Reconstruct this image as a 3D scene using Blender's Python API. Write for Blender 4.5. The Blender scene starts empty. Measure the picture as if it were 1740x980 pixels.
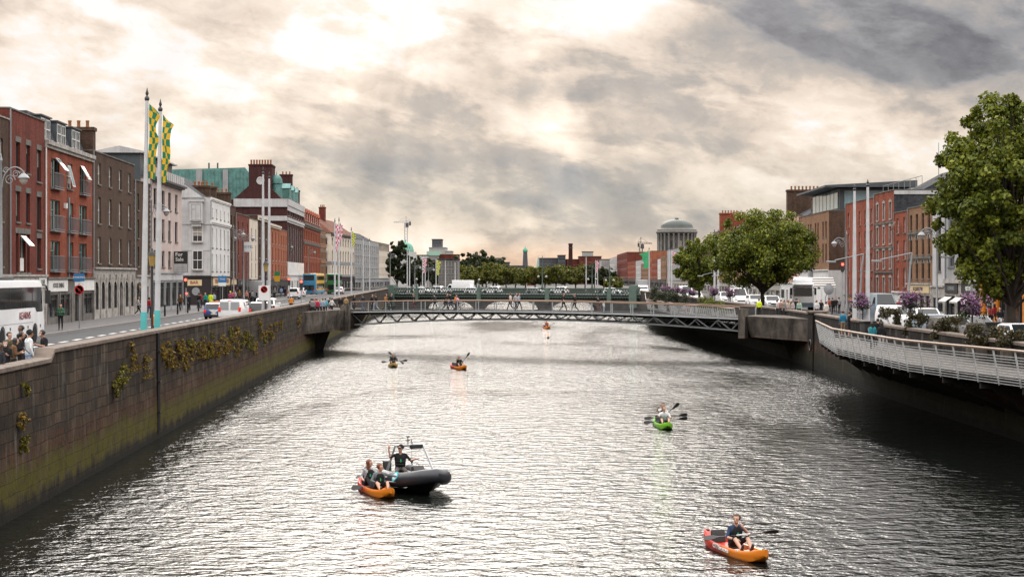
import bpy, bmesh, math, random
from mathutils import Vector, Matrix
import numpy as np
R = random.Random(7)
PI = math.pi
scene = bpy.context.scene
COL = scene.collection
F = 2740.0; CH = 7.5; HV = 470.0
def px(u, Y): return (u - 870) * Y / F
def zv(v, Y): return CH - (v - HV) * Y / F

# ---------------------------------------------------------------- camera
cam_d = bpy.data.cameras.new('camera'); cam = bpy.data.objects.new('camera', cam_d); COL.objects.link(cam)
cam.location = (0, 0, CH); cam.rotation_euler = (PI/2, 0, 0)
cam_d.sensor_width = 36; cam_d.lens = 36*F/1740; cam_d.shift_y = -20/1740
cam_d.clip_start = 0.5; cam_d.clip_end = 12000
scene.camera = cam
scene.view_settings.view_transform = 'Standard'; scene.view_settings.look = 'None'; scene.view_settings.exposure = 0
scene.render.engine = 'CYCLES'
scene.cycles.use_denoising = True
scene.cycles.max_bounces = 5; scene.cycles.diffuse_bounces = 2; scene.cycles.glossy_bounces = 3
scene.cycles.transmission_bounces = 2; scene.cycles.transparent_max_bounces = 4
scene.cycles.sample_clamp_indirect = 4.0; scene.cycles.caustics_reflective = False; scene.cycles.caustics_refractive = False

# ---------------------------------------------------------------- node helpers
class NT:
    def __init__(s, tree): s.t = tree
    def n(s, typ, **kw):
        nd = s.t.nodes.new(typ)
        for k, v in kw.items():
            if k.startswith('i_'): nd.inputs[k[2:].replace('_', ' ')].default_value = v
            else: setattr(nd, k, v)
        return nd
    def l(s, a, b): s.t.links.new(a, b)
    def m(s, op, a, b=None, c=None, clamp=False):
        nd = s.t.nodes.new('ShaderNodeMath'); nd.operation = op; nd.use_clamp = clamp
        for i, x in enumerate((a, b, c)):
            if x is None: continue
            if isinstance(x, (int, float)): nd.inputs[i].default_value = x
            else: s.l(x, nd.inputs[i])
        return nd.outputs[0]
    def mix(s, fac, a, b, typ='MIX'):
        nd = s.t.nodes.new('ShaderNodeMix'); nd.data_type = 'RGBA'; nd.blend_type = typ
        for k, x in ((0, fac), (6, a), (7, b)):
            if isinstance(x, (int, float)): nd.inputs[k].default_value = x
            elif isinstance(x, tuple): nd.inputs[k].default_value = (*x[:3], 1)
            else: s.l(x, nd.inputs[k])
        return nd.outputs[2]
    def noise(s, vec, scale, detail=4, rough=.55, dist=0.0):
        nd = s.n('ShaderNodeTexNoise'); nd.inputs['Scale'].default_value = scale
        nd.inputs['Detail'].default_value = detail; nd.inputs['Roughness'].default_value = rough
        nd.inputs['Distortion'].default_value = dist
        if vec is not None: s.l(vec, nd.inputs['Vector'])
        return nd.outputs[0]
    def ramp(s, fac, stops):
        nd = s.n('ShaderNodeValToRGB'); cr = nd.color_ramp
        while len(cr.elements) < len(stops): cr.elements.new(.5)
        for e, (p, c) in zip(cr.elements, stops): e.position = p; e.color = (*c[:3], 1) if isinstance(c, tuple) else (c, c, c, 1)
        s.l(fac, nd.inputs[0]); return nd.outputs[0]
    def comb(s, x, y, z):
        nd = s.n('ShaderNodeCombineXYZ')
        for i, v in enumerate((x, y, z)):
            if isinstance(v, (int, float)): nd.inputs[i].default_value = v
            else: s.l(v, nd.inputs[i])
        return nd.outputs[0]
def new_mat(name):
    m = bpy.data.materials.new(name); m.use_nodes = True
    t = NT(m.node_tree); b = m.node_tree.nodes['Principled BSDF']
    return m, t, b
MATS = {}
def mat(name, col, rough=.7, metal=0.0, var=.18, scale=3.0, bump=0.0, emit=None, coat=0.0):
    """plain surface with soft dirt variation"""
    if name in MATS: return MATS[name]
    m, t, b = new_mat(name)
    b.inputs['Roughness'].default_value = rough; b.inputs['Metallic'].default_value = metal
    b.inputs['Coat Weight'].default_value = coat
    if rough > .65: b.inputs['Specular IOR Level'].default_value = .2
    tc = t.n('ShaderNodeTexCoord').outputs['Object']
    nz = t.noise(tc, scale, 5, .6)
    f = t.ramp(nz, [(.3, 1 - var), (.7, 1 + var*.5)])
    t.l(t.mix(1.0, col, f, 'MULTIPLY'), b.inputs['Base Color'])
    if bump:
        bp = t.n('ShaderNodeBump', i_Strength=bump, i_Distance=.02); t.l(nz, bp.inputs['Height']); t.l(bp.outputs[0], b.inputs['Normal'])
    if emit: b.inputs['Emission Color'].default_value = (*emit[:3], 1); b.inputs['Emission Strength'].default_value = emit[3]
    MATS[name] = m; return m
def brick(name, c1, c2, mortar, bw=.225, bh=.075, ms=.012, grime=.35, rough=.85):
    if name in MATS: return MATS[name]
    m, t, b = new_mat(name); b.inputs['Roughness'].default_value = rough; b.inputs['Specular IOR Level'].default_value = .12
    tc = t.n('ShaderNodeTexCoord').outputs['Object']
    sp = t.n('ShaderNodeSeparateXYZ'); t.l(tc, sp.inputs[0])
    v = t.comb(t.m('ADD', sp.outputs[0], sp.outputs[1]), sp.outputs[2], 0.0)
    bt = t.n('ShaderNodeTexBrick'); t.l(v, bt.inputs['Vector'])
    bt.inputs['Color1'].default_value = (*c1, 1); bt.inputs['Color2'].default_value = (*c2, 1); bt.inputs['Mortar'].default_value = (*mortar, 1)
    bt.inputs['Scale'].default_value = 1; bt.inputs['Mortar Size'].default_value = ms; bt.inputs['Brick Width'].default_value = bw; bt.inputs['Row Height'].default_value = bh
    bt.inputs['Bias'].default_value = -.1
    g1 = t.noise(tc, .35, 5, .6); g2 = t.noise(tc, 2.6, 4, .65)
    st = t.noise(t.comb(t.m('MULTIPLY', t.m('ADD', sp.outputs[0], sp.outputs[1]), 2.2), t.m('MULTIPLY', sp.outputs[2], .18), 0.0), 1.0, 4, .6)
    g = t.m('MULTIPLY', t.m('ADD', t.m('ADD', g1, g2), st), .333)
    f = t.ramp(g, [(.36, 1 - grime*1.3), (.52, 1.0), (.66, 1 + grime*.6)])
    t.l(t.mix(1.0, bt.outputs[0], f, 'MULTIPLY'), b.inputs['Base Color'])
    bp = t.n('ShaderNodeBump', i_Strength=.5, i_Distance=.02); t.l(bt.outputs[1], bp.inputs['Height']); bp.invert = True; t.l(bp.outputs[0], b.inputs['Normal'])
    MATS[name] = m; return m
def render_wall(name, col, dirt=(.12, .1, .09), amt=.35):
    if name in MATS: return MATS[name]
    m, t, b = new_mat(name); b.inputs['Roughness'].default_value = .8; b.inputs['Specular IOR Level'].default_value = .15
    tc = t.n('ShaderNodeTexCoord').outputs['Object']
    sp = t.n('ShaderNodeSeparateXYZ'); t.l(tc, sp.inputs[0])
    h = t.m('ADD', sp.outputs[0], sp.outputs[1])
    st = t.noise(t.comb(t.m('MULTIPLY', h, 3), t.m('MULTIPLY', sp.outputs[2], .15), 0.0), 1.0, 5, .65)
    g = t.noise(tc, .6, 5, .6)
    f = t.ramp(t.m('MULTIPLY', t.m('ADD', st, g), .5), [(.42, 0.0), (.62, amt)])
    t.l(t.mix(f, col, dirt), b.inputs['Base Color'])
    MATS[name] = m; return m

# ---------------------------------------------------------------- mesh builder
class MB:
    def __init__(s): s.v = []; s.f = []; s.m = []
    def add(s, vs, fs, m=0):
        k = len(s.v); s.v += [tuple(x) for x in vs]
        for f in fs: s.f.append(tuple(k + i for i in f)); s.m.append(m)
        return s
    def quad(s, a, b, c, d, m=0): return s.add((a, b, c, d), ((0, 1, 2, 3),), m)
    def box(s, x0, x1, y0, y1, z0, z1, m=0):
        return s.add([(x0,y0,z0),(x1,y0,z0),(x1,y1,z0),(x0,y1,z0),(x0,y0,z1),(x1,y0,z1),(x1,y1,z1),(x0,y1,z1)],
                     [(0,3,2,1),(4,5,6,7),(0,1,5,4),(1,2,6,5),(2,3,7,6),(3,0,4,7)], m)
    def cbox(s, c, sz, m=0, rz=0.0, mat4=None):
        x, y, z = (q*.5 for q in sz); k = len(s.v)
        s.box(-x, x, -y, y, -z, z, m)
        M = mat4 if mat4 is not None else Matrix.Translation(c) @ Matrix.Rotation(rz, 4, 'Z')
        for i in range(k, len(s.v)): s.v[i] = tuple(M @ Vector(s.v[i]))
        return s
    def tube(s, p, q, r0, r1=None, n=8, m=0, cap=True):
        r1 = r0 if r1 is None else r1
        p, q = Vector(p), Vector(q); d = (q - p)
        if d.length < 1e-6: return s
        d.normalize(); a = d.orthogonal().normalized(); b = d.cross(a); k = []
        for (c, r) in ((p, r0), (q, r1)):
            k += [c + a*(r*math.cos(2*PI*i/n)) + b*(r*math.sin(2*PI*i/n)) for i in range(n)]
        fs = [(i, (i+1) % n, n + (i+1) % n, n + i) for i in range(n)]
        if cap: fs += [tuple(range(n-1, -1, -1)), tuple(range(n, 2*n))]
        return s.add(k, fs, m)
    def bar(s, p, q, w, h, m=0, up=(0, 0, 1)):
        p, q = Vector(p), Vector(q); d = (q - p).normalized(); sd = d.cross(Vector(up))
        if sd.length < 1e-4: sd = Vector((1, 0, 0))
        sd.normalize(); u = sd.cross(d); k = []
        for c in (p, q):
            for (i, j) in ((-1,-1),(1,-1),(1,1),(-1,1)): k.append(c + sd*(i*w/2) + u*(j*h/2))
        return s.add(k, [(3,2,1,0),(4,5,6,7),(0,1,5,4),(1,2,6,5),(2,3,7,6),(3,0,4,7)], m)
    def path(s, pts, r, n=6, m=0):
        """swept tube; r may be a list"""
        pts = [Vector(p) for p in pts]; N = len(pts); rs = r if isinstance(r, (list, tuple)) else [r]*N
        prev = None; k = []
        for i, p in enumerate(pts):
            d = (pts[min(i+1, N-1)] - pts[max(i-1, 0)]).normalized()
            a = d.orthogonal().normalized() if prev is None else (prev - d*prev.dot(d)).normalized()
            prev = a; b = d.cross(a)
            k += [p + a*(rs[i]*math.cos(2*PI*j/n)) + b*(rs[i]*math.sin(2*PI*j/n)) for j in range(n)]
        fs = [(i*n+j, i*n+(j+1) % n, (i+1)*n+(j+1) % n, (i+1)*n+j) for i in range(N-1) for j in range(n)]
        fs += [tuple(range(n-1, -1, -1)), tuple(range((N-1)*n, N*n))]
        return s.add(k, fs, m)
    def lathe(s, prof, n=16, c=(0, 0, 0), m=0, a0=0.0):
        k = [(c[0]+r*math.cos(a0+2*PI*j/n), c[1]+r*math.sin(a0+2*PI*j/n), c[2]+z) for r, z in prof for j in range(n)]
        N = len(prof)
        fs = [(i*n+j, i*n+(j+1) % n, (i+1)*n+(j+1) % n, (i+1)*n+j) for i in range(N-1) for j in range(n)]
        if prof[0][0] > 1e-4: fs.append(tuple(range(n-1, -1, -1)))
        if prof[-1][0] > 1e-4: fs.append(tuple(range((N-1)*n, N*n)))
        return s.add(k, fs, m)
    def loft(s, rings, m=0, close=True, cap=True):
        n = len(rings[0]); k = [p for r in rings for p in r]; N = len(rings); fs = []
        for i in range(N-1):
            for j in range(n if close else n-1): fs.append((i*n+j, i*n+(j+1) % n, (i+1)*n+(j+1) % n, (i+1)*n+j))
        if cap: fs += [tuple(range(n-1, -1, -1)), tuple(range((N-1)*n, N*n))]
        return s.add(k, fs, m)
    def prism(s, poly, h0, h1, axis='y', m=0):
        """polygon in the two other axes, extruded along axis"""
        def P(a, b, h): return (a, h, b) if axis == 'y' else ((h, a, b) if axis == 'x' else (a, b, h))
        n = len(poly); k = [P(a, b, h0) for a, b in poly] + [P(a, b, h1) for a, b in poly]
        fs = [tuple(range(n)), tuple(range(2*n-1, n-1, -1))] + [(i, n+i, n+(i+1) % n, (i+1) % n) for i in range(n)]
        return s.add(k, fs, m)
    def sphere(s, c, r, n=10, m=0, sc=(1, 1, 1)):
        prof = [(r*math.sin(PI*i/(n//2)), -r*math.cos(PI*i/(n//2))) for i in range(n//2+1)]
        k = len(s.v); s.lathe([(max(a, 1e-5), b) for a, b in prof], n, (0, 0, 0), m)
        for i in range(k, len(s.v)):
            v = s.v[i]; s.v[i] = (c[0]+v[0]*sc[0], c[1]+v[1]*sc[1], c[2]+v[2]*sc[2])
        return s
    def mesh(s, name, mats, smooth=None, bevel=0.0):
        me = bpy.data.meshes.new(name); me.from_pydata(s.v, [], s.f)
        for x in (mats if isinstance(mats, (list, tuple)) else [mats]): me.materials.append(x)
        if s.m and max(s.m) > 0: me.polygons.foreach_set('material_index', s.m)
        bm = bmesh.new(); bm.from_mesh(me)
        if len(bm.verts) < 60000:
            bmesh.ops.remove_doubles(bm, verts=bm.verts, dist=1e-5)
        bmesh.ops.recalc_face_normals(bm, faces=bm.faces)
        if bevel: bmesh.ops.bevel(bm, geom=[e for e in bm.edges if len(e.link_faces) == 2 and e.calc_face_angle() > .45], offset=bevel, segments=2, profile=.6, affect='EDGES', clamp_overlap=True)
        bm.to_mesh(me); bm.free()
        if smooth is not None:
            me.shade_smooth(); me.set_sharp_from_angle(angle=math.radians(smooth))
        me.update(); return me
    def build(s, name, mats, parent=None, smooth=None, loc=None, rz=0.0, bevel=0.0):
        return ob(name, s.mesh(name, mats, smooth, bevel), parent, loc, rz)
def ob(name, me, parent=None, loc=None, rz=0.0):
    o = bpy.data.objects.new(name, me); COL.objects.link(o)
    if parent is not None: o.parent = parent
    if loc is not None: o.location = loc
    if rz: o.rotation_euler = (0, 0, rz)
    return o
def tag(o, label, cat, group=None, kind=None):
    o['label'] = label; o['category'] = cat
    if group: o['group'] = group
    if kind: o['kind'] = kind
    return o
def thing(name, label, cat, loc=(0, 0, 0), rz=0.0, group=None):
    o = bpy.data.objects.new(name, None); COL.objects.link(o); o.empty_display_size = .3
    o.location = loc; o.rotation_euler = (0, 0, rz)
    return tag(o, label, cat, group)
def struct(name, mb, mats, smooth=None):
    o = mb.build(name, mats, None, smooth); o['kind'] = 'structure'; return o
def clone(root, loc=None, rz=None, label=None, group=None, scale=None):
    r = root.copy(); COL.objects.link(r)
    if loc is not None: r.location = loc
    if rz is not None: r.rotation_euler = (0, 0, rz)
    if scale is not None: r.scale = (scale,)*3 if isinstance(scale, (int, float)) else scale
    if label: r['label'] = label
    if group: r['group'] = group
    def rec(src, dst):
        for ch in list(src.children):
            c = ch.copy(); COL.objects.link(c); c.parent = dst; rec(ch, c)
    rec(root, r); return r
_tc = {}
def text_mesh(s, size, mats, depth=.004, bold=0.0):
    k = (s, size, depth, bold)
    if k in _tc: return _tc[k]
    cu = bpy.data.curves.new('lettering', 'FONT'); cu.body = s; cu.size = size; cu.extrude = depth; cu.offset = bold
    cu.align_x = 'CENTER'; cu.align_y = 'CENTER'; cu.resolution_u = 2
    o = bpy.data.objects.new('lettering', cu); COL.objects.link(o)
    dg = bpy.context.evaluated_depsgraph_get(); me = bpy.data.meshes.new_from_object(o.evaluated_get(dg))
    bpy.data.objects.remove(o); me.materials.clear(); me.materials.append(mats); _tc[k] = me; return me
def lettering(s, size, m, parent, loc, rot=(PI/2, 0, 0), bold=0.0, sx=1.0):
    o = ob('lettering', text_mesh(s, size, m, .006, bold), parent, loc); o.rotation_euler = rot; o.scale = (sx, 1, 1); return o

# ---------------------------------------------------------------- world: cloudy late-afternoon sky
SUN_AZ, SUN_EL = math.radians(-3.0), math.radians(24.0)     # azimuth from +Y towards +X
w = bpy.data.worlds.new('World'); scene.world = w; w.use_nodes = True
wt = NT(w.node_tree); w.node_tree.nodes.clear()
out = wt.n('ShaderNodeOutputWorld')
sky = wt.n('ShaderNodeTexSky'); sky.sky_type = 'NISHITA'; sky.sun_disc = False
sky.sun_elevation = SUN_EL; sky.sun_rotation = SUN_AZ; sky.dust_density = 1.0
bg1 = wt.n('ShaderNodeBackground'); bg1.inputs[1].default_value = .05; wt.l(sky.outputs[0], bg1.inputs[0])
gen = wt.n('ShaderNodeTexCoord').outputs['Generated']
sep = wt.n('ShaderNodeSeparateXYZ'); wt.l(gen, sep.inputs[0]); DX, DY, DZ = sep.outputs
az = wt.m('ARCTAN2', DX, DY); el = wt.m('ARCSINE', DZ)
def gauss(u, v, su, sv, a):
    da = wt.m('DIVIDE', wt.m('SUBTRACT', az, (u-870)/F), su/F*1.4); de = wt.m('DIVIDE', wt.m('SUBTRACT', el, (HV-v)/F), sv/F*1.4)
    q = wt.m('ADD', wt.m('MULTIPLY', da, da), wt.m('MULTIPLY', de, de))
    return wt.m('MULTIPLY', wt.m('EXPONENT', wt.m('MULTIPLY', q, -1.0)), a)
den = wt.m('ADD', wt.m('MAXIMUM', DZ, 0.0), .16)
pv = wt.comb(wt.m('DIVIDE', DX, den), wt.m('DIVIDE', DY, den), 0.0)
def cl(a, b, off, det=7, rough=.55, dist=.15, tilt=0.0):
    y = wt.m('ADD', wt.m('MULTIPLY', el, b), wt.m('MULTIPLY', az, tilt))
    return wt.m('SUBTRACT', wt.noise(wt.comb(wt.m('MULTIPLY', az, a), y, off), 1.0, det, rough, dist), .5)
def soft(nz, lo, hi_, amt):
    mr = wt.n('ShaderNodeMapRange', interpolation_type='SMOOTHSTEP'); wt.l(nz, mr.inputs[0]); mr.inputs[1].default_value = lo; mr.inputs[2].default_value = hi_; mr.inputs[3].default_value = -amt; mr.inputs[4].default_value = amt
    return mr.outputs[0]
D = wt.m('MULTIPLY', cl(5.5, 15, 3.0, 6, .5, .1, 1.5), .75)                 # broad banks of cloud, sloping down to the right
D = wt.m('ADD', D, soft(cl(9, 22, 21.0, 8, .54, .2, 3), -.05, .055, .115))      # heaped edges
D = wt.m('ADD', D, wt.m('MULTIPLY', cl(26, 46, 31.0, 9, .64, .3, 6), .56))       # ragged detail
D = wt.m('ADD', D, soft(cl(42, 70, 51.0, 7, .6, .3, 8), -.06, .07, .032))
D = wt.m("ADD", D, .318)
for g in [(1690, 30, 330, 105, .29), (1400, -5, 220, 90, .17), (790, 165, 170, 52, .13), (1090, 255, 180, 46, .20), (1200, 150, 170, 55, .14),
          (900, 338, 560, 52, .24), (400, 60, 75, 38, .24), (630, 285, 140, 40, .12), (480, 210, 120, 36, .11), (1660, 150, 160, 50, .2),
          (530, 40, 170, 95, -.28), (1040, 15, 70, 40, -.45), (960, 225, 170, 36, -.24), (1420, 235, 150, 60, -.22), (1270, 322, 100, 28, -.2),
          (150, 130, 300, 170, -.12), (860, 430, 700, 22, -.14), (740, 120, 60, 60, -.1), (300, 240, 330, 90, -.08)]:
    D = wt.m('ADD', D, gauss(*g))
# clouds: bright -> cream -> grey -> slate
ccol = wt.ramp(D, [(0.0, (1.0, .975, .96)), (.13, (.98, .85, .735)), (.33, (.78, .655, .555)), (.50, (.51, .455, .415)), (.72, (.33, .325, .34)), (1.0, (.15, .148, .172))])
cool = wt.m('MULTIPLY', wt.m('EXPONENT', wt.m('MULTIPLY', wt.m('POWER', wt.m('DIVIDE', wt.m('SUBTRACT', el, .045), .03), 2.0), -1.0)), .55)
ccol = wt.mix(cool, ccol, wt.mix(1.0, ccol, (.88, .98, 1.02), 'MULTIPLY'))
warm = wt.m('EXPONENT', wt.m('MULTIPLY', wt.m('POWER', wt.m('DIVIDE', wt.m('SUBTRACT', el, .008), .011), 2.0), -1.0))
ccol = wt.mix(wt.m('MULTIPLY', warm, .7), ccol, wt.mix(1.0, ccol, (1.15, .90, .74), 'MULTIPLY'))
# shafts of light fanning out below the hidden sun
th = wt.m('ARCTAN2', wt.m('SUBTRACT', az, math.radians(-1.5)), wt.m('SUBTRACT', .34, el))
ray = wt.noise(wt.comb(wt.m('MULTIPLY', th, 7.5), 0.0, 0.0), 1.0, 2, .5)
rmask = wt.m('MULTIPLY', gauss(790, 290, 430, 170, 1.0), wt.m('SUBTRACT', ray, .42))
ccol = wt.mix(1.0, ccol, wt.comb(wt.m('ADD', 1.0, wt.m('MULTIPLY', rmask, 1.35)), wt.m('ADD', 1.0, wt.m('MULTIPLY', rmask, 1.3)), wt.m('ADD', 1.0, wt.m('MULTIPLY', rmask, 1.2))), 'MULTIPLY')
# brightness: veiled sun glow above the frame, bright cloud overhead
ga = wt.m('DIVIDE', wt.m('SUBTRACT', az, SUN_AZ), .62); ge = wt.m('DIVIDE', wt.m('SUBTRACT', el, .52), .19)
glow = wt.m('EXPONENT', wt.m('MULTIPLY', wt.m('ADD', wt.m('MULTIPLY', ga, ga), wt.m('MULTIPLY', ge, ge)), -1.0))
up = wt.n('ShaderNodeMapRange', interpolation_type='SMOOTHSTEP'); wt.l(el, up.inputs[0]); up.inputs[1].default_value = .18; up.inputs[2].default_value = .62; up.inputs[3].default_value = 1.0; up.inputs[4].default_value = 3.9
stren = wt.m('ADD', up.outputs[0], wt.m('MULTIPLY', glow, 1.5))
hi = wt.n('ShaderNodeMapRange', interpolation_type='SMOOTHSTEP'); wt.l(el, hi.inputs[0]); hi.inputs[1].default_value = .175; hi.inputs[2].default_value = .36; hi.inputs[3].default_value = 0.0; hi.inputs[4].default_value = .8
ccol = wt.mix(hi.outputs[0], ccol, (.92, .905, .90))
bg2 = wt.n('ShaderNodeBackground'); wt.l(ccol, bg2.inputs[0]); wt.l(stren, bg2.inputs[1])
mx = wt.n('ShaderNodeMixShader'); mx.inputs[0].default_value = .93; wt.l(bg1.outputs[0], mx.inputs[1]); wt.l(bg2.outputs[0], mx.inputs[2])
wt.l(mx.outputs[0], out.inputs[0])
w.cycles.sampling_method = 'MANUAL'; w.cycles.sample_map_resolution = 1024
sd = bpy.data.lights.new('sun', 'SUN'); sd.energy = 1.0; sd.angle = math.radians(24); sd.color = (1, .93, .84)
so = bpy.data.objects.new('sun', sd); COL.objects.link(so)
sv_ = Vector((math.sin(SUN_AZ)*math.cos(SUN_EL), math.cos(SUN_AZ)*math.cos(SUN_EL), math.sin(SUN_EL)))
so.rotation_euler = (-sv_).to_track_quat('-Z', 'Y').to_euler(); so.location = (0, 50, 60)
# ================================================================ THE SETTING
ZL, ZR = 3.8, 3.5
def XL(Y):
    if Y <= 380: return -13.55 - .0398*Y
    return -28.7 + (Y-380)*.02
def XR(Y):
    P = [(0, 23), (100, 23.3), (140, 25), (345, 27.3), (700, 26)]
    for (a, b), (c, d) in zip(P, P[1:]):
        if Y <= c: return b + (d-b)*(Y-a)/(c-a)
    return P[-1][1]
def XFL(Y): return -29.5 - .042*Y if Y <= 392 else -45.96 + (Y-392)*.038
def XFR(Y): return 37.6 + .02*Y
def YFL(u): return 80830/(755-u)
def YFR(u): return 103024/(u-925)
YS = [-40, 0, 30, 55, 70, 90, 110, 130, 150, 175, 200, 240, 280, 320, 345, 380, 440, 520]

# ---- water
m_water, t, b = new_mat('river_water')
b.inputs['Base Color'].default_value = (.0045, .0055, .0045, 1); b.inputs['Roughness'].default_value = .035
b.inputs['IOR'].default_value = 1.333; b.inputs['Specular IOR Level'].default_value = .5
geo = t.n('ShaderNodeNewGeometry').outputs['Position']
sp = t.n('ShaderNodeSeparateXYZ'); t.l(geo, sp.inputs[0])
def wv(sx, sy, sc, det, dist=0.0, rough=.55):
    return t.noise(t.comb(t.m('MULTIPLY', sp.outputs[0], sx), t.m('MULTIPLY', sp.outputs[1], sy), 0.0), sc, det, rough, dist)
h1 = wv(.85, 1.0, 3.6, 3, .2)            # ripples, about 0.4 m, crests lying across the river
h2 = wv(.75, 1.0, 1.5, 3, .4)             # longer wavelets
h3 = wv(.6, 1.0, 10.0, 2)                 # fine chop
patch = t.ramp(wv(.8, .30, .075, 5, .6), [(.36, .42), (.5, .9), (.64, 1.2)])     # calmer and rougher patches
hh = t.m('ADD', t.m('ADD', t.m('MULTIPLY', h1, .048), t.m('MULTIPLY', h2, .145)), t.m('MULTIPLY', h3, .012))
bp = t.n('ShaderNodeBump', i_Strength=1.0, i_Distance=1.0); t.l(t.m('MULTIPLY', hh, patch), bp.inputs['Height']); t.l(bp.outputs[0], b.inputs['Normal'])
mb = MB(); mb.quad((-4000, -300, 0), (4000, -300, 0), (4000, 6000, 0), (-4000, 6000, 0)); struct('river_water', mb, m_water)

# ---- ground, roads, pavements
m_ground = mat('city_ground', (.10, .095, .09), .9, scale=.2)
m_road = mat('asphalt', (.048, .050, .055), .8, var=.3, scale=1.2, bump=.15)
m_pave = mat('paving', (.12, .115, .115), .8, var=.25, scale=1.5)
m_kerb = mat('granite_kerb', (.2, .19, .185), .8, scale=4)
m_line = mat('road_paint', (.62, .62, .60), .7, var=.4, scale=6)
mb = MB()
mb.add([(XL(y)-.3, y, ZL-.05) for y in YS] + [(-4000, y, ZL-.05) for y in YS], [(i, i+1, len(YS)+i+1, len(YS)+i) for i in range(len(YS)-1)])
mb.add([(XR(y)+.3, y, ZR-.05) for y in YS] + [(4000, y, ZR-.05) for y in YS], [(i, i+1, len(YS)+i+1, len(YS)+i) for i in range(len(YS)-1)])
mb.quad((-4000, 520.2, 3.5), (4000, 520.2, 3.5), (4000, 9000, 3.5), (-4000, 9000, 3.5)); mb.quad((-60, 520.2, 3.5), (60, 520.2, 3.5), (60, 520.2, -1), (-60, 520.2, -1))
struct('ground', mb, m_ground)
def strip(name, f0, f1, z, m, ys, z0=None):
    mb = MB(); n = len(ys)
    mb.add([(f0(y), y, z) for y in ys] + [(f1(y), y, z) for y in ys], [(i, i+1, n+i+1, n+i) for i in range(n-1)])
    if z0 is not None:
        for f in (f0, f1): mb.add([(f(y), y, z) for y in ys] + [(f(y), y, z0) for y in ys], [(i, i+1, n+i+1, n+i) for i in range(n-1)])
    return struct(name, mb, m)
YL = [-40, 0, 30, 55, 90, 130, 175, 240, 300, 345, 380]
KL = lambda y: XFL(y) + 4.7
strip('road', lambda y: XL(y)-.5, KL, ZL, m_road, YL)
strip('pavement', lambda y: KL(y)-.25, lambda y: XFL(y)-4, ZL+.13, m_pave, YL, ZL-.05)
strip('kerb', KL, lambda y: KL(y)-.25, ZL+.135, m_kerb, YL, ZL-.05)
strip('pavement', lambda y: XL(y)-.45, lambda y: XL(y)-2.2, ZL+.12, m_pave, YL, ZL-.05)
KR = lambda y: XFR(y) - 4.2
strip('road', lambda y: XR(y)+3.2, KR, ZR, m_road, YL)
strip('pavement', lambda y: KR(y)+.25, lambda y: XFR(y)+4, ZR+.13, m_pave, YL, ZR-.05)
strip('kerb', KR, lambda y: KR(y)+.25, ZR+.135, m_kerb, YL, ZR-.05)
strip('pavement', lambda y: XR(y)+.45, lambda y: XR(y)+3.2, ZR+.12, m_pave, YL, ZR-.05)
mb = MB()                                   # painted lines: broken lane line on the left quay, a solid one by the far lights
y = 60
while y < 250:
    x = XFL(y) + 7.9; x2 = XFL(y+1.8) + 7.9
    mb.quad((x-.14, y, ZL+.005), (x+.14, y, ZL+.005), (x2+.14, y+1.8, ZL+.005), (x2-.14, y+1.8, ZL+.005)); y += 3.4
for y0 in (176, 179.5):
    for k in range(9): mb.quad((XFL(y0)+5.2+k*.9, y0, ZL+.005), (XFL(y0)+5.7+k*.9, y0, ZL+.005), (XFL(y0)+5.7+k*.9, y0+.35, ZL+.005), (XFL(y0)+5.2+k*.9, y0+.35, ZL+.005))
mb.quad((XL(185)-6.1, 185, ZL+.005), (XL(185)-5.9, 185, ZL+.005), (XL(330)-5.9, 330, ZL+.005), (XL(330)-6.1, 330, ZL+.005))
y = 60
while y < 330:
    x = XR(y) + 6.6; mb.quad((x-.1, y, ZR+.005), (x+.1, y, ZR+.005), (x+.1, y+2, ZR+.005), (x-.1, y+2, ZR+.005)); y += 5
struct('road_marking', mb, m_line)

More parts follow.
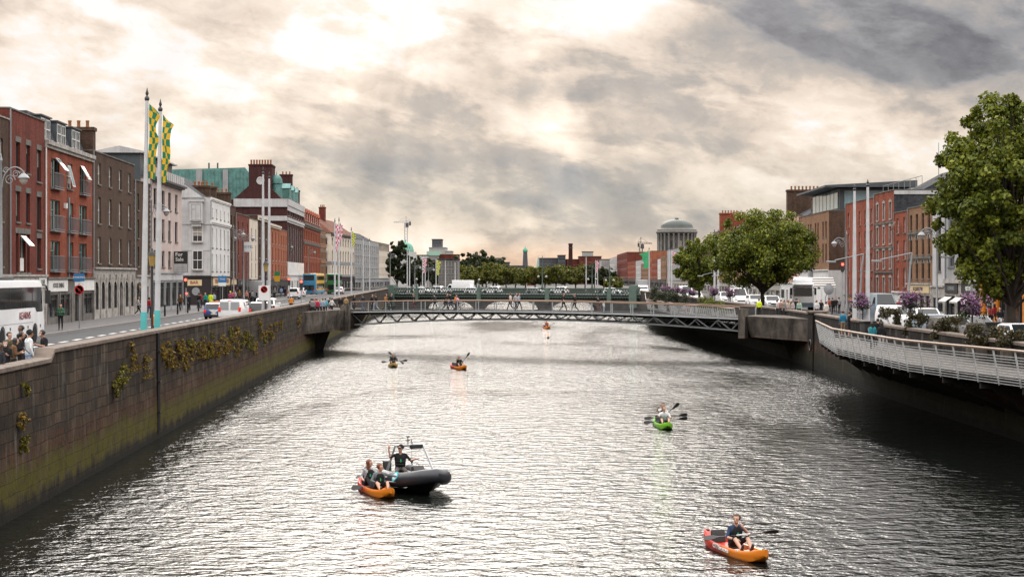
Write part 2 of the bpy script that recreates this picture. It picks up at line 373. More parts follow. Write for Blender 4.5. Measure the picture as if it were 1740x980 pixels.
# ---- quay walls
def stone_wall(name, c1, c2, mor, moss, wet, bw=.95, bh=.42, axis=1, base=0.0):
    m, t, b = new_mat(name); b.inputs['Roughness'].default_value = .9; b.inputs['Specular IOR Level'].default_value = .12
    tc = t.n('ShaderNodeNewGeometry').outputs['Position']
    sp = t.n('ShaderNodeSeparateXYZ'); t.l(tc, sp.inputs[0]); Y, Z = sp.outputs[axis], sp.outputs[2]
    wob = t.noise(tc, .9, 3); wob2 = t.noise(tc, 4.0, 3)
    v = t.comb(t.m('ADD', Y, t.m('MULTIPLY', wob, .5)), t.m('ADD', Z, t.m('ADD', t.m('MULTIPLY', wob, .16), t.m('MULTIPLY', wob2, .05))), 0.0)
    bt = t.n('ShaderNodeTexBrick'); t.l(v, bt.inputs['Vector']); bt.inputs['Scale'].default_value = 1
    bt.inputs['Brick Width'].default_value = bw; bt.inputs['Row Height'].default_value = bh; bt.inputs['Mortar Size'].default_value = .018; bt.inputs['Mortar Smooth'].default_value = .3
    bt.inputs['Color1'].default_value = (*c1, 1); bt.inputs['Color2'].default_value = (*c2, 1); bt.inputs['Mortar'].default_value = (*mor, 1)
    g = t.noise(tc, .8, 6, .62); g2 = t.noise(tc, 6.0, 5, .65)
    streak = t.noise(t.comb(t.m('MULTIPLY', Y, 2.0), t.m('MULTIPLY', Z, .22), 0.0), 1.0, 5, .65)
    c = t.mix(1.0, bt.outputs[0], t.ramp(g, [(.3, .45), (.5, .95), (.7, 1.5)]), 'MULTIPLY')
    c = t.mix(t.ramp(streak, [(.48, 0.0), (.66, .75)]), c, (.014, .012, .011))
    c = t.mix(t.ramp(t.noise(t.comb(t.m('MULTIPLY', Y, 1.6), t.m('MULTIPLY', Z, .35), 7.0), 1.0, 5, .6), [(.56, 0.0), (.72, .4)]), c, (.17, .16, .14))
    zz = t.m('ADD', Z, t.m('MULTIPLY', t.m('SUBTRACT', t.noise(t.comb(t.m('MULTIPLY', Y, .9), t.m('MULTIPLY', Z, .4), 2.0), 1.0, 5, .65), .5), 1.5))
    def band(lo, a, bb, hi): return t.ramp(t.m('DIVIDE', t.m('SUBTRACT', zz, lo), hi-lo), [(0.0, 0.0), ((a-lo)/(hi-lo), 1.0), ((bb-lo)/(hi-lo), 1.0), (1.0, 0.0)])
    rust = t.m('MULTIPLY', band(1.1, 1.6, 1.9, 2.5), t.ramp(g2, [(.42, 0.0), (.6, .6)]))
    c = t.mix(rust, c, (.085, .032, .012))
    c = t.mix(t.m('MULTIPLY', band(.15, .6, 1.15, 1.75), t.ramp(t.noise(tc, 2.2, 6, .7), [(.33, .25), (.58, .95)])), c, moss)
    c = t.mix(t.ramp(zz, [(.20, .97), (.62, 0.0)]), c, wet)
    t.l(c, b.inputs['Base Color'])
    bp = t.n('ShaderNodeBump', i_Strength=.8, i_Distance=.05); t.l(t.m('ADD', t.m('MULTIPLY', bt.outputs[1], -.6), t.m('MULTIPLY', g2, .6)), bp.inputs['Height']); t.l(bp.outputs[0], b.inputs['Normal'])
    return m
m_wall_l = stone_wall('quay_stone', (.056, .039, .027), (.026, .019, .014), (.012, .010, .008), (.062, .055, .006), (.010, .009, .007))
m_wall_r = stone_wall('quay_stone_shaded', (.022, .018, .016), (.014, .012, .011), (.007, .006, .006), (.014, .014, .005), (.006, .006, .005))  # dark stone, its colour deepened further to hold the shade under the boardwalk
m_coping = mat('coping_stone', (.15, .12, .10), .85, var=.45, scale=1.8, bump=.3)
m_conc = stone_wall('stained_concrete', (.125, .108, .092), (.095, .082, .07), (.07, .06, .052), (.05, .045, .03), (.02, .018, .017), 3.0, 2.4, 0)
m_black = mat('black_metal', (.015, .015, .016), .45, 0.0, var=.1)
m_galv = mat('galvanised_steel', (.42, .44, .46), .45, .55, var=.12, scale=5)
def quay_wall(name, label, xf, ys, tops, side, mats_):
    t0 = thing(name, label, 'quay wall', (0, 0, 0))
    mb = MB(); cp = MB()
    def hz(y):
        for (a, za), (b_, zb) in zip(tops, tops[1:]):
            if a <= y <= b_: return za + (zb-za)*(y-a)/(b_-a)
        return tops[-1][1]
    n = len(ys); rings = []; cr = []
    for y in ys:
        x = xf(y); z = hz(y); o = .55*side
        rings.append([(x+.12*-side, y, -1.0), (x, y, z-.16), (x+o, y, z-.16), (x+o, y, 0.5)])
        cr.append([(x-.06*side, y, z-.16), (x-.06*side, y, z-.03), (x+.02*side, y, z), (x+o-.02*side, y, z), (x+o+.05*side, y, z-.03), (x+o+.05*side, y, z-.16)])
    mb.loft(rings, 0, False, False); cp.loft(cr, 0, True, True)
    mb.build('stonework', mats_, t0); cp.build('coping', m_coping, t0); return t0
lys = sorted(set([-40, 0, 20] + list(range(30, 380, 6)) + [54.9, 55.4, 149.5]))
wl = quay_wall('quay_wall', 'long dark stone wall with mossy foot along the street with the flagpoles', XL, [y for y in lys if y <= 366], [(-40, 4.7), (54.9, 4.75), (55.4, 5.06), (150, 4.95), (366, 4.9)], -1, m_wall_l)
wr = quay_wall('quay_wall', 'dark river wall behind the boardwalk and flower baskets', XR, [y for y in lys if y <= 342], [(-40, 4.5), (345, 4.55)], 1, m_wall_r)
y = 74.9; mb = MB(); mb.tube((XL(y)+.12, y, .3), (XL(y)+.1, y, 4.9), .09, n=8)
for z in (1.2, 2.6, 4.0): mb.box(XL(y)-.02, XL(y)+.22, y-.14, y+.14, z, z+.08)
mb.build('drain_pipe', m_black, wl, 40)
# life-ring holder and mooring chain on the far face of the right-hand wall
mb = MB(); mb.path([(XR(132)-.25, 132+.42*math.cos(a), 1.9+.42*math.sin(a)) for a in np.linspace(0, 2*PI, 20)], .06, 6)
mb.build('mooring_ring', m_black, wr, 40)

# ---- footbridge
BL, BR = Vector((-16.4, 165, 0)), Vector((20.5, 145, 0)); bd = (BR-BL).normalized(); bn = Vector((-bd.y, bd.x, 0)); BW = 4.0; BLEN = (BR-BL).length
def bpos(t, o, z): p = BL + (BR-BL)*t + bn*o; return (p.x, p.y, z)
def zdeck(t): return 3.9 + (3.72-3.9)*t + .32*4*t*(1-t)
def zbot(t): return 2.57 + .78*4*t*(1-t)
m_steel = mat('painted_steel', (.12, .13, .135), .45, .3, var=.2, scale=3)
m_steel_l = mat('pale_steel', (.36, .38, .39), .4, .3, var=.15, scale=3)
m_hand = mat('wooden_handrail', (.22, .14, .09), .5, var=.2)
m_deckm = mat('bridge_deck', (.022, .02, .019), .9)
fb = thing('footbridge', 'slender steel footbridge with open truss below its deck, full of walkers', 'footbridge', (0, 0, 0))
NB = 20; TS = [i/NB for i in range(NB+1)]
mb = MB(); mb.loft([[bpos(t, -.15, zdeck(t)-.05), bpos(t, -.15, zdeck(t)), bpos(t, BW+.15, zdeck(t)), bpos(t, BW+.15, zdeck(t)-.05), bpos(t, BW-.3, zdeck(t)-.3), bpos(t, .3, zdeck(t)-.3)] for t in TS]); mb.build('deck', m_deckm, fb)
for o in (-.16, BW+.16):
    mb = MB(); mb.path([bpos(t, o, zdeck(t)-.06) for t in TS], .05, 6); mb.build('edge_beam', m_steel_l, fb, 40)
for o in (.55, BW-.55):
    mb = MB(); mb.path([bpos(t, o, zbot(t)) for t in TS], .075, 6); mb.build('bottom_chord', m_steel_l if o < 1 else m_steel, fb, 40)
for o, oo in ((.05, .55), (BW-.05, BW-.55)):
    for i in range(NB):
        ta, tb, tm = TS[i], TS[i+1], (TS[i]+TS[i+1])/2
        mb = MB(); mb.tube(bpos(ta, o, zdeck(ta)-.18), bpos(tm, oo, zbot(tm)), .065, n=6); mb.tube(bpos(tb, o, zdeck(tb)-.18), bpos(tm, oo, zbot(tm)), .065, n=6)
        mb.build('truss_brace', m_steel_l if (o < 1 and i > 10) else m_steel, fb, 40)  # near braces turn paler towards the right: lit and dark sides put into colour
for o in (-.1, BW+.1):
    mb = MB(); mb.path([bpos(t, o, zdeck(t)+1.02) for t in TS], .055, 6)
    hr = mb.build('handrail', m_hand, fb, 40)
    mb = MB()
    for z in (.12, .3, .48, .66, .84): mb.path([bpos(t, o, zdeck(t)+z) for t in TS], .007 if z > .2 else .02, 4)
    mb.build('rail_wire', m_steel_l, hr)
    for t in TS[:]:
        mb = MB(); a = Vector(bpos(t, o, zdeck(t)-.02)); c = Vector(bpos(t, o, zdeck(t)+1.0)); mb.bar(a, c, .05, .09, 0, bd); mb.build('baluster', m_steel_l, hr)
def slab(name, plan, z0, z1, m, par, bottom=None):
    mb = MB(); n = len(plan); lo = bottom or plan
    mb.add([(x, y, z0) for x, y in lo] + [(x, y, z1) for x, y in plan], [tuple(range(n-1, -1, -1)), tuple(range(n, 2*n))] + [(i, (i+1) % n, n+(i+1) % n, n+i) for i in range(n)])
    return mb.build(name, m, par)
for (plan, low, post, nm) in (
    ([(-19.5, 149.8), (-16.9, 163.6), (-14.9, 168.6), (-20.6, 176)], [(-19.6, 150.5), (-17.6, 162.5), (-16, 168), (-20.6, 175)], (-16.95, 163.9), 'stained concrete landing of the footbridge beside the mossy wall'),
    ([(20.75, 144.6), (24.7, 133.6), (26.5, 147), (22.6, 149.2)], [(21.4, 144.4), (24.8, 134.2), (26.5, 147), (23, 149)], (20.7, 144.4), 'streaked concrete landing of the footbridge beside the boardwalk')):
    t0 = thing('bridge_abutment', nm, 'abutment', (0, 0, 0))
    z1 = 4.18 if plan[0][0] < 0 else 3.98
    slab('parapet', plan, 2.1, z1, m_conc, t0, low)
    cx = sum(p[0] for p in low)/4; cy = sum(p[1] for p in low)/4; k = 1.6 if cx > 0 else -1.6
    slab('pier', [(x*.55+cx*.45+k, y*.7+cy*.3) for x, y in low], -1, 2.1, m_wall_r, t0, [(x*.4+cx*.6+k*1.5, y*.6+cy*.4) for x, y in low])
    mb = MB(); mb.cbox((post[0], post[1], 3.3), (.62, .9, 2.6), 0, math.atan2(bd.y, bd.x)); mb.build('end_post', m_conc, t0)
t0 = thing('wall_pillar', 'square stone pillar where the boardwalk meets the river wall', 'pillar', (24.9, 132.4, 0))
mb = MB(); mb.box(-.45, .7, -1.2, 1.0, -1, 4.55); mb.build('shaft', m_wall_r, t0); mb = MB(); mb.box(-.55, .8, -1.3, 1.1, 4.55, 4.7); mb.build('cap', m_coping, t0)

# ---- stone road bridge beyond
GL, GR = Vector((-28.4, 368, 0)), Vector((27.4, 345, 0)); gd = (GR-GL).normalized(); gn = Vector((-.01, 1, 0)); GLEN = (GR-GL).length; GW = 17.0
def gt(u):
    k = (u-870)/F; return (-GL.x + k*GL.y)/((GR.x-GL.x) - k*(GR.y-GL.y))
def gpos(t, o, z): p = GL + (GR-GL)*t + gn*o; return (p.x, p.y, z)
m_gran = mat('dark_granite', (.05, .046, .042), .85, var=.4, scale=.7, bump=.3)
m_green = mat('green_cast_iron', (.045, .075, .06), .5, var=.25, scale=1.5)
m_green_l = mat('green_cast_iron_pale', (.10, .15, .125), .5, var=.25, scale=1.5)
gb = thing('road_bridge', 'low stone arched road bridge with green iron parapets', 'bridge', (0, 0, 0))
arches = [(gt(723), gt(805)), (gt(824), gt(917)), (gt(937), gt(1017))]
def garch(t):
    for a, c in arches:
        if a < t < c:
            q = (2*t-a-c)/(c-a); return 2.5*math.sqrt(max(0, 1-q*q*.985)) - .1
    return -1.0
ts = sorted(set([0, 1] + [a+(c-a)*(1-math.cos(PI*i/16))/2 for a, c in arches for i in range(17)] + [v+e for a, c in arches for v in (a, c) for e in (-1e-4,)]))
mb = MB()
for a, c in zip(ts, ts[1:]):
    za, zc = garch(a), garch(c); mid = garch((a+c)/2)
    if mid < 0: za = zc = -1.0
    else: za = max(za, -1) if garch(a) > -.5 else -.1; zc = garch(c) if garch(c) > -.5 else -.1
    for o in (0, GW): mb.quad(gpos(a, o, za), gpos(c, o, zc), gpos(c, o, 3.0), gpos(a, o, 3.0))
    if mid > 0: mb.quad(gpos(a, 0, za), gpos(c, 0, zc), gpos(c, GW, zc), gpos(a, GW, za))
    if abs(za) > .5 or True: pass
for a, c in arches:
    for v in (a, c): mb.quad(gpos(v, 0, -1), gpos(v, GW, -1), gpos(v, GW, .3), gpos(v, 0, .3))
mb.build('arch_span', m_gran, gb)
mb = MB(); mb.loft([[gpos(t, -.1, 3.0), gpos(t, -.1, 3.6), gpos(t, GW+.1, 3.6), gpos(t, GW+.1, 3.0)] for t in (-.04, .5, 1.04)]); mb.build('carriageway', m_road, gb)
for o, mm in ((-.3, m_green), (GW+.3, m_green)):
    mb = MB()
    for z, h in ((2.98, .28), (4.72, .16), (3.5, .1)): mb.bar(gpos(-.02, o, z+h/2), gpos(1.0, o, z+h/2), .32, h)
    k = 0
    while k*.62 < GLEN:
        a, c = k*.62/GLEN, (k+1)*.62/GLEN
        mb.bar(gpos(a, o, 3.6), gpos(c, o, 4.74), .07, .12); mb.bar(gpos(c, o, 3.6), gpos(a, o, 4.74), .07, .12)
        mb.cbox(gpos(a, o-.18, 2.88), (.22, .2, .22)); k += 1
    p = mb.build('parapet', mm, gb)
    mb = MB(); mb.bar(gpos(-.02, o, 4.9), gpos(1, o, 4.9), .36, .07); mb.build('top_rail', m_green_l, p)
    for u in (708, 814, 930, 1035):
        t_ = gt(u); mb = MB(); mb.cbox(gpos(t_, o-.1, 3.55), (.95, .6, 2.8), 0, math.atan2(gd.y, gd.x)); mb.cbox(gpos(t_, o-.1, 2.05), (.6, .5, .5), 0, math.atan2(gd.y, gd.x)); mb.build('pilaster', m_green_l, p)
for u in (667, 1078):
    t_ = gt(u); mb = MB(); mb.cbox(gpos(t_, .5, 3.1), (1.7, 2.2, 4.6), 0, math.atan2(gd.y, gd.x)); mb.cbox(gpos(t_, .5, 5.5), (1.3, 1.6, .3), 0, math.atan2(gd.y, gd.x)); mb.build('end_block', m_green_l, gb)

# ---- boardwalks: deck, supports and white railing, on the right bank
m_bdeck = mat('boardwalk_planks', (.065, .056, .05), .8, var=.3, scale=3)
m_rail = mat('white_railing', (.42, .43, .43), .5, .2, var=.3, scale=4)
m_dark = mat('dark_timber', (.02, .018, .016), .8)
def boardwalk(label, poly, inner, zd, zr, lean=.28):
    t0 = thing('boardwalk', label, 'boardwalk', (0, 0, 0)); n = len(poly)
    mb = MB(); mb.add([(x, y, z) for (x, y), z in zip(poly, zd)] + [(x, y, z) for (x, y), z in zip(inner, zd)] + [(x, y, z-.3) for (x, y), z in zip(poly, zd)] + [(x, y, z-.3) for (x, y), z in zip(inner, zd)],
        [(i, i+1, n+i+1, n+i) for i in range(n-1)] + [(2*n+i, 3*n+i, 3*n+i+1, 2*n+i+1) for i in range(n-1)] + [(i, 2*n+i, 2*n+i+1, i+1) for i in range(n-1)])
    mb.build('deck', m_bdeck, t0)
    mb = MB(); mb.loft([[(x-.06, y, z+.02), (x-.02, y, z+.02), (x-.02, y, z-.3), (x-.06, y, z-.3)] for (x, y), z in zip(poly, zd)]); mb.build('fascia', m_dark, t0)
    # resample the outer edge
    P = []; acc = 0
    for i in range(n-1):
        a, c = Vector(poly[i]), Vector(poly[i+1]); L = (c-a).length; k = max(1, round(L/1.6))
        for j in range(k + (1 if i == n-2 else 0)): q = j/k; P.append((a+(c-a)*q, zd[i]+(zd[i+1]-zd[i])*q, zr[i]+(zr[i+1]-zr[i])*q))
    def outn(i):
        a = P[max(0, i-1)][0]; c = P[min(len(P)-1, i+1)][0]; d = (c-a).normalized(); nn = Vector((d.y, -d.x)); return nn if nn.x < 0 else -nn
    def pt(i, f):
        p, z0, z1 = P[i]; o = outn(i)*(.08+lean*f); return (p.x+o.x, p.y+o.y, z0-.28+(z1-z0+.28)*f)
    mb = MB()
    for k in range(11):
        mb.path([pt(i, .01+.08*k) for i in range(len(P))], .02, 4)
    rl = mb.build('rail_bars', m_rail, t0, 40)
    mb = MB(); mb.path([pt(i, 1.0) for i in range(len(P))], .06, 6); mb.build('handrail', m_hand, rl, 40)
    for i in range(len(P)):
        mb = MB(); mb.bar(pt(i, -.04), pt(i, 1.0), .04, .07); mb.build('rail_post', m_rail, rl)
        if i % 2 == 0:
            x, y = P[i][0]; mb = MB(); mb.bar((x, y, P[i][1]-.45), (XR(y)+.2, y, P[i][1]-.45), .2, .3); mb.bar((x+.6, y, P[i][1]-.6), (XR(y)+.1, y, P[i][1]-2.2), .15, .2); mb.build('bracket', m_dark, t0)
    return t0
bw1 = [(20.9, 109), (18.75, 92.5), (18.7, 84), (18.75, 76), (19.6, 70.5), (20.6, 65), (21.4, 58), (22, 40)]
bi1 = [(XR(109)-.02, 109)] + [(XR(y)-.02, y) for x, y in bw1[1:]]
boardwalk('near timber boardwalk with slatted white railing and sloping handrail', bw1, bi1, [3.35]*8, [4.52]*8)
bw2 = [(26.6, 318), (20.3, 240), (20.2, 195), (20.9, 149)]
boardwalk('distant boardwalk with slatted grey railing beyond the footbridge', bw2, [(XR(y)-.02, y) for x, y in bw2], [3.2, 3.0, 3.15, 3.4], [4.3, 4.1, 4.25, 4.55])
# ================================================================ BUILDINGS
m_glass, t, b = new_mat('window_glass')
b.inputs['Roughness'].default_value = .06; b.inputs['Specular IOR Level'].default_value = .6
oi = t.n('ShaderNodeObjectInfo').outputs['Random']
tc = t.n('ShaderNodeTexCoord').outputs['Object']; sp = t.n('ShaderNodeSeparateXYZ'); t.l(tc, sp.inputs[0])
blind = t.m('MULTIPLY', t.m('GREATER_THAN', t.m('FRACT', t.m('MULTIPLY', oi, 7.31)), .62), t.m('GREATER_THAN', sp.outputs[2], t.m('ADD', .3, t.m('MULTIPLY', oi, 1.2))))
dk = t.mix(t.noise(tc, 2.0, 3), (.008, .009, .011), (.035, .036, .038))
t.l(t.mix(blind, dk, (.30, .28, .25)), b.inputs['Base Color'])
m_shopglass, t, b = new_mat('shop_glass'); b.inputs['Roughness'].default_value = .05
tc = t.n('ShaderNodeTexCoord').outputs['Object']
t.l(t.ramp(t.noise(tc, 1.6, 5, .7), [(.35, (.006, .007, .008)), (.55, (.02, .02, .022)), (.62, (.09, .08, .06)), (.72, (.03, .05, .06))]), b.inputs['Base Color'])
m_white = mat('white_paint', (.66, .66, .64), .5, var=.15)
m_dframe = mat('dark_frame', (.03, .03, .032), .5)
m_gframe = mat('grey_frame', (.22, .23, .24), .5)
m_tframe = mat('teal_frame', (.12, .25, .23), .5)
m_stone = mat('pale_stone', (.35, .33, .305), .8, var=.45, scale=2)
m_stone_d = mat('sooty_stone', (.14, .13, .118), .85, var=.45, scale=1.5)
m_slate = brick('roof_slate', (.045, .048, .055), (.065, .068, .075), (.03, .03, .032), .35, .22, .008, .4, .95)
m_tileroof = brick('roof_tile', (.16, .065, .04), (.12, .05, .035), (.06, .03, .02), .3, .3, .02, .4)
m_copper = mat('green_copper', (.085, .22, .20), .6, var=.5, scale=.7)
m_zinc = mat('zinc_cladding', (.06, .072, .08), .5, .2, var=.25, scale=1)
m_redbrick = brick('red_brick', (.31, .066, .030), (.22, .046, .024), (.14, .07, .05), grime=.4)
m_dredbrick = brick('dark_red_brick', (.20, .040, .026), (.12, .030, .022), (.09, .045, .036))
m_orbrick = brick('orange_brick', (.38, .115, .052), (.29, .085, .042), (.2, .11, .08), grime=.35)
m_obrick = brick('brown_brick', (.10, .057, .037), (.062, .039, .029), (.06, .044, .035), grime=.4)
m_ybrick = brick('buff_brick', (.29, .155, .082), (.2, .108, .062), (.15, .10, .07), grime=.3)
m_maroon = brick('maroon_brick', (.075, .026, .024), (.055, .022, .022), (.05, .03, .028), grime=.3)
m_rwhite = render_wall('white_render', (.62, .62, .61), amt=.3)
m_rcream = render_wall('cream_render', (.58, .52, .44), amt=.25)
m_rpink = render_wall('pinkish_render', (.50, .42, .39), (.20, .14, .12), amt=.45)
m_rgrey = render_wall('grey_render', (.30, .31, .32), amt=.35)
m_rlgrey = render_wall('light_grey_render', (.46, .46, .46), amt=.35)
m_rpeach = render_wall('peach_render', (.50, .30, .22), amt=.3)
m_pot = mat('clay_pot', (.30, .14, .07), .8)
m_pubblack = mat('pub_paint', (.018, .014, .015), .4)
m_pubred = mat('pub_maroon', (.075, .014, .014), .4)
m_signcream = mat('sign_cream', (.58, .45, .26), .5, var=.1)
m_gilt = mat('gilt_letter', (.5, .33, .1), .5)
m_letw = mat('white_letter', (.75, .75, .73), .5, var=.05)
m_letb = mat('black_letter', (.02, .02, .02), .5, var=.05)
m_letr = mat('red_letter', (.20, .01, .014), .4, var=.05)
m_blueg = mat('pale_glazing', (.20, .30, .33), .08, var=.4, scale=.6)
FR = {'sash': m_white, 'dark': m_dframe, 'grey': m_gframe, 'teal': m_tframe, 'arch': m_dframe, 'whitearch': m_white, 'shop': m_dframe, 'plain': m_dframe, 'surround': m_white}
_wc = {}
def win_mesh(w, h, st, far):
    k = (round(w, 2), round(h, 2), st, far)
    if k in _wc: return _wc[k]
    d = .2; g = MB(); g.quad((-w/2, d, 0), (w/2, d, 0), (w/2, d, h), (-w/2, d, h))
    f = MB(); e = .07
    f.box(-w/2, -w/2+e, d-.06, d-.003, 0, h); f.box(w/2-e, w/2, d-.06, d-.003, 0, h)
    f.box(-w/2+e, w/2-e, d-.06, d-.003, 0, e); f.box(-w/2+e, w/2-e, d-.06, d-.003, h-e, h)
    if st in ('sash', 'surround', 'whitearch'):
        f.box(-w/2+e, w/2-e, d-.08, d-.004, h*.5-.04, h*.5+.04); f.box(-.02, .02, d-.05, d-.005, e, h*.5-.04); f.box(-.02, .02, d-.05, d-.005, h*.5+.04, h-e)
    elif st in ('dark', 'grey', 'teal'):
        f.box(-.035, .035, d-.06, d-.004, e, h-e)
        f.box(-w/2+e, -.035, d-.05, d-.005, h*.66, h*.66+.06)
    elif st == 'arch': f.box(-w/2+e, w/2-e, d-.06, d-.004, h*.55, h*.55+.06)
    elif st == 'shop':
        n = max(1, round(w/1.3))
        for i in range(1, n): f.box(-w/2+i*w/n-.03, -w/2+i*w/n+.03, d-.06, d-.004, e, h-e)
        f.box(-w/2+e, w/2-e, d-.05, d-.005, h*.78, h*.78+.05)
    s = MB(); s.box(-w/2-.1, w/2+.1, -.09, d-.07, -.13, -.002)
    hd = None
    if st in ('arch', 'whitearch'):
        hd = MB(); n = 8; P = [(w/2*math.cos(PI*i/n), h-w/2+w/2*math.sin(PI*i/n)) for i in range(n+1)]
        # spandrels squaring off the arch, plus a raised hood
        hd.add([(x, d-.07, z) for x, z in P] + [(x, d-.07, h+.01) for x, z in P], [(i, i+1, n+2+i, n+1+i) for i in range(n)])
        Q = [((w/2+.14)*math.cos(PI*i/n), h-w/2+(w/2+.14)*math.sin(PI*i/n)) for i in range(n+1)]
        for y0 in (-.05,):
            hd.add([(x, y0, z) for x, z in P] + [(x, y0, z) for x, z in Q] + [(x, d, z) for x, z in P] + [(x, .0, z) for x, z in Q],
                   [(i, i+1, n+2+i, n+1+i) for i in range(n)] + [(i, i+1, 2*n+3+i, 2*n+2+i) for i in range(n)] + [(n+1+i, n+2+i, 3*n+4+i, 3*n+3+i) for i in range(n)])
    elif st == 'surround':
        hd = MB(); hd.box(-w/2-.16, -w/2, -.04, .05, 0, h); hd.box(w/2, w/2+.16, -.04, .05, 0, h); hd.box(-w/2-.2, w/2+.2, -.07, .05, h, h+.2); hd.box(-.12, .12, -.09, .04, h+.2, h+.34)
    if far:
        a = MB(); a.v, a.f, a.m = g.v[:], g.f[:], [0]*len(g.f); a.add(f.v, f.f, 1); a.add(s.v, s.f, 2)
        if hd: a.add(hd.v, hd.f, 2)
        r = (a.mesh('window', [m_glass, FR[st], m_stone]), None, None, None)
    else:
        r = (g.mesh('window', [m_shopglass if st == 'shop' else m_glass]), f.mesh('frame', [FR[st]]), s.mesh('sill', [m_stone_d if st != 'surround' else m_stone]), hd.mesh('window_head', [m_stone if st != 'arch' else m_stone]) if hd else None)
    _wc[k] = r; return r
def put_window(par, x, z, w, h, st, far, y=0.0, name='window', sill=True):
    g, f, s, hd = win_mesh(w, h, st, far); o = ob(name, g, par, (x, y, z))
    if f: ob('frame', f, o)
    if s and sill and st != 'shop': ob('sill', s, o)
    if hd: ob('window_head', hd, o)
    return o
def holed(mb, W, z0, z1, ops, y=0.0, m=0, rev=.23, rm=None):
    xs = sorted(set([0, W] + [round(c+s*w/2, 4) for c, z, w, h in ops for s in (-1, 1)])); zs = sorted(set([z0, z1] + [round(q, 4) for c, z, w, h in ops for q in (z, z+h)]))
    xs = [x for x in xs if 0 <= x <= W]; zs = [z for z in zs if z0 <= z <= z1]
    for xa, xb in zip(xs, xs[1:]):
        run = None
        for za, zb in zip(zs, zs[1:]):
            cx, cz = (xa+xb)/2, (za+zb)/2
            hole = any(abs(cx-c) < w/2 and z < cz < z+h for c, z, w, h in ops)
            if not hole: mb.quad((xa, y, za), (xb, y, za), (xb, y, zb), (xa, y, zb), m)
    for c, z, w, h in ops:
        a, b_, q = c-w/2, c+w/2, m if rm is None else rm
        mb.quad((a, y, z), (a, y+rev, z), (a, y+rev, z+h), (a, y, z+h), q); mb.quad((b_, y, z), (b_, y, z+h), (b_, y+rev, z+h), (b_, y+rev, z), q)
        mb.quad((a, y, z+h), (a, y+rev, z+h), (b_, y+rev, z+h), (b_, y, z+h), q); mb.quad((a, y, z), (b_, y, z), (b_, y+rev, z), (a, y+rev, z), q)
def cols(n, W, mg=None):
    if isinstance(n, (list, tuple)): return list(n)
    mg = W/(n*2) if mg is None else mg
    return [mg + (W-2*mg)*i/(n-1) for i in range(n)] if n > 1 else [W/2]
_pm = []
def pot_mesh():
    if not _pm: p = MB(); p.lathe([(.15, 0), (.13, .45), (.17, .5), (.15, .6)], 8); _pm.append(p.mesh('chimney_pot', [m_pot], 40))
    return _pm[0]
def chimney(par, x, y, z, sx, sy, h, wm, pots=4, name='chimney', along='y'):
    mb = MB(); mb.box(x-sx/2, x+sx/2, y-sy/2, y+sy/2, z, z+h-.3); mb.box(x-sx/2-.1, x+sx/2+.1, y-sy/2-.1, y+sy/2+.1, z+h-.3, z+h)
    c = mb.build(name, wm, par)
    for i in range(pots):
        q = (i+.5)/pots-.5; a, b_ = (x, y+q*sy*.85) if along == 'y' else (x+q*sx*.85, y)
        ob('chimney_pot', pot_mesh(), c, (a, b_, z+h))
    return c
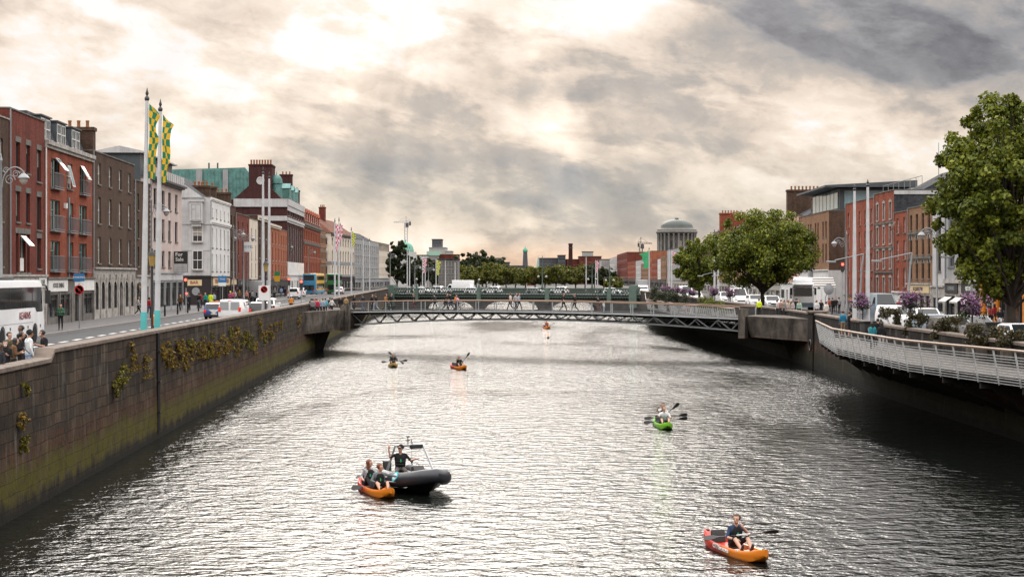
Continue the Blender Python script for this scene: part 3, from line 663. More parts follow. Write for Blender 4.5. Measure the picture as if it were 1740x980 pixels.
def building(name, label, side, Ya, Yb, top, D, wm, rows=(), ground=None, roof='flat', cornice=None, side_m=None, far=None, pts=None, coping=None, quoin=False, cat='building', group=None, roof_m=None, roof_h=3.0, pipe=False):
    near, fr = min(Ya, Yb), max(Ya, Yb); gz = (ZL if side == 'L' else ZR) + .1
    XF = XFL if side == 'L' else XFR
    a, c = ((XF(near), near), (XF(fr), fr)) if side == 'L' else ((XF(fr), fr), (XF(near), near))
    if pts: a, c = pts
    W = math.hypot(c[0]-a[0], c[1]-a[1]); rz = math.atan2(c[1]-a[1], c[0]-a[0])
    far = near > 255 if far is None else far
    root = thing(name, label, cat, (a[0], a[1], gz), rz, group); H = top - gz
    ops = []; wins = []
    for row in rows:
        z0, z1, w_, n, st = row[:5]; mg = row[5] if len(row) > 5 else None
        for x in cols(n, W, mg):
            h_ = z1 - z0; ops.append((x, z0-gz, w_, h_)); wins.append((x, z0-gz, w_, h_, st))
    mb = MB(); gt_ = (ground['z'] - gz) if ground else 0
    gt_ = (ground['z'] - gz) if ground else 0
    holed(mb, W, gt_*.97, H, ops)
    s = 1 if side_m else 0
    mb.quad((0, 0, 0), (0, D, 0), (0, D, H), (0, 0, H), s); mb.quad((W, 0, 0), (W, 0, H), (W, D, H), (W, D, 0), s); mb.quad((0, D, 0), (W, D, 0), (W, D, H), (0, D, H), s)
    mb.build('wall', [wm] + ([side_m] if side_m else []), root)
    for x, z, w_, h_, st in wins: put_window(root, x, z, w_, h_, st, far)
    rm = roof_m or m_slate
    if roof == 'flat':
        mb = MB(); mb.quad((.25, .25, H-.5), (W-.25, .25, H-.5), (W-.25, D-.25, H-.5), (.25, D-.25, H-.5)); mb.quad((.25, .25, H-.5), (.25, D, H-.5), (.25, D, H), (.25, .25, H)); mb.quad((W-.25, .25, H-.5), (W-.25, D, H-.5), (W-.25, D, H), (W-.25, .25, H)); mb.quad((.25, .25, H-.5), (W-.25, .25, H-.5), (W-.25, .25, H), (.25, .25, H))
        mb.build('roof', m_zinc, root)
        mb = MB(); mb.box(-.04, W+.04, -.07, .28, H, H+.1); mb.box(-.04, .28, .28, D, H, H+.1); mb.box(W-.28, W+.04, .28, D, H, H+.1); mb.build('coping', coping or m_stone_d, root)
    elif roof == 'gable':
        mb = MB(); q = .5; mb.add([(-.02, q, H-.3), (W+.02, q, H-.3), (W+.02, D/2, H-.3+roof_h), (-.02, D/2, H-.3+roof_h), (-.02, D, H-.3), (W+.02, D, H-.3)], [(0, 1, 2, 3), (3, 2, 5, 4)]); mb.build('roof', rm, root)
        for xg in (0, W): mb = MB(); mb.add([(xg, q, H-.3), (xg, D/2, H-.35+roof_h), (xg, D, H-.3)], [(0, 1, 2)]); mb.build('gable', side_m or wm, root)
        mb = MB(); mb.box(-.04, W+.04, -.07, .45, H, H+.1); mb.build('coping', coping or m_stone_d, root)
    elif roof == 'hip':
        i = min(W, D)/2*.9; mb = MB(); mb.add([(-.35, -.35, H), (W+.35, -.35, H), (W+.35, D+.35, H), (-.35, D+.35, H), (i, D/2, H+roof_h), (W-i, D/2, H+roof_h)], [(0, 1, 5, 4), (1, 2, 5), (2, 3, 4, 5), (3, 0, 4)]); mb.quad((-.35, -.35, H-.002), (W+.35, -.35, H-.002), (W+.35, D+.35, H-.002), (-.35, D+.35, H-.002)); mb.build('roof', rm, root)
    elif roof == 'mansard':
        i = .9; mb = MB(); mb.add([(0, .5, H), (W, .5, H), (W, D, H), (0, D, H), (.3, .5+i, H+roof_h), (W-.3, .5+i, H+roof_h), (W-.3, D-1, H+roof_h), (.3, D-1, H+roof_h)], [(0, 1, 5, 4), (1, 2, 6, 5), (2, 3, 7, 6), (3, 0, 4, 7), (4, 5, 6, 7)]); mb.build('roof', rm, root)
    for (z, h_, pr, cm) in (cornice or ()):
        mb = MB(); mb.box(-.02, W+.02, -pr, -.003, z-gz-h_, z-gz); mb.box(-.02, W+.02, -pr*.55, -.003, z-gz-h_*1.8, z-gz-h_-.002); mb.build('cornice', cm, root)
    if quoin:
        for x in (.02, W-.38):
            mb = MB(); z = gt_
            while z < H-.4: mb.box(x, x+.36, -.05, -.003, z, z+.26); z += .5
            mb.build('quoins', m_stone, root)
    if not pipe and not far and W > 6: pipe = 1
    if pipe:
        mb = MB(); mb.tube((.06, -.08, 0), (.06, -.08, H), .06, n=6); mb.build('downpipe', m_white if pipe == 2 else m_gframe, root, 40)
    if ground:
        g = ground; z = gt_; n = g.get('n', 3); dm = g.get('m', m_stone); zs = g.get('fascia', .85); w1 = W/n
        sf = MB(); o2 = []
        di = g.get('door', 1)
        for i in range(n):
            isd = (i % max(di, 1) == di-1) and n > 1 and di < 9 and i == di-1
            ww = w1*g.get('fill', .78); sl = .05 if isd else g.get('stall', .55)
            o2.append((w1*(i+.5), sl, min(ww, 1.5) if isd else ww, z-zs-.25-sl, isd))
        holed(sf, W, 0, z, [q[:4] for q in o2], -.1, 0, .25)
        sf.box(-.02, W+.02, -.3, -.102, z-.1, z+.06); sf.quad((0, -.1, 0), (0, 0, 0), (0, 0, z), (0, -.1, z)); sf.quad((W, -.1, 0), (W, 0, 0), (W, 0, z), (W, -.1, z))
        for i in range(n+1): x = min(max(w1*i, .17), W-.17); sf.box(x-.15, x+.15, -.17, -.103, 0, z-zs-.1)
        sfo = sf.build('shopfront', dm, root)
        for x, zz, ww, hh, isd in o2:
            if isd:
                mb = MB(); mb.box(x-ww/2+.02, x+ww/2-.02, .1, .14, zz, zz+hh*.74); d_ = mb.build('door', g.get('doorm', m_pubblack), root)
                mb = MB(); mb.quad((x-ww/2+.14, .097, zz+.9), (x+ww/2-.14, .097, zz+.9), (x+ww/2-.14, .097, zz+hh*.7), (x-ww/2+.14, .097, zz+hh*.7)); mb.build('pane', m_shopglass, d_)
                mb = MB(); mb.quad((x-ww/2, .12, zz+hh*.75), (x+ww/2, .12, zz+hh*.75), (x+ww/2, .12, zz+hh), (x-ww/2, .12, zz+hh)); mb.build('fanlight', m_shopglass, root)
            elif far: put_window(root, x, zz, ww, hh, 'plain', True, -.16, 'shop_window')
            else: put_window(root, x, zz, ww, hh, 'shop', False, -.16, 'shop_window')
        for (x0, x1, fm, txt, tm, ts) in g.get('signs', ()):
            x0, x1 = x0*W, x1*W
            mb = MB(); mb.box(x0, x1, -.2, -.104, z-zs-.02, z-.15); s_ = mb.build('sign_board', fm, root)
            if txt: lettering(txt, ts, tm, s_, ((x0+x1)/2, -.207, z-zs/2-.08), (PI/2, 0, 0), .012)
    root['W'] = W; root['H'] = H; root['gz'] = gz
    return root
def endprops(o): return o['W'], o['H'], o['gz']

m_alu = mat('balcony_steel', (.20, .22, .24), .4, .4)
def balcony(root, x, z, w_, h_=1.1, d=.35):
    mb = MB(); mb.box(x-w_/2, x+w_/2, -d, -.004, z-.12, z-.03); bl = mb.build('balcony', m_alu, root)
    mb = MB()
    for q in (z+h_, z+.08): mb.bar((x-w_/2, -d+.03, q), (x+w_/2, -d+.03, q), .05, .05); mb.bar((x-w_/2+.02, -d, q), (x-w_/2+.02, 0, q), .05, .05); mb.bar((x+w_/2-.02, -d, q), (x+w_/2-.02, 0, q), .05, .05)
    n = int(w_/.16)
    for i in range(n+1): q = x-w_/2+.02+(w_-.04)*i/n; mb.tube((q, -d+.03, z+.08), (q, -d+.03, z+h_), .014, n=4)
    mb.build('railing', m_alu, bl)
def open_sash(root, x, z, w_, h_, ang):
    mb = MB(); M = Matrix.Translation((x, -.02, z+h_)) @ Matrix.Rotation(math.radians(-ang), 4, 'X')
    mb.cbox((0, 0, 0), (w_, .04, h_), 0, mat4=M @ Matrix.Translation((0, 0, -h_/2))); sa = mb.build('open_sash', m_white, root)
    mb = MB(); mb.cbox((0, 0, 0), (w_-.16, .05, h_-.16), 0, mat4=M @ Matrix.Translation((0, 0, -h_/2))); mb.build('pane', m_blueg, sa)
# ---------------- left bank, nearest first
S4 = lambda zs, w_, n, st, mg=None: [(a, c, w_, n, st, mg) for a, c in zs]
building('brick_house', 'brown brick house cut by the frame beside the dark red house', 'L', 94, 109.2, 18.1, 12, m_obrick, S4([(14.6, 16.7), (11.2, 13.4), (8.2, 10.3)], 1.1, 4, 'sash'),
         dict(z=7.6, n=4, m=m_stone, signs=[(.05, .95, m_white, None, None, 0)]), coping=m_stone, pipe=2)
b1 = building('brick_house', 'dark red brick house behind the white coach', 'L', 109.3, 119, 18.9, 12, m_dredbrick,
         [(14.8, 16.8, 1.05, [2.3, 5.0], 'dark'), (14.4, 16.7, 1.3, [8.1], 'dark'), (11.3, 13.4, 1.05, [2.3, 5.0], 'dark'), (10.9, 13.3, 1.3, [8.1], 'dark'), (7.8, 10.5, .75, [2.1, 5.1], 'plain'), (7.8, 10.5, 1.5, [3.6], 'dark'), (8.1, 10.3, 1.2, [8.1], 'dark')],
         dict(z=7.6, n=3, m=m_stone, door=3, signs=[(.03, .72, m_stone, None, None, 0), (.75, .99, m_white, 'CAFE', m_letb, .45)]), coping=m_stone_d)
for (z, xs) in ((16.8, [2.3, 5.0]), (16.7, [8.1]), (13.4, [2.3, 5.0]), (13.3, [8.1]), (10.5, [3.6]), (10.3, [8.1])):
    for x in xs:
        mb = MB(); w_ = 4.1 if x == 3.6 else 1.5; mb.box(x-w_/2, x+w_/2, -.03, -.003, z-3.9, z-3.9+.38); mb.build('lintel', m_stone_d, b1)
open_sash(b1, 3.6, 5.5, 1.4, .95, 42)
mb = MB(); mb.box(3.05, 4.15, .08, .115, 4.0, 4.9); mb.build('window_notice', m_white, b1)
b2 = building('apartment_house', 'orange-red brick apartments with steel balconies and slate mansard', 'L', 119.1, 135.2, 17.6, 12, m_orbrick if False else m_redbrick,
         [(14.2, 16.4, 2.6, [3.2], 'teal'), (14.4, 16.4, 1.9, [7.9], 'sash'), (14.2, 16.4, 2.3, [12.6], 'teal')] + [(z0, z1, w_, [x], 'teal') for z0, z1 in ((11.0, 13.3), (7.95, 10.2)) for x, w_ in ((3.2, 3.0), (8.2, 2.0), (12.6, 2.8))],
         dict(z=7.4, n=4, m=m_stone_d, door=3, fascia=1.0, signs=[(.02, .40, m_white, 'HOUSE DINING', m_letb, .5), (.68, .99, m_white, None, None, 0)]), 'mansard', [(17.6, .3, .3, m_stone)], roof_h=2.2, pipe=2)
for x, z, w_ in ((3.2, 10.3, 3.0), (12.6, 10.3, 2.7), (3.2, 7.1, 3.4), (8.2, 7.1, 2.5), (12.6, 7.1, 3.2), (3.2, 4.05, 3.4), (8.2, 4.05, 2.5), (12.6, 4.05, 3.2)): balcony(b2, x, z, w_)
open_sash(b2, 3.8, 11.4, 1.2, 1.2, 38); open_sash(b2, 12.2, 11.3, 1.2, 1.3, 30); open_sash(b2, 7.6, 10.6, .9, 1.7, 14)
mb = MB(); mb.box(7.2, 7.5, -.12, -.004, 3.5, 9.8); mb.build('corner_strip', m_alu, b2)
mb = MB(); mb.box(5.9, 6.3, -.22, -.004, 8.9, 9.3); mb.build('alarm_box', m_white, b2)
W, H, gz = endprops(b2)
for x in (2.4, 7.4, 12.4):
    d = MB(); d.box(x-1.5, x+1.5, .55, 3.2, H+.05, H+1.9); d.box(x-1.65, x+1.65, .42, 3.2, H+1.9, H+2.0); do = d.build('dormer', m_zinc, b2)
    for s in (-.75, .75): 
        o = put_window(do, x+s, H+.25, 1.25, 1.5, 'sash', True, .38)
mb = MB(); mb.box(-.5, .0, .7, 3.4, H-.5, H+2.0); 
b3 = building('brick_house', 'tall brown brick house with four bays above a stone arcade', 'L', 135.3, 153.4, 18.05, 12, m_obrick,
         S4([(15.4, 17.2), (12.05, 14.3), (8.65, 10.9)], 1.15, [2.6, 7.1, 11.5, 15.8], 'sash'),
         dict(z=8.25, n=7, m=m_stone, fascia=.7, stall=.8, fill=.6, door=5), 'flat')
W, H, gz = endprops(b3)
chimney(b3, .6, 1.3, H-.5, 1.1, 2.6, 2.5, m_obrick, 3)
for i in range(7):
    x = W/7*(i+.5); mb = MB(); n = 8; r = W/7*.3
    mb.add([(x+r*math.cos(PI*k/n), -.06, 3.2-.6+r*math.sin(PI*k/n)*1.2-.35) for k in range(n+1)] + [(x+r*math.cos(PI*k/n), -.06, 3.42) for k in range(n+1)], [(k, k+1, n+2+k, n+1+k) for k in range(n)]); mb.build('arch_head', m_stone, b3)
    mb = MB(); mb.cbox((x, -.16, 3.55), (.16, .12, .5)); mb.build('keystone', m_stone, b3)
# dark zinc penthouse set back on the next roofs
pb = building('brick_house', 'narrow brown house with pale quoins and an oval black sign', 'L', 153.5, 161.8, 16.7, 11, m_obrick, S4([(13.9, 15.5), (11.2, 13.0), (8.5, 10.4)], .95, [1.9], 'teal'),
         dict(z=7.6, n=2, m=m_stone, door=2, fascia=.8), 'flat', quoin=True)
W, H, gz = endprops(pb)
for k in range(3): mb = MB(); mb.box(5.2, 6.1, -.02, .1, 4.7+k*2.7, 6.4+k*2.7); mb.build('window', m_glass, pb)
t_ = MB(); t_.lathe([(1e-4, 0), (.55, .0), (.55, .12), (1e-4, .12)], 20); so_ = t_.build('sign_board', m_pubblack, pb, 40, (1.0, -.24, 2.6)); so_.rotation_euler = (PI/2, 0, 0); so_.scale = (1.35, .85, 1)
lettering('PALACE', .3, m_gilt, pb, (1.0, -.38, 2.6))
b5 = building('office_building', 'pinkish stone office with dark windows and a for sale board', 'L', 161.9, 181.3, 17.4, 12, m_rpink,
         S4([(14.6, 16.5), (11.3, 13.5), (8.5, 10.2)], 1.7, [2.6, 7.4, 11.3, 15.6], 'dark'), dict(z=7.9, n=5, m=m_rgrey, fill=.84, stall=.45, signs=[(.02, .98, m_rlgrey, None, None, 0)], fascia=.75), 'flat', [(17.55, .2, .6, m_dframe)])
W, H, gz = endprops(b5)
mb = MB(); mb.box(-.1, W-.5, 1.0, 5.2, H-.4, H+2.5); mb.build('penthouse', m_zinc, b5)
mb = MB(); mb.add([(-.5, .5, H+2.5), (W, .5, H+2.5), (W, 5.6, H+2.5), (-.5, 5.6, H+2.5), (-.5, .5, H+2.65), (W, .5, H+2.65), (W, 3, H+3.2), (-.5, 3, H+3.2), (W, 5.6, H+2.65), (-.5, 5.6, H+2.65)], [(0, 1, 2, 3), (4, 5, 6, 7), (7, 6, 8, 9), (0, 1, 5, 4), (1, 2, 8, 6, 5), (2, 3, 9, 8), (3, 0, 4, 7, 9)]); mb.build('penthouse_roof', m_rlgrey, b5)
for i in range(5): put_window(b5, 2.7+i*3.5, H+.2, 2.2, 2.0, 'dark', True, .85)
mb = MB(); mb.box(.1, W-.1, -.25, -.2, H+.2, H+1.15)
for i in range(16): mb.box(.1+i*(W-.25)/15, .16+i*(W-.25)/15, -.3, -.26, H, H+1.2)
mb.build('glass_balustrade', m_rlgrey, b5)
sg = MB(); sg.cbox((W-6, -.85, 5.2), (.12, 1.5, 2.3)); s_ = sg.build('for_sale_board', m_letb, b5)
mb = MB(); mb.cbox((W-6.068, -.85, 4.55), (.01, 1.44, .9)); mb.build('lower_panel', m_rlgrey, s_)
lettering('For', .56, m_letw, s_, (W-6.068, -.66, 6.0), (PI/2, 0, -PI/2), .006); lettering('Sale', .56, m_letw, s_, (W-6.068, -.72, 5.48), (PI/2, 0, -PI/2), .006)
for k in range(3): mb = MB(); mb.cbox((W-6.076, -.85, 4.35+k*.18), (.006, 1.1-.2*k, .05)); mb.build('small_print', m_gframe, s_)
b6 = building('pub_building', 'white corner building over a black and maroon pub with gilt signs', 'L', 203.4, 222, 17.5, 11, m_rwhite,
         [(15.0, 16.2, .75, 5, 'sash'), (11.2, 13.7, 1.0, 5, 'sash'), (8.2, 10.4, 1.0, 5, 'sash')],
         dict(z=7.5, n=5, m=m_pubblack, door=3, doorm=m_pubred, fascia=1.1, signs=[(.06, .36, m_signcream, 'TAVERN', m_letr, .75), (.62, .92, m_signcream, 'TURKEN', m_letr, .75)]), 'gable', [(14.6, .25, .25, m_white), (17.5, .2, .2, m_white)], roof_h=3.6, side_m=m_rlgrey)
W, H, gz = endprops(b6)
chimney(b6, 8, 2.4, H-.4, 1.2, 2.4, 2.3, m_obrick, 4); chimney(b6, W-1, 3, H, 1, 2.5, 2.3, m_obrick, 3)
def side_window(root, y, z, w_, h_, st='sash'):
    g, f, s, hd = win_mesh(w_, h_, st, True); o = ob('window', g, root, (-.23, y, z)); o.rotation_euler = (0, 0, -PI/2); return o
for z in (4.5, 8.0): side_window(b6, 1.6, z, 1.25, 2.4)
mb = MB(); mb.box(-.75, -.003, .9, 2.5, 10.3, 13.0); mb.box(-.85, -.003, .75, 2.65, 13.0, 13.3); mb.box(-.6, -.003, 1.1, 2.3, 9.9, 10.297); orl = mb.build('oriel', m_rlgrey, b6)
o = put_window(orl, 0, 0, 1.2, 2.0, 'grey', True); o.location = (-.90, 1.7, 10.7); o.rotation_euler = (0, 0, -PI/2)
mb = MB(); mb.box(-.12, -.003, 0, 11, 0, 3.55); mb.box(-.3, -.124, -.1, 11, 3.55, 3.75); mb.build('pub_side', m_pubblack, b6)
for y, tx in ((2.0, 'BAR'), (5.2, 'TAVERN')):
    mb = MB(); mb.cbox((-.16, y, 2.85), (.06, 1.9, .75)); s_ = mb.build('sign_board', m_signcream, b6); lettering(tx, .55 if len(tx) < 4 else .36, m_letr, s_, (-.197, y, 2.85), (PI/2, 0, -PI/2), .012)
mb = MB(); mb.lathe([(1e-4, 0), (.5, 0), (.5, .05), (1e-4, .05)], 16); pw = mb.build('porthole', m_gframe, b6, 40, (-.12, 1.8, 1.75)); pw.rotation_euler = (0, -PI/2, 0)
mb = MB(); mb.box(-.06, -.004, 0, 11, 6.9, 7.05); mb.box(-.1, -.004, 0, 11, 10.2, 10.35); mb.build('string_course', m_rlgrey, b6)
building('brick_house', 'thin brown brick house next to the white corner pub', 'L', 222.1, 228, 17.3, 10, m_obrick, S4([(14.2, 16), (11, 13), (8.2, 10)], 1.0, 2, 'dark'), dict(z=7.3, n=2, m=m_pubred, door=2, signs=[(.1, .9, m_signcream, None, None, 0)]))
b7 = building('brick_house', 'red-brown brick house with a big chimney between the pub and the cream house', 'L', 228.1, 244, 16.5, 11, m_dredbrick, S4([(13.6, 15.4), (10.6, 12.8), (8.0, 9.8)], 1.2, 3, 'sash'), dict(z=7.1, n=3, m=m_pubblack, door=2, signs=[(.05, .6, m_letb, 'U7', m_letw, .7)]), 'gable')
chimney(b7, 12, 4.5, endprops(b7)[1]+.5, 1.3, 4.4, 3.0, m_obrick, 6)
building('rendered_house', 'narrow cream house among the brick terrace', 'L', 244.1, 255, 16.3, 10, m_rcream, S4([(13.2, 14.9), (10.2, 12.4), (7.6, 9.6)], 1.1, 2, 'dark'), dict(z=7.0, n=2, m=m_pubblack, door=2), far=True)
building('brick_house', 'grey-brown house with a cream cornice behind the bare flagpoles', 'L', 255.1, 269.3, 17.2, 10, m_obrick, S4([(13.7, 15.6), (10.5, 12.7), (7.6, 9.7)], 1.2, 3, 'sash'), dict(z=7.0, n=3, m=m_pubblack, door=2), cornice=[(17.2, .4, .4, m_rcream)])
building('brick_house', 'orange brick house with cream cornice left of the dark tall block', 'L', 269.4, 290, 16.5, 10, m_orbrick, S4([(13.2, 15.2), (10.3, 12.5), (7.5, 9.6)], 1.3, 4, 'dark'), dict(z=7.0, n=4, m=m_pubblack, door=2, signs=[(.1, .5, m_pubblack, None, None, 0)]), cornice=[(16.5, .35, .3, m_rcream)])
building('brick_house', 'small orange house tucked against the dark tall block', 'L', 290.1, 302.8, 16.0, 10, m_orbrick, S4([(13.2, 15.0), (10.3, 12.3), (7.5, 9.5)], 1.2, 3, 'sash'), dict(z=6.9, n=2, m=m_pubblack, door=2))
tb = building('tall_block', 'tall dark maroon brick block with copper mansard and turret dome', 'L', 303, 337.8, 21.9, 10.5, m_maroon,
         [(19.0, 20.6, 1.6, 7, 'sash'), (8.0, 17.2, 1.9, [4, 8.5, 13, 17.5, 22, 26.5, 31], 'sash')], dict(z=7.8, n=6, m=m_rwhite, fill=.5, door=3, stall=.6), 'gable', [(22.1, 1.2, .3, m_rlgrey), (18.6, .5, .3, m_rlgrey)], roof_m=m_tileroof, roof_h=4.6)
W, H, gz = endprops(tb)
mb = MB(); mb.box(0, W, -.12, -.004, 4.0, 6.4); mb.build('stone_band', m_rwhite, tb)
mb = MB(); mb.box(-.3, -.004, 0, 10, H-1.3, H+.2); mb.box(-.2, -.004, 0, 10, H-3.9, H-3.0); mb.build('side_cornice', m_rlgrey, tb)
mb = MB(); mb.lathe([(1.0, H), (1.0, H+3.1), (1.2, H+3.2), (1.2, H+3.4)] + [(1.1*math.cos(a), H+3.4+1.5*math.sin(a)) for a in np.linspace(0, PI/2-.05, 7)] + [(.08, H+5.0), (.02, H+5.6)], 16, (2.2, 2.2, 0)); mb.build('turret', m_copper, tb, 40)
mb = MB(); mb.box(-.06, 6, 2.9, 7.2, 14, 24.4); mb.box(-.18, 6.1, 2.8, 7.3, 24.4, 24.7); big = mb.build('chimney_block', m_maroon, tb)
for i in range(8): ob('chimney_pot', pot_mesh(), big, (1, 3.2+i*.52, 24.7)).scale = (1.2, 1.2, 1.5)
mb = MB(); mb.lathe([(.75, 0), (.75, .1), (.55, .12), (.5, .06), (1e-4, .05)], 20); q = mb.build('oculus', m_rlgrey, tb, 40, (-.07, 5.0, 21.6)); q.rotation_euler = (0, -PI/2, 0)
for x in (9, 17, 25):
    mb = MB(); mb.box(x-1.6, x+1.6, .3, 3, H+.3, H+2.6); mb.add([(x-1.8, .2, H+2.6), (x+1.8, .2, H+2.6), (x, .2, H+3.6), (x-1.8, 3, H+2.6), (x+1.8, 3, H+2.6), (x, 3, H+3.6)], [(0, 1, 2), (0, 2, 5, 3), (1, 4, 5, 2)]); dm = mb.build('dormer', m_copper, tb); put_window(dm, x, H+.7, 1.6, 1.6, 'grey', True, .14)
chimney(tb, W-6, 3, H, 1.5, 2.5, 6.6, m_maroon, 3); chimney(tb, W-.8, 2, H, 1.4, 2.5, 3.6, m_maroon, 3)
# green copper fly-tower behind the terrace
ct = thing('theatre_tower', 'green copper clad tower behind the brick terrace', 'building', (-66.5, 312, 3.8), 0)
mb = MB(); mb.add([(0, 0, 0), (16.6, 0, 0), (16.6, 14, 0), (0, 14, 0), (.4, 0, 24.4), (14.8, 0, 24.8), (14.8, 14, 24.8), (.4, 14, 24.4), (16.6, 0, 22.6), (16.6, 14, 22.6)], [(0, 1, 8, 5, 4), (1, 2, 9, 8), (8, 9, 6, 5), (2, 3, 7, 6, 9), (3, 0, 4, 7), (4, 5, 6, 7)]); mb.build('wall', m_copper, ct)
mb = MB()
for i in range(22): mb.box(.5+i*.7, .56+i*.7, -.06, -.003, 0, 24.2-.2*(i == 21)*5)
mb.build('standing_seam', m_copper, ct)
for x, w_ in ((5.4, 1.2), (10.6, 1.0)):
    mb = MB(); mb.box(x, x+w_, -.35, -.064, 8, 24.4); mb.build('pale_duct', m_rgrey, ct)
    mb = MB(); mb.box(x-.25, x+w_+.25, -.9, -.36, 17.0, 19.0); mb.build('vent_hood', m_zinc, ct)
for x, z in ((12.6, 12.6), ): put_window(ct, x+1, z, 2.6, 3.2, 'sash', True, -.2)
for x in (7.3, 9.0): mb = MB(); mb.tube((x, 3, 24.5), (x, 3, 25.9), .16); mb.build('roof_vent', m_zinc, ct)
rb = building('brick_house', 'bright red brick block with dormer gables and tall chimneys', 'L', 338, 384, 18.9, 12, m_redbrick, S4([(15.3, 17.3), (11.8, 14), (8.2, 10.6)], 1.5, 10, 'sash'), dict(z=7.3, n=8, m=m_pubblack, door=4), 'gable', [(18.9, .5, .4, m_stone_d), (14.9, .3, .2, m_stone_d)], roof_h=3.4)
W, H, gz = endprops(rb)
for i in range(8):
    x = 3+i*(W-6)/7; mb = MB(); mb.box(x-1.3, x+1.3, -.02, 1.5, H+.11, H+2.3); mb.add([(x-1.5, -.1, H+2.3), (x+1.5, -.1, H+2.3), (x, -.1, H+3.2), (x-1.5, 2, H+2.3), (x+1.5, 2, H+2.3), (x, 2, H+3.2)], [(0, 1, 2), (0, 2, 5, 3), (1, 4, 5, 2), (3, 5, 4)]); dm = mb.build('dormer', m_redbrick, rb); put_window(dm, x, H+.5, 1.2, 1.5, 'sash', True, -.18)
chimney(rb, 8, 4, H+1, 4.5, 1.4, 4.6, m_redbrick, 5, along='x'); chimney(rb, 26, 4, H+1, 4.5, 1.4, 4.0, m_redbrick, 5, along='x')
building('brick_house', 'brown house with arched windows next to the red block', 'L', 384.2, 397, 18.6, 11, m_ybrick, S4([(15.4, 17.6), (11.7, 14.2), (8.0, 10.8)], 1.5, 4, 'arch'), dict(z=7.2, n=4, m=m_stone_d, door=2), cornice=[(14.9, .3, .2, m_pot), (11.2, .3, .2, m_pot)])
P0, P1 = (-45.6, 406), (-43.4, 444)
sc_ = building('corner_building', 'cream corner building with red hipped roof and arched windows', 'L', 406, 444, 18.6, 10.5, m_rcream, [(15.6, 17.4, 1.3, 9, 'arch'), (11.4, 14.2, 1.3, 9, 'arch'), (8.2, 10.4, 1.3, 9, 'arch')], dict(z=7.4, n=8, m=m_pubblack, door=3), 'hip', [(18.6, .4, .5, m_stone_d)], pts=(P0, P1), roof_m=m_tileroof, roof_h=4.0)
W, H, gz = endprops(sc_)
for z, s_ in ((4.4, 2.2), (7.5, 2.6), (11.7, 2.0)):
    for y in (1.6, 4.4, 7.6): side_window(sc_, y, z, 1.3, s_, 'arch')
for z0, z1 in ((6.7, 7.5), (3.3, 4.1)):
    mb = MB(); mb.box(-.1, -.004, 0, 10, z0, z1); mb.box(0, W, -.1, -.004, z0, z1); mb.build('frieze', m_gframe, sc_)
chimney(sc_, 16, 5, H+1.5, 2.0, 1.5, 5.6, m_dredbrick, 3)
building('office_building', 'grey modern offices with white glazed bays beyond the red roofed corner', 'L', 444.2, 500, 18.0, 12, m_rgrey, S4([(14.4, 16.6), (11, 13.4), (7.8, 10)], 2.4, 12, 'sash'), dict(z=7, n=9, m=m_rgrey, door=3), 'gable', pts=((-43.3, 444.3), (-41.3, 500)), roof_h=3)
building('office_building', 'cream end building with glazed top storey beside the dark tree', 'L', 500.2, 531, 18.0, 11, m_rcream, [(15.8, 17.6, 2.4, 9, 'dark'), (12, 14, 1.2, 8, 'sash'), (8.2, 10.4, 1.2, 8, 'sash')], dict(z=7, n=6, m=m_rgrey, door=3), 'hip', pts=((-41.3, 500.3), (-40.4, 531)), roof_h=1.2)

# ---------------- right bank, nearest first
o1 = building('brick_house', 'brick building with bright orange columns beside the big tree', 'R', 112, 134.4, 15.5, 12, m_ybrick, S4([(11.8, 14), (8.2, 10.6)], 1.5, 6, 'grey'), dict(z=7.6, n=6, m=m_pubblack, door=4, fill=.7))
m_orange = mat('orange_paint', (.62, .20, .02), .45, var=.12)
W, H, gz = endprops(o1)
for i in range(6): mb = MB(); x = .9+i*3.9; mb.lathe([(.26, 0), (.26, 7.4), (.34, 7.45), (.34, 7.7)], 14, (x, -1.2, 0)); mb.lathe([(.3, 2.4), (.3, 2.6)], 14, (x, -1.2, 0)); mb.build('column', m_orange, o1, 40)
mb = MB(); mb.box(0, W, -1.6, -.1, 7.7, 8.1); mb.build('canopy', m_pubblack, o1)
r1 = building('shop_building', 'pale stone building with black restaurant signs and striped awnings', 'R', 134.5, 151, 14.6, 12, m_rgrey, S4([(11.6, 13.6), (8.4, 10.6)], 2.2, 4, 'grey'), dict(z=7.0, n=4, m=m_stone, door=4, doorm=m_white, fascia=1.0, stall=.35, signs=[(.03, .3, m_letb, 'ROMANO', m_gframe, .55), (.38, .92, m_letb, 'RISTORANTE & PIZZERIA', m_letw, .52)]), cornice=[(7.3, .25, .25, m_stone)])
W, H, gz = endprops(r1)
m_awn, t, b = new_mat('striped_awning'); tc = t.n('ShaderNodeTexCoord').outputs['Object']; sp = t.n('ShaderNodeSeparateXYZ'); t.l(tc, sp.inputs[0])
t.l(t.mix(t.m('GREATER_THAN', t.m('FRACT', t.m('MULTIPLY', sp.outputs[0], 2.2)), .5), (.6, .58, .55), (.03, .03, .03)), b.inputs['Base Color'])
for i in (0, 1, 2):
    x = W/4*(i+.5); mb = MB(); mb.add([(x-1.4, -.3, 2.05), (x+1.4, -.3, 2.05), (x+1.4, -.9, 1.65), (x-1.4, -.9, 1.65), (x-1.4, -.9, 1.5), (x+1.4, -.9, 1.5)], [(0, 1, 2, 3), (3, 2, 5, 4)]); mb.build('awning', m_awn, r1)
building('shop_building', 'narrow pale stone slip beside the arched brown house', 'R', 151.1, 156.2, 14.4, 12, m_rlgrey, [(11.5, 13.2, 1.6, [2.6], 'dark'), (8, 10.5, 1.6, [2.6], 'dark')], dict(z=6.6, n=1, m=m_stone, door=9))
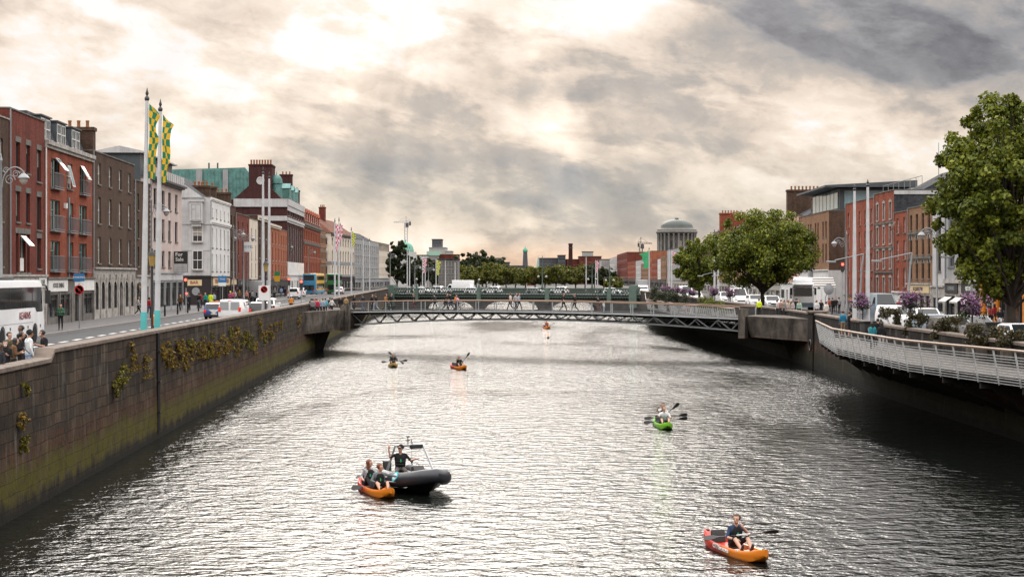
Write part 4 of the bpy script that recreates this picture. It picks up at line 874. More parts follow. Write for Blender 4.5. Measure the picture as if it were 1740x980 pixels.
r3 = building('brick_house', 'brown brick house with rows of arched stone-hooded windows', 'R', 156.3, 166.6, 14.5, 12, m_ybrick, [(12.2, 13.8, 1.0, 4, 'dark'), (9.7, 11.7, 1.0, 4, 'arch'), (7.3, 9.3, 1.0, 4, 'arch')], dict(z=6.8, n=4, m=m_stone, door=2, fascia=.9, signs=[(.05, .95, m_signcream, 'BLOOM BRASSERIE', m_letb, .5)]), cornice=[(12.0, .18, .15, m_stone_d), (9.5, .18, .15, m_stone_d)])
r4 = building('brick_house', 'narrow red brick house with a satellite dish on its front', 'R', 166.7, 173.3, 14.3, 12, m_redbrick, S4([(12.1, 13.7), (9.3, 11.3), (6.4, 8.4)], .95, 2, 'sash'), dict(z=5.9, n=2, m=m_rwhite, door=2, fill=.6), 'flat')
mb = MB(); mb.lathe([(1e-4, .0), (.3, .03), (.55, .12)], 18); dsh = mb.build('satellite_dish', m_white, r4, 60, (3.3, -.7, 9.2)); dsh.rotation_euler = (math.radians(70), 0, -.5)
r5 = building('brick_house', 'taller red brick house with white surrounds and slate-hung side', 'R', 173.4, 183.5, 16.8, 12, m_redbrick, S4([(13.8, 15.6), (11.1, 13.0), (8.4, 10.4), (5.4, 7.4)], 1.0, 3, 'surround'), dict(z=5.3, n=3, m=m_pubblack, door=2, fascia=.5), 'flat', [(13.5, .15, .12, m_stone_d), (10.8, .15, .12, m_stone_d), (8.1, .15, .12, m_stone_d)], side_m=m_slate)
W, H, gz = endprops(r5)
mb = MB(); mb.add([(0, 3, H), (W, 3, H), (W, 7.5, H+2.4), (0, 7.5, H+2.4), (0, 12, H), (W, 12, H)], [(0, 1, 2, 3), (3, 2, 5, 4), (1, 5, 2), (0, 3, 4)]); mb.build('roof', m_slate, r5)
mb = MB(); mb.box(W+.005, W+.1, 0, 12, H-.45, H-.05); mb.build('gutter', m_rlgrey, r5)
r6 = building('brick_house', 'wide orange-red brick house with five bays on the street corner', 'R', 183.6, 201, 16.5, 12, m_redbrick, S4([(13.6, 15.3), (10.9, 12.8), (8.2, 10.2), (5.4, 7.4)], .95, 5, 'sash'), dict(z=5.2, n=4, m=m_pubblack, door=2, fascia=.6, signs=[(.1, .35, m_pot, None, None, 0)]), 'flat')
W, H, gz = endprops(r6)
mb = MB(); mb.box(3, W-1, 4, 11, H-.4, H+.9); pr = mb.build('plant_room', m_zinc, r6); mb = MB()
for z in (H+1.0, H+2.1): mb.bar((3, 4, z), (W+6, 4, z), .06, .06)
for i in range(8): q = 3+i*(W+3)/7; mb.bar((q, 4, H+.9), (q, 4, H+2.1), .05, .05)
mb.build('roof_railing', m_gframe, pr)
r7 = building('office_building', 'modern brown brick block with a glass penthouse and white ground floor', 'R', 213, 237.5, 16.2, 12, m_ybrick, S4([(12.8, 14.9), (9.6, 11.9)], 1.1, [2, 4, 8, 10, 14, 16, 20, 22.3], 'dark'), dict(z=8.4, n=5, m=m_rwhite, fill=.5, stall=2.2, door=9), 'flat', side_m=m_obrick)
W, H, gz = endprops(r7)
mb = MB(); mb.box(2, W-1.0, 1.6, 11, H+.2, H+3.0); mb.build('penthouse', m_zinc, r7)
for i in range(7): mb = MB(); mb.box(2.6+i*2.9, 5.1+i*2.9, 1.5, 1.58, H+.4, H+2.8); mb.build('penthouse_window', m_blueg, r7)
mb = MB(); mb.box(W-.99, W-.9, 2.2, 9, H+.4, H+2.7); mb.build('penthouse_window', m_blueg, r7)
mb = MB(); mb.add([(1, -.6, H+3.1), (W+.6, -.6, H+3.1), (W+.6, 11.5, H+3.1), (1, 11.5, H+3.1), (1, -.6, H+3.35), (W+.6, -.6, H+3.35), (W+.6, 11.5, H+4.0), (1, 11.5, H+4.0)], [(3, 2, 1, 0), (4, 5, 6, 7), (0, 1, 5, 4), (1, 2, 6, 5), (2, 3, 7, 6), (3, 0, 4, 7)]); mb.build('penthouse_roof', m_zinc, r7)
for k in range(3): g, f, s, hd = win_mesh(1.3, 1.9, 'grey', True); o = ob('window', g, r7, (W+.23, 9.3, 12.4-3.6-k*3.2+.3)); o.rotation_euler = (0, 0, PI/2)
mb = MB(); mb.box(W+.004, W+.09, -.1, 12, 0, 4.75); mb.build('side_render', m_rlgrey, r7)
mb = MB(); mb.box(11.2, 12.4, -.6, -.11, 0, 10.5); mb.build('stone_fin', m_rgrey, r7)
r8 = building('brick_house', 'peach coloured house with tall sooty chimney stacks above the trees', 'R', 237.6, 256, 16.5, 12, m_rpeach, S4([(13.2, 15.2), (9.8, 12), (6.6, 8.8)], 1.1, 4, 'sash'), dict(z=6.6, n=4, m=m_rwhite, door=2), 'gable')
W, H, gz = endprops(r8)
chimney(r8, 1.2, 3.5, H-.5, 1.6, 5.5, 5.2, m_obrick, 8); chimney(r8, W-2, 3.8, H, 1.2, 3.4, 2.8, m_obrick, 4)
building('brick_house', 'buff brick house half hidden behind the middle tree', 'R', 256.1, 290, 15.6, 12, m_ybrick, S4([(12.5, 14.4), (9.5, 11.6), (6.8, 8.8)], 1.2, 7, 'sash'), dict(z=6.4, n=6, m=m_stone, door=2))
building('brick_house', 'peach house with tall pilasters behind the middle tree', 'R', 290.1, 325, 14.8, 12, m_rpeach, S4([(11.8, 13.6), (7.0, 10.6)], 1.2, 8, 'dark'), dict(z=6.6, n=6, m=m_rwhite, door=2))
q = building('brick_house', 'cream roofed red brick house left of the middle tree', 'R', 325.1, 356, 17.2, 12, m_redbrick, S4([(13.5, 15.5), (10.3, 12.4), (7.2, 9.4)], 1.2, 7, 'sash'), dict(z=6.6, n=6, m=m_stone, door=2), 'gable')
W, H, gz = endprops(q); chimney(q, 3, 3, H, 1.6, 4.4, 4.2, m_redbrick, 6); chimney(q, 20, 3, H, 1.6, 3.4, 3.2, m_redbrick, 6)
building('brick_house', 'dark brick terrace house behind the far tree', 'R', 356.1, 408, 14.6, 12, m_obrick, S4([(11.5, 13.4), (8.6, 10.6)], 1.2, 10, 'sash'), dict(z=6.6, n=7, m=m_stone, door=2), 'gable')
building('stone_house', 'grey stone building with plain gable left of the far tree', 'R', 408.1, 494, 15.5, 14, m_rgrey, S4([(12, 14), (8.6, 10.8)], 1.3, 14, 'sash'), dict(z=6.6, n=9, m=m_stone, door=2), 'flat')
for (u0, u1, v, m_, lab, st, rf) in (
    (1123, 1132, 435, m_ybrick, 'brown brick terrace house with paired windows before the domed building', 'sash', 'gable'),
    (1117.5, 1122.7, 440, m_rwhite, 'white rendered slip house in the far terrace', 'sash', 'flat'),
    (1108, 1117, 441, m_redbrick, 'red brick house with white bays in the far terrace', 'sash', 'flat'),
    (1102, 1107.6, 427, m_orbrick, 'tall orange brick house in the far terrace behind the green flag', 'dark', 'flat'),
    (1089.5, 1101.6, 448, m_ybrick, 'buff house with striped quoins in the far terrace', 'dark', 'gable'),
    (1080.5, 1089, 443, m_rlgrey, 'pale grey house with angled roof in the far terrace', 'dark', 'gable'),
    (1066.5, 1080, 445, m_redbrick, 'long red brick house in the far terrace', 'dark', 'flat'),
    (1048.5, 1066, 431, m_dredbrick, 'brown block with oversailing grey roof in the far terrace', 'dark', 'flat'),
    (1036, 1048, 438, m_rlgrey, 'light grey end building of the far terrace', 'grey', 'flat')):
    Y0, Y1 = YFR(u1), YFR(u0); z = zv(v, (Y0+Y1)/2); n = max(3, int((Y1-Y0)/4)); L = z-7.0; k = 3
    building('terrace_house', lab, 'R', Y0+.2, Y1, z, 14, m_, S4([(7.0+L*i/k+.5, 7.0+L*(i+.78)/k) for i in range(k)], 1.6, n, st), dict(z=6.6, n=max(2, n//2), m=m_pubblack if m_ is not m_rlgrey else m_rgrey, door=2), rf, cat='building', side_m=None)
# ================================================================ VEHICLES AND STREET FURNITURE
def paint(name, col, rough=.35): return mat(name, col, rough, 0, var=.06, scale=2, coat=.3)
p_white = paint('white_car_paint', (.80, .81, .82)); p_black = paint('black_car_paint', (.012, .012, .013)); p_blue = paint('blue_car_paint', (.02, .06, .20))
p_silver = mat('silver_car_paint', (.34, .35, .36), .35, .4, .06); p_lblue = paint('pale_blue_paint', (.24, .33, .40)); p_navy = paint('steel_blue_paint', (.12, .17, .21))
m_cglass = mat('car_glass', (.012, .015, .017), .05, 0, .1); m_tyre = mat('tyre_rubber', (.014, .014, .014), .8); m_rim = mat('wheel_rim', (.30, .30, .31), .35, .7)
m_headl = mat('headlight_lens', (.6, .6, .58), .15); m_tail = mat('tail_light_lens', (.35, .012, .01), .25, emit=(1, .05, .02, .25)); m_brake = mat('lit_brake_lens', (.5, .02, .01), .25, emit=(1, .05, .02, .35))
m_plate = mat('number_plate', (.6, .6, .5), .5); m_plastic = mat('black_plastic', (.02, .02, .02), .6); m_orangel = mat('amber_lens', (.6, .2, .02), .3, emit=(1, .3, .03, .15))
_wh = {}
def wheel(par, x, y, r, w_):
    k = (round(r, 2), round(w_, 2), y > 0)
    if k not in _wh:
        s = 1 if y > 0 else -1
        a = MB(); a.lathe([(r*.62, -w_/2), (r*.95, -w_/2), (r, -w_/2+.03), (r, w_/2-.03), (r*.95, w_/2), (r*.62, w_/2)], 20)
        c = MB(); c.lathe([(1e-4, s*w_*.32), (r*.18, s*w_*.4), (r*.2, s*w_*.3), (r*.55, s*w_*.34), (r*.63, s*w_*.5), (r*.63, -s*w_*.3)], 20)
        for mb in (a, c): mb.v = [(v[0], v[2], v[1]) for v in mb.v]
        _wh[k] = (a.mesh('tyre', [m_tyre], 40), c.mesh('rim', [m_rim], 40))
    a, c = _wh[k]; o = ob('wheel', a, par, (x, y, r)); ob('rim', c, o); return o
KINDS = {
 'hatch': dict(L=4.1, W=1.76, belt=.92, r=.31, ax=(-1.25, 1.25), up=[(-2.0, .92), (-1.72, 1.38), (-1.2, 1.47), (.15, 1.46), (.95, .95), (1.0, .92)], fr=[(1.85, .78), (2.03, .6), (2.05, .3)], re=[(-2.05, .3), (-2.06, .6)], sw=[(-1.55, -.45, 1.36), (-.38, .62, 1.36)]),
 'suv': dict(L=4.5, W=1.86, belt=1.08, r=.36, ax=(-1.35, 1.35), up=[(-2.18, 1.08), (-1.95, 1.62), (-1.5, 1.7), (.2, 1.68), (.95, 1.12), (1.0, 1.08)], fr=[(2.05, .95), (2.23, .75), (2.25, .35)], re=[(-2.25, .35), (-2.26, .75)], sw=[(-1.8, -.55, 1.56), (-.47, .65, 1.56)]),
 'van': dict(L=4.6, W=1.84, belt=1.12, r=.32, ax=(-1.3, 1.45), up=[(-2.28, 1.12), (-2.22, 1.78), (-2.1, 1.84), (.6, 1.83), (1.35, 1.2), (1.45, 1.12)], fr=[(2.1, .95), (2.28, .75), (2.3, .32)], re=[(-2.3, .32), (-2.3, .75)], sw=[(.1, .98, 1.62)]),
 'bigvan': dict(L=5.6, W=2.0, belt=1.35, r=.35, ax=(-1.6, 1.8), up=[(-2.78, 1.35), (-2.72, 2.4), (-2.55, 2.5), (1.2, 2.48), (1.95, 1.5), (2.05, 1.35)], fr=[(2.65, 1.1), (2.78, .85), (2.8, .35)], re=[(-2.8, .35), (-2.8, .8)], sw=[(.7, 1.6, 2.15)]),
}
def car(name, label, kind, x, y, z, rz, pm, cat='car', group=None, brake=False, lower=None, glassrear=True, roofbar=False):
    K = KINDS[kind]; W = K['W']; r = K['r']; belt = K['belt']; t0 = thing(name, label, cat, (x, y, z), rz, group)
    def hw(zz): return W/2 - (.03 if zz < .45 else 0) - max(0, zz-belt)*.22
    O = list(K['re']) + list(K['up']) + list(K['fr'])
    for ax in sorted(K['ax'], reverse=True):
        O.append((ax+r*1.2, K['fr'][-1][1]*.75)); O += [(ax+r*1.2*math.cos(a), r+r*1.2*math.sin(a)) for a in np.linspace(.0, PI, 7)]; O.append((ax-r*1.2, K['fr'][-1][1]*.75))
    n = len(O); mb = MB()
    vs = [(px_, -hw(pz), pz) for px_, pz in O] + [(px_, hw(pz), pz) for px_, pz in O]
    fs = [(i, (i+1) % n, n+(i+1) % n, n+i) for i in range(n)]; nu = len(K['up']); k0 = len(K['re'])
    lowp = [i for i in range(n) if not (k0 < i < k0+nu-1)]; upp = list(range(k0, k0+nu))
    fs += [tuple(lowp), tuple(n+i for i in reversed(lowp)), tuple(reversed(upp)), tuple(n+i for i in upp)]
    mb.add(vs, fs); mb.build('body', pm, t0, 35, bevel=.035)
    def ssq(a, c, f0, f1, nm, m=m_cglass, ww=.86, off=.02):
        (xa, za), (xc, zc) = a, c; A = (xa+(xc-xa)*f0, za+(zc-za)*f0); B = (xa+(xc-xa)*f1, za+(zc-za)*f1)
        nx, nz = -(zc-za), (xc-xa); l = math.hypot(nx, nz); s = 1 if nx*(xa) > 0 or nz > 0 else -1; nx, nz = nx/l*off*s, nz/l*off*s
        q = MB(); q.quad((A[0]+nx, -hw(A[1])*ww, A[1]+nz), (A[0]+nx, hw(A[1])*ww, A[1]+nz), (B[0]+nx, hw(B[1])*ww, B[1]+nz), (B[0]+nx, -hw(B[1])*ww, B[1]+nz)); return q.build(nm, m, t0)
    U = K['up']; ssq(U[-2], U[-3], .02, .93, 'windscreen')
    if glassrear: ssq(U[0], U[1], .12, .92, 'rear_window')
    for s in (-1, 1):
        for (xa, xb, zt) in K['sw']:
            zb = belt+.06; fr_ = xb > .4; q = MB(); P = [(xa, zb), (xb+(.18 if fr_ else 0), zb), (xb-(.32 if fr_ else 0), zt), (xa+.12*(xa < -1.4), zt)]
            q.add([(a, s*(hw(c)+.012), c) for a, c in P], [(0, 1, 2, 3)]); q.build('side_window', m_cglass, t0)
        for ax in K['ax']: wheel(t0, ax, s*(W/2-.11), r, .21)
        fx, fz = K['fr'][0]; q = MB(); q.cbox((K['L']/2-.1, s*(W/2-.28), fz-.08), (.14, .38, .15)); q.build('headlight', m_headl, t0, 40, bevel=.03)
        q = MB(); hh = .36 if kind in ('van', 'bigvan') else .26; q.cbox((-K['L']/2+.02, s*(W/2-.11), belt-.16+(.1 if kind in ('van', 'bigvan') else 0)), (.1, .2, hh)); q.build('tail_light', m_brake if brake else m_tail, t0, 40, bevel=.02)
        q = MB(); q.cbox((U[-2][0]-.12, s*(W/2+.1), belt+.12), (.12, .2, .17)); q.build('mirror', pm, t0, 40, bevel=.03)
    if brake: q = MB(); q.cbox((U[1][0]+.02, 0, U[1][1]-.02), (.08, .3, .05)); q.build('brake_light', m_brake, t0)
    for xx in (-K['L']/2-.02, K['L']/2+.01): q = MB(); q.cbox((xx, 0, .52), (.02, .5, .12)); q.build('number_plate', m_plate, t0)
    for xx in (-K['L']/2+.05, K['L']/2-.05): q = MB(); q.cbox((xx, 0, .38), (.2, W*.96, .2)); q.build('bumper', m_plastic, t0, 40, bevel=.04)
    q = MB(); q.cbox((K['fr'][1][0], 0, K['fr'][1][1]), (.1, W*.5, .14)); q.build('grille', m_plastic, t0)
    if roofbar:
        for xx in (-1.2, .1): q = MB(); q.bar((xx, -W*.4, U[2][1]+.08), (xx, W*.4, U[2][1]+.08), .06, .05); q.build('roof_bar', m_plastic, t0)
    return t0
HA = math.radians(92.4); HT = math.radians(-88.9)
LP = lambda u, Y: (px(u, Y), Y)
# left quay traffic, driving away
c = car('panel_van', 'white panel van seen from behind with lit brake lights beside the wall', 'van', -22.9, 132.5, ZL, HA, p_white, 'van', brake=True, glassrear=False)
for s in (-.43, .43): mb = MB(); mb.quad((-2.325, s-.36, 1.05), (-2.325, s+.36, 1.05), (-2.275, s+.34, 1.66), (-2.275, s-.34, 1.66)); mb.build('rear_panel', p_silver, c)
c = car('patrol_car', 'dark blue and white hatchback with orange roof light left of the white van', 'hatch', -25.5, 139.5, ZL, HA, p_blue, 'car', brake=True)
mb = MB(); mb.cbox((-.3, 0, 1.52), (.3, 1.1, .12)); mb.build('roof_light', m_orangel, c, 40, bevel=.03)
mb = MB(); mb.add([(-2.07, -.45, .9), (-2.07, .45, .9), (-2.075, 0, .52)], [(0, 1, 2)]); mb.build('rear_marking', m_white, c)
mb = MB(); mb.quad((-1.7, -.72, 1.395), (-1.7, .72, 1.395), (.1, .7, 1.475), (.1, -.7, 1.475)); mb.build('roof_panel', p_white, c)
c = car('taxi_car', 'white people carrier with a roof rack just ahead of the panel van', 'suv', -24.0, 141.5, ZL, HA, p_white, 'car', brake=True, roofbar=True)
car('parked_car', 'black hatchback with white roof behind the signpost by the wall', 'hatch', -22.3, 143.5, ZL, HA, p_black, 'car', brake=True)
car('estate_car', 'white car half hidden behind the two bare flagpoles', 'suv', -22.9, 151, ZL, HA, p_white, 'car')
car('panel_van', 'small white van on the open road left of the red traffic lights', 'van', *LP(500, 268), ZL, HA, p_white, 'van')
car('estate_car', 'white car with yellow side patch in front of the blue and yellow bus', 'suv', *LP(509.5, 288), ZL, HA, p_white, 'car')
car('estate_car', 'white car with red tail lights right of the green bus', 'hatch', *LP(577, 345), ZL, HA, p_white, 'car', brake=True)
def big_box(t0, x0, x1, w_, z0, z1, m, nm='body', bev=.1):
    mb = MB(); mb.box(x0, x1, -w_/2, w_/2, z0, z1); return mb.build(nm, m, t0, 40, bevel=bev)
# coach
ch = thing('coach', 'long white touring coach with dark windows and red lettering', 'coach', (-27.6, 85.6, ZL), HA)
prof = [(-6, .4), (-6, 3.35), (-5.8, 3.5), (4.9, 3.5), (5.5, 3.3), (5.75, 2.2), (6.05, 1.1), (6.0, .4)]
O = prof[:]
for ax in (4.0, -2.6):
    O += [(ax+.62, .35)] + [(ax+.62*math.cos(a), .5+.62*math.sin(a)) for a in np.linspace(.1, PI-.1, 9)] + [(ax-.62, .35)]
mb = MB(); mb.prism(O, -1.27, 1.27, 'y'); mb.build('body', p_white, ch, 35, bevel=.06)
for s in (-1, 1):
    mb = MB(); y = s*1.28; mb.add([(-5.9, y, 2.0), (3.9, y, 2.0), (4.25, y, 1.75), (5.62, y, 1.75), (5.35, y, 3.12), (-5.9, y, 3.12)], [(0, 1, 2, 3, 4, 5)]); mb.build('side_glazing', m_cglass, ch)
    for x in (-3.6, -1.3, 1.0, 3.3): mb = MB(); mb.cbox((x, s*1.284, 2.56), (.05, .012, 1.1)); mb.build('window_pillar', m_plastic, ch)
    for x in (4.0, -2.6): wheel(ch, x, s*1.1, .5, .3)
    mb = MB(); mb.path([(5.4, s*1.2, 3.25), (6.0, s*1.35, 3.2), (6.3, s*1.4, 2.9)], .05, 6); mb.cbox((6.3, s*1.4, 2.55), (.14, .28, .75)); mb.build('mirror', m_plastic, ch)
    for x in (-1.2, .6, 2.4, 5.1): mb = MB(); mb.cbox((x, s*1.276, .95), (.16, .02, .16)); mb.build('side_marker', m_plastic, ch)
mb = MB(); mb.quad((5.785, -1.1, 2.2), (5.785, 1.1, 2.2), (5.53, 1.05, 3.25), (5.53, -1.05, 3.25)); mb.quad((6.08, -1.15, 1.15), (6.08, 1.15, 1.15), (5.785, 1.1, 2.19), (5.785, -1.1, 2.19)); mb.build('windscreen', m_cglass, ch)
mb = MB(); mb.box(-4.6, 1.0, -.9, .9, 3.5, 3.68); mb.build('roof_hatch', m_plastic, ch, 40, bevel=.05)
lt = lettering('KEARNS', .56, m_letr, ch, (1.75, -1.29, 1.58), (PI/2, 0, 0), 0.0, 1.15)
mb = MB(); mb.cbox((-1, -1.279, 1.2), (9, .006, .02)); mb.build('trim_line', m_gframe, ch)
# double deckers
def bus(label, x, y, rz, rear, side, low):
    t0 = thing('double_decker_bus', label, 'bus', (x, y, ZL), rz)
    mb = MB(); mb.box(-5.4, 5.4, -1.26, 1.26, .3, 4.35); mb.build('body', side, t0, 40, bevel=.16)
    mb = MB(); mb.box(-5.46, -3.9, -1.275, 1.275, .35, 4.3); mb.build('rear_end', rear, t0, 40, bevel=.15)
    mb = MB(); mb.box(-5.3, 5.3, -1.272, 1.272, .36, .95); mb.build('skirt', low, t0)
    for z0, z1 in ((2.95, 3.95), (.9, 2.0)): mb = MB(); mb.cbox((-5.47, 0, (z0+z1)/2), (.02, 2.1, z1-z0)); mb.build('rear_window', m_cglass, t0)
    for s in (-1, 1):
        for z0, z1 in ((3.0, 3.85), (1.35, 2.3)):
            for k in range(6): mb = MB(); mb.cbox((-3.0+k*1.45, s*1.278, (z0+z1)/2), (1.25, .02, z1-z0)); mb.build('side_window', m_cglass, t0)
        for x_ in (-3.0, 3.2): wheel(t0, x_, s*1.12, .48, .28)
        mb = MB(); mb.cbox((-5.48, s*1.05, .9), (.04, .2, .5)); mb.build('tail_light', m_tail, t0)
    return t0
m_busy = paint('yellow_bus_paint', (.62, .36, .03)); m_busb = paint('blue_bus_paint', (.03, .20, .36)); m_busg = paint('green_bus_paint', (.01, .14, .04)); m_buscr = paint('cream_bus_paint', (.68, .58, .36))
bus('double-decker bus with blue rear and yellow sides on the left quay', px(527, 325), 331, HA-.1, m_busb, m_busy, m_busb)
bus('green double-decker bus just right of the blue and yellow one', px(563, 343), 349, HA, m_busg, m_busg, m_busg)
def lorry(label, x, y, z, rz, bm, L=5.5, h=2.9, w_=2.3, cab=p_white, name='box_lorry'):
    t0 = thing(name, label, 'lorry', (x, y, z), rz)
    big_box(t0, -L/2, L/2-1.7, w_, .75, h, bm, 'cargo_box', .05)
    mb = MB(); P = [(L/2-1.65, .45), (L/2-1.65, 2.15), (L/2-.9, 2.15), (L/2-.35, 1.35), (L/2+.1, 1.1), (L/2+.15, .45)]; mb.prism(P, -w_/2+.1, w_/2-.1, 'y'); mb.build('cab', cab, t0, 35, bevel=.06)
    mb = MB(); mb.quad((L/2-.86, -w_/2+.2, 2.06), (L/2-.86, w_/2-.2, 2.06), (L/2-.34, w_/2-.2, 1.38), (L/2-.34, -w_/2+.2, 1.38)); mb.build('windscreen', m_cglass, t0)
    for s in (-1, 1):
        mb = MB(); y_ = s*(w_/2-.09); mb.add([(L/2-1.5, y_, 1.35), (L/2-.5, y_, 1.35), (L/2-.95, y_, 2.0), (L/2-1.5, y_, 2.0)], [(0, 1, 2, 3)]); mb.build('side_window', m_cglass, t0)
        for xx in (-L/2+1.0, L/2-.8): wheel(t0, xx, s*(w_/2-.15), .38, .25)
        mb = MB(); mb.cbox((-L/2-.01, s*(w_/2-.15), .75), (.06, .2, .2)); mb.build('tail_light', m_tail, t0)
    mb = MB(); mb.box(-L/2+.1, L/2-1.6, -.5, .5, .5, .745); mb.build('chassis', m_plastic, t0); return t0
lorry('grey box lorry with twin rear doors ahead of the queue by the pub', *LP(441, 236), ZL, HA, p_silver, 6.5, 3.1)
def on_bridge(u, o): t_ = gt(u); p = gpos(t_, o, 3.6); return p
ga_ = math.atan2(gd.y, gd.x)
p = on_bridge(780, 6); lorry('white box van crossing the stone road bridge', p[0], p[1], 3.6, ga_+PI, p_white, 6.2, 3.1)
for i, (u, lab) in enumerate(((716, 'white car roof at the left end of the stone bridge'), (737, 'white car behind the parapet left of the box van'), (805, 'white car just right of the box van on the bridge'), (836, 'white car mid-bridge behind the green parapet'), (911, 'silver car left of the tall bridge lamp'), (952, 'white car right of the tall bridge lamp'), (1045, 'white car near the right end of the stone bridge'))):
    p = on_bridge(u, 5.5+(i % 2)*3); car('crossing_car', lab, 'suv' if i % 2 else 'hatch', p[0], p[1], 3.62, ga_+(PI if i % 2 else 0), p_silver if i == 4 else p_white, 'car')
# tanker and the right quay queue, driving towards us
tk = thing('tanker_lorry', 'tanker lorry with tall white cab under the middle tree', 'tanker', (34.3, 191, ZR), HT-.16)
mb = MB(); P = [(2.6, .5), (2.6, 3.3), (4.3, 3.3), (4.75, 2.9), (4.9, 1.6), (4.95, .5)]; mb.prism(P, -1.2, 1.2, 'y'); mb.build('cab', p_white, tk, 35, bevel=.08)
mb = MB(); mb.prism([(2.6, 3.3), (2.6, 3.95), (3.6, 3.7), (4.0, 3.3)], -1.1, 1.1, 'y'); mb.build('wind_deflector', p_white, tk, 35, bevel=.05)
mb = MB(); mb.quad((4.92, -1.05, 1.75), (4.92, 1.05, 1.75), (4.8, 1.02, 2.75), (4.8, -1.02, 2.75)); mb.build('windscreen', m_cglass, tk)
mb = MB(); mb.cbox((4.9, 0, 3.05), (.5, 2.2, .12)); mb.build('sun_visor', p_white, tk)
mb = MB(); mb.cbox((4.97, 0, .75), (.08, 2.3, .5)); mb.build('bumper', p_navy, tk)
mb = MB(); mb.lathe([(1e-4, -5.6), (.8, -5.55), (1.05, -5.3), (1.05, 1.9), (.8, 2.2), (1e-4, 2.25)], 20); tkb = mb.build('tank', m_galv, tk, 40, (0, 0, 1.95)); tkb.rotation_euler = (0, PI/2, 0)
mb = MB(); mb.box(-5.4, 2.6, -.5, .5, .6, .95); mb.build('chassis', m_plastic, tk)
for s in (-1, 1):
    for x in (3.9, -3.2, -4.4): wheel(tk, x, s*1.05, .5, .3)
    mb = MB(); mb.cbox((4.85, s*1.38, 2.3), (.15, .25, .8)); mb.build('mirror', m_plastic, tk)
    mb = MB(); mb.cbox((4.97, s*.9, .95), (.06, .3, .2)); mb.build('headlight', m_headl, tk)
    mb = MB(); mb.quad((3.0, s*1.215, 1.7), (4.2, s*1.215, 1.7), (4.1, s*1.215, 2.7), (3.0, s*1.215, 2.7)); mb.build('side_window', m_cglass, tk)
car('camper_van', 'steel blue high-roof van facing us behind the second flower basket', 'bigvan', *LP(1497, 146), ZR, HT, p_navy, 'van')
q = car('delivery_van', 'white van with lettered side between the flower baskets', 'van', *LP(1530, 121), ZR, HT+.25, p_white, 'van', roofbar=True)
lettering('DIAL A', .34, m_letr, q, (-.9, .935, 1.35), (PI/2, 0, PI), .01); 
car('jeep', 'white off-roader with roof load facing us near the pale shops', 'suv', *LP(1573, 118), ZR, HT, p_white, 'car', roofbar=True)
car('small_car', 'pale blue small car in front of the white off-roader', 'hatch', *LP(1588, 108), ZR, HT+.1, p_lblue, 'car')
car('dark_car', 'dark blue car close behind the pale blue one by the wall', 'hatch', *LP(1612, 101), ZR, HT, p_black, 'car')
car('estate_car', 'silver estate car passing below the big flower basket', 'suv', *LP(1655, 96), ZR, HT+.35, p_silver, 'car')
car('small_car', 'black car under the big tree near the frame edge', 'hatch', *LP(1692, 90), ZR, HT+.2, p_black, 'car')
car('small_car', 'white hatchback cut by the frame edge below the big tree', 'hatch', *LP(1737, 87), ZR, HT, p_white, 'car')
for u, Y, lab, k, pm in ((1232, 232, 'white van parked left of the hi-vis worker, hindmost of three', 'van', p_white), (1254, 214, 'white van parked beyond the footbridge pillar', 'bigvan', p_white), (1283, 207, 'white car under the middle tree left of its trunk', 'suv', p_white), (1311, 196, 'white car right of the tree trunk beside the tanker', 'suv', p_white), (1165, 262, 'white van under the far tree behind the flower arches', 'bigvan', p_white), (1182, 250, 'white car between the far tree and the boardwalk shrubs', 'suv', p_white)):
    car('waiting_car', lab, k, *LP(u, Y), ZR, HT, pm, 'van' if 'van' in k else 'car')
lorry('dark windowed lorry at the right end of the stone bridge', *LP(1091, 352), 3.5, HT, p_silver, 6, 3.3)
mb = MB()
# ---------------- flagpoles and banners
m_pole = mat('pole_paint', (.50, .51, .52), .5, .1, .18, 2); m_teal = mat('teal_paint', (.04, .30, .30), .5, var=.15)
def checker_mat(name, c1, c2, s):
    m, t, b = new_mat(name); b.inputs['Roughness'].default_value = .8
    tc = t.n('ShaderNodeTexCoord').outputs['UV']; ck = t.n('ShaderNodeTexChecker'); t.l(tc, ck.inputs[0]); ck.inputs['Scale'].default_value = 1
    ck.inputs[1].default_value = (*c1, 1); ck.inputs[2].default_value = (*c2, 1); t.l(ck.outputs[0], b.inputs['Base Color'])
    tr = t.n('ShaderNodeBsdfTranslucent'); t.l(ck.outputs[0], tr.inputs[0]); mx = t.n('ShaderNodeMixShader'); mx.inputs[0].default_value = .4
    t.l(b.outputs[0], mx.inputs[1]); t.l(tr.outputs[0], mx.inputs[2]); t.l(mx.outputs[0], m.node_tree.nodes['Material Output'].inputs[0]); return m
m_fyg = checker_mat('green_yellow_check', (.62, .38, .025), (.02, .17, .085), 1); m_frw = checker_mat('red_white_check', (.45, .05, .12), (.6, .57, .57), 1); m_fgg = checker_mat('green_banner', (.05, .30, .13), (.05, .30, .13), 1); m_fy = checker_mat('yellow_banner', (.7, .5, .05), (.05, .28, .12), 1)
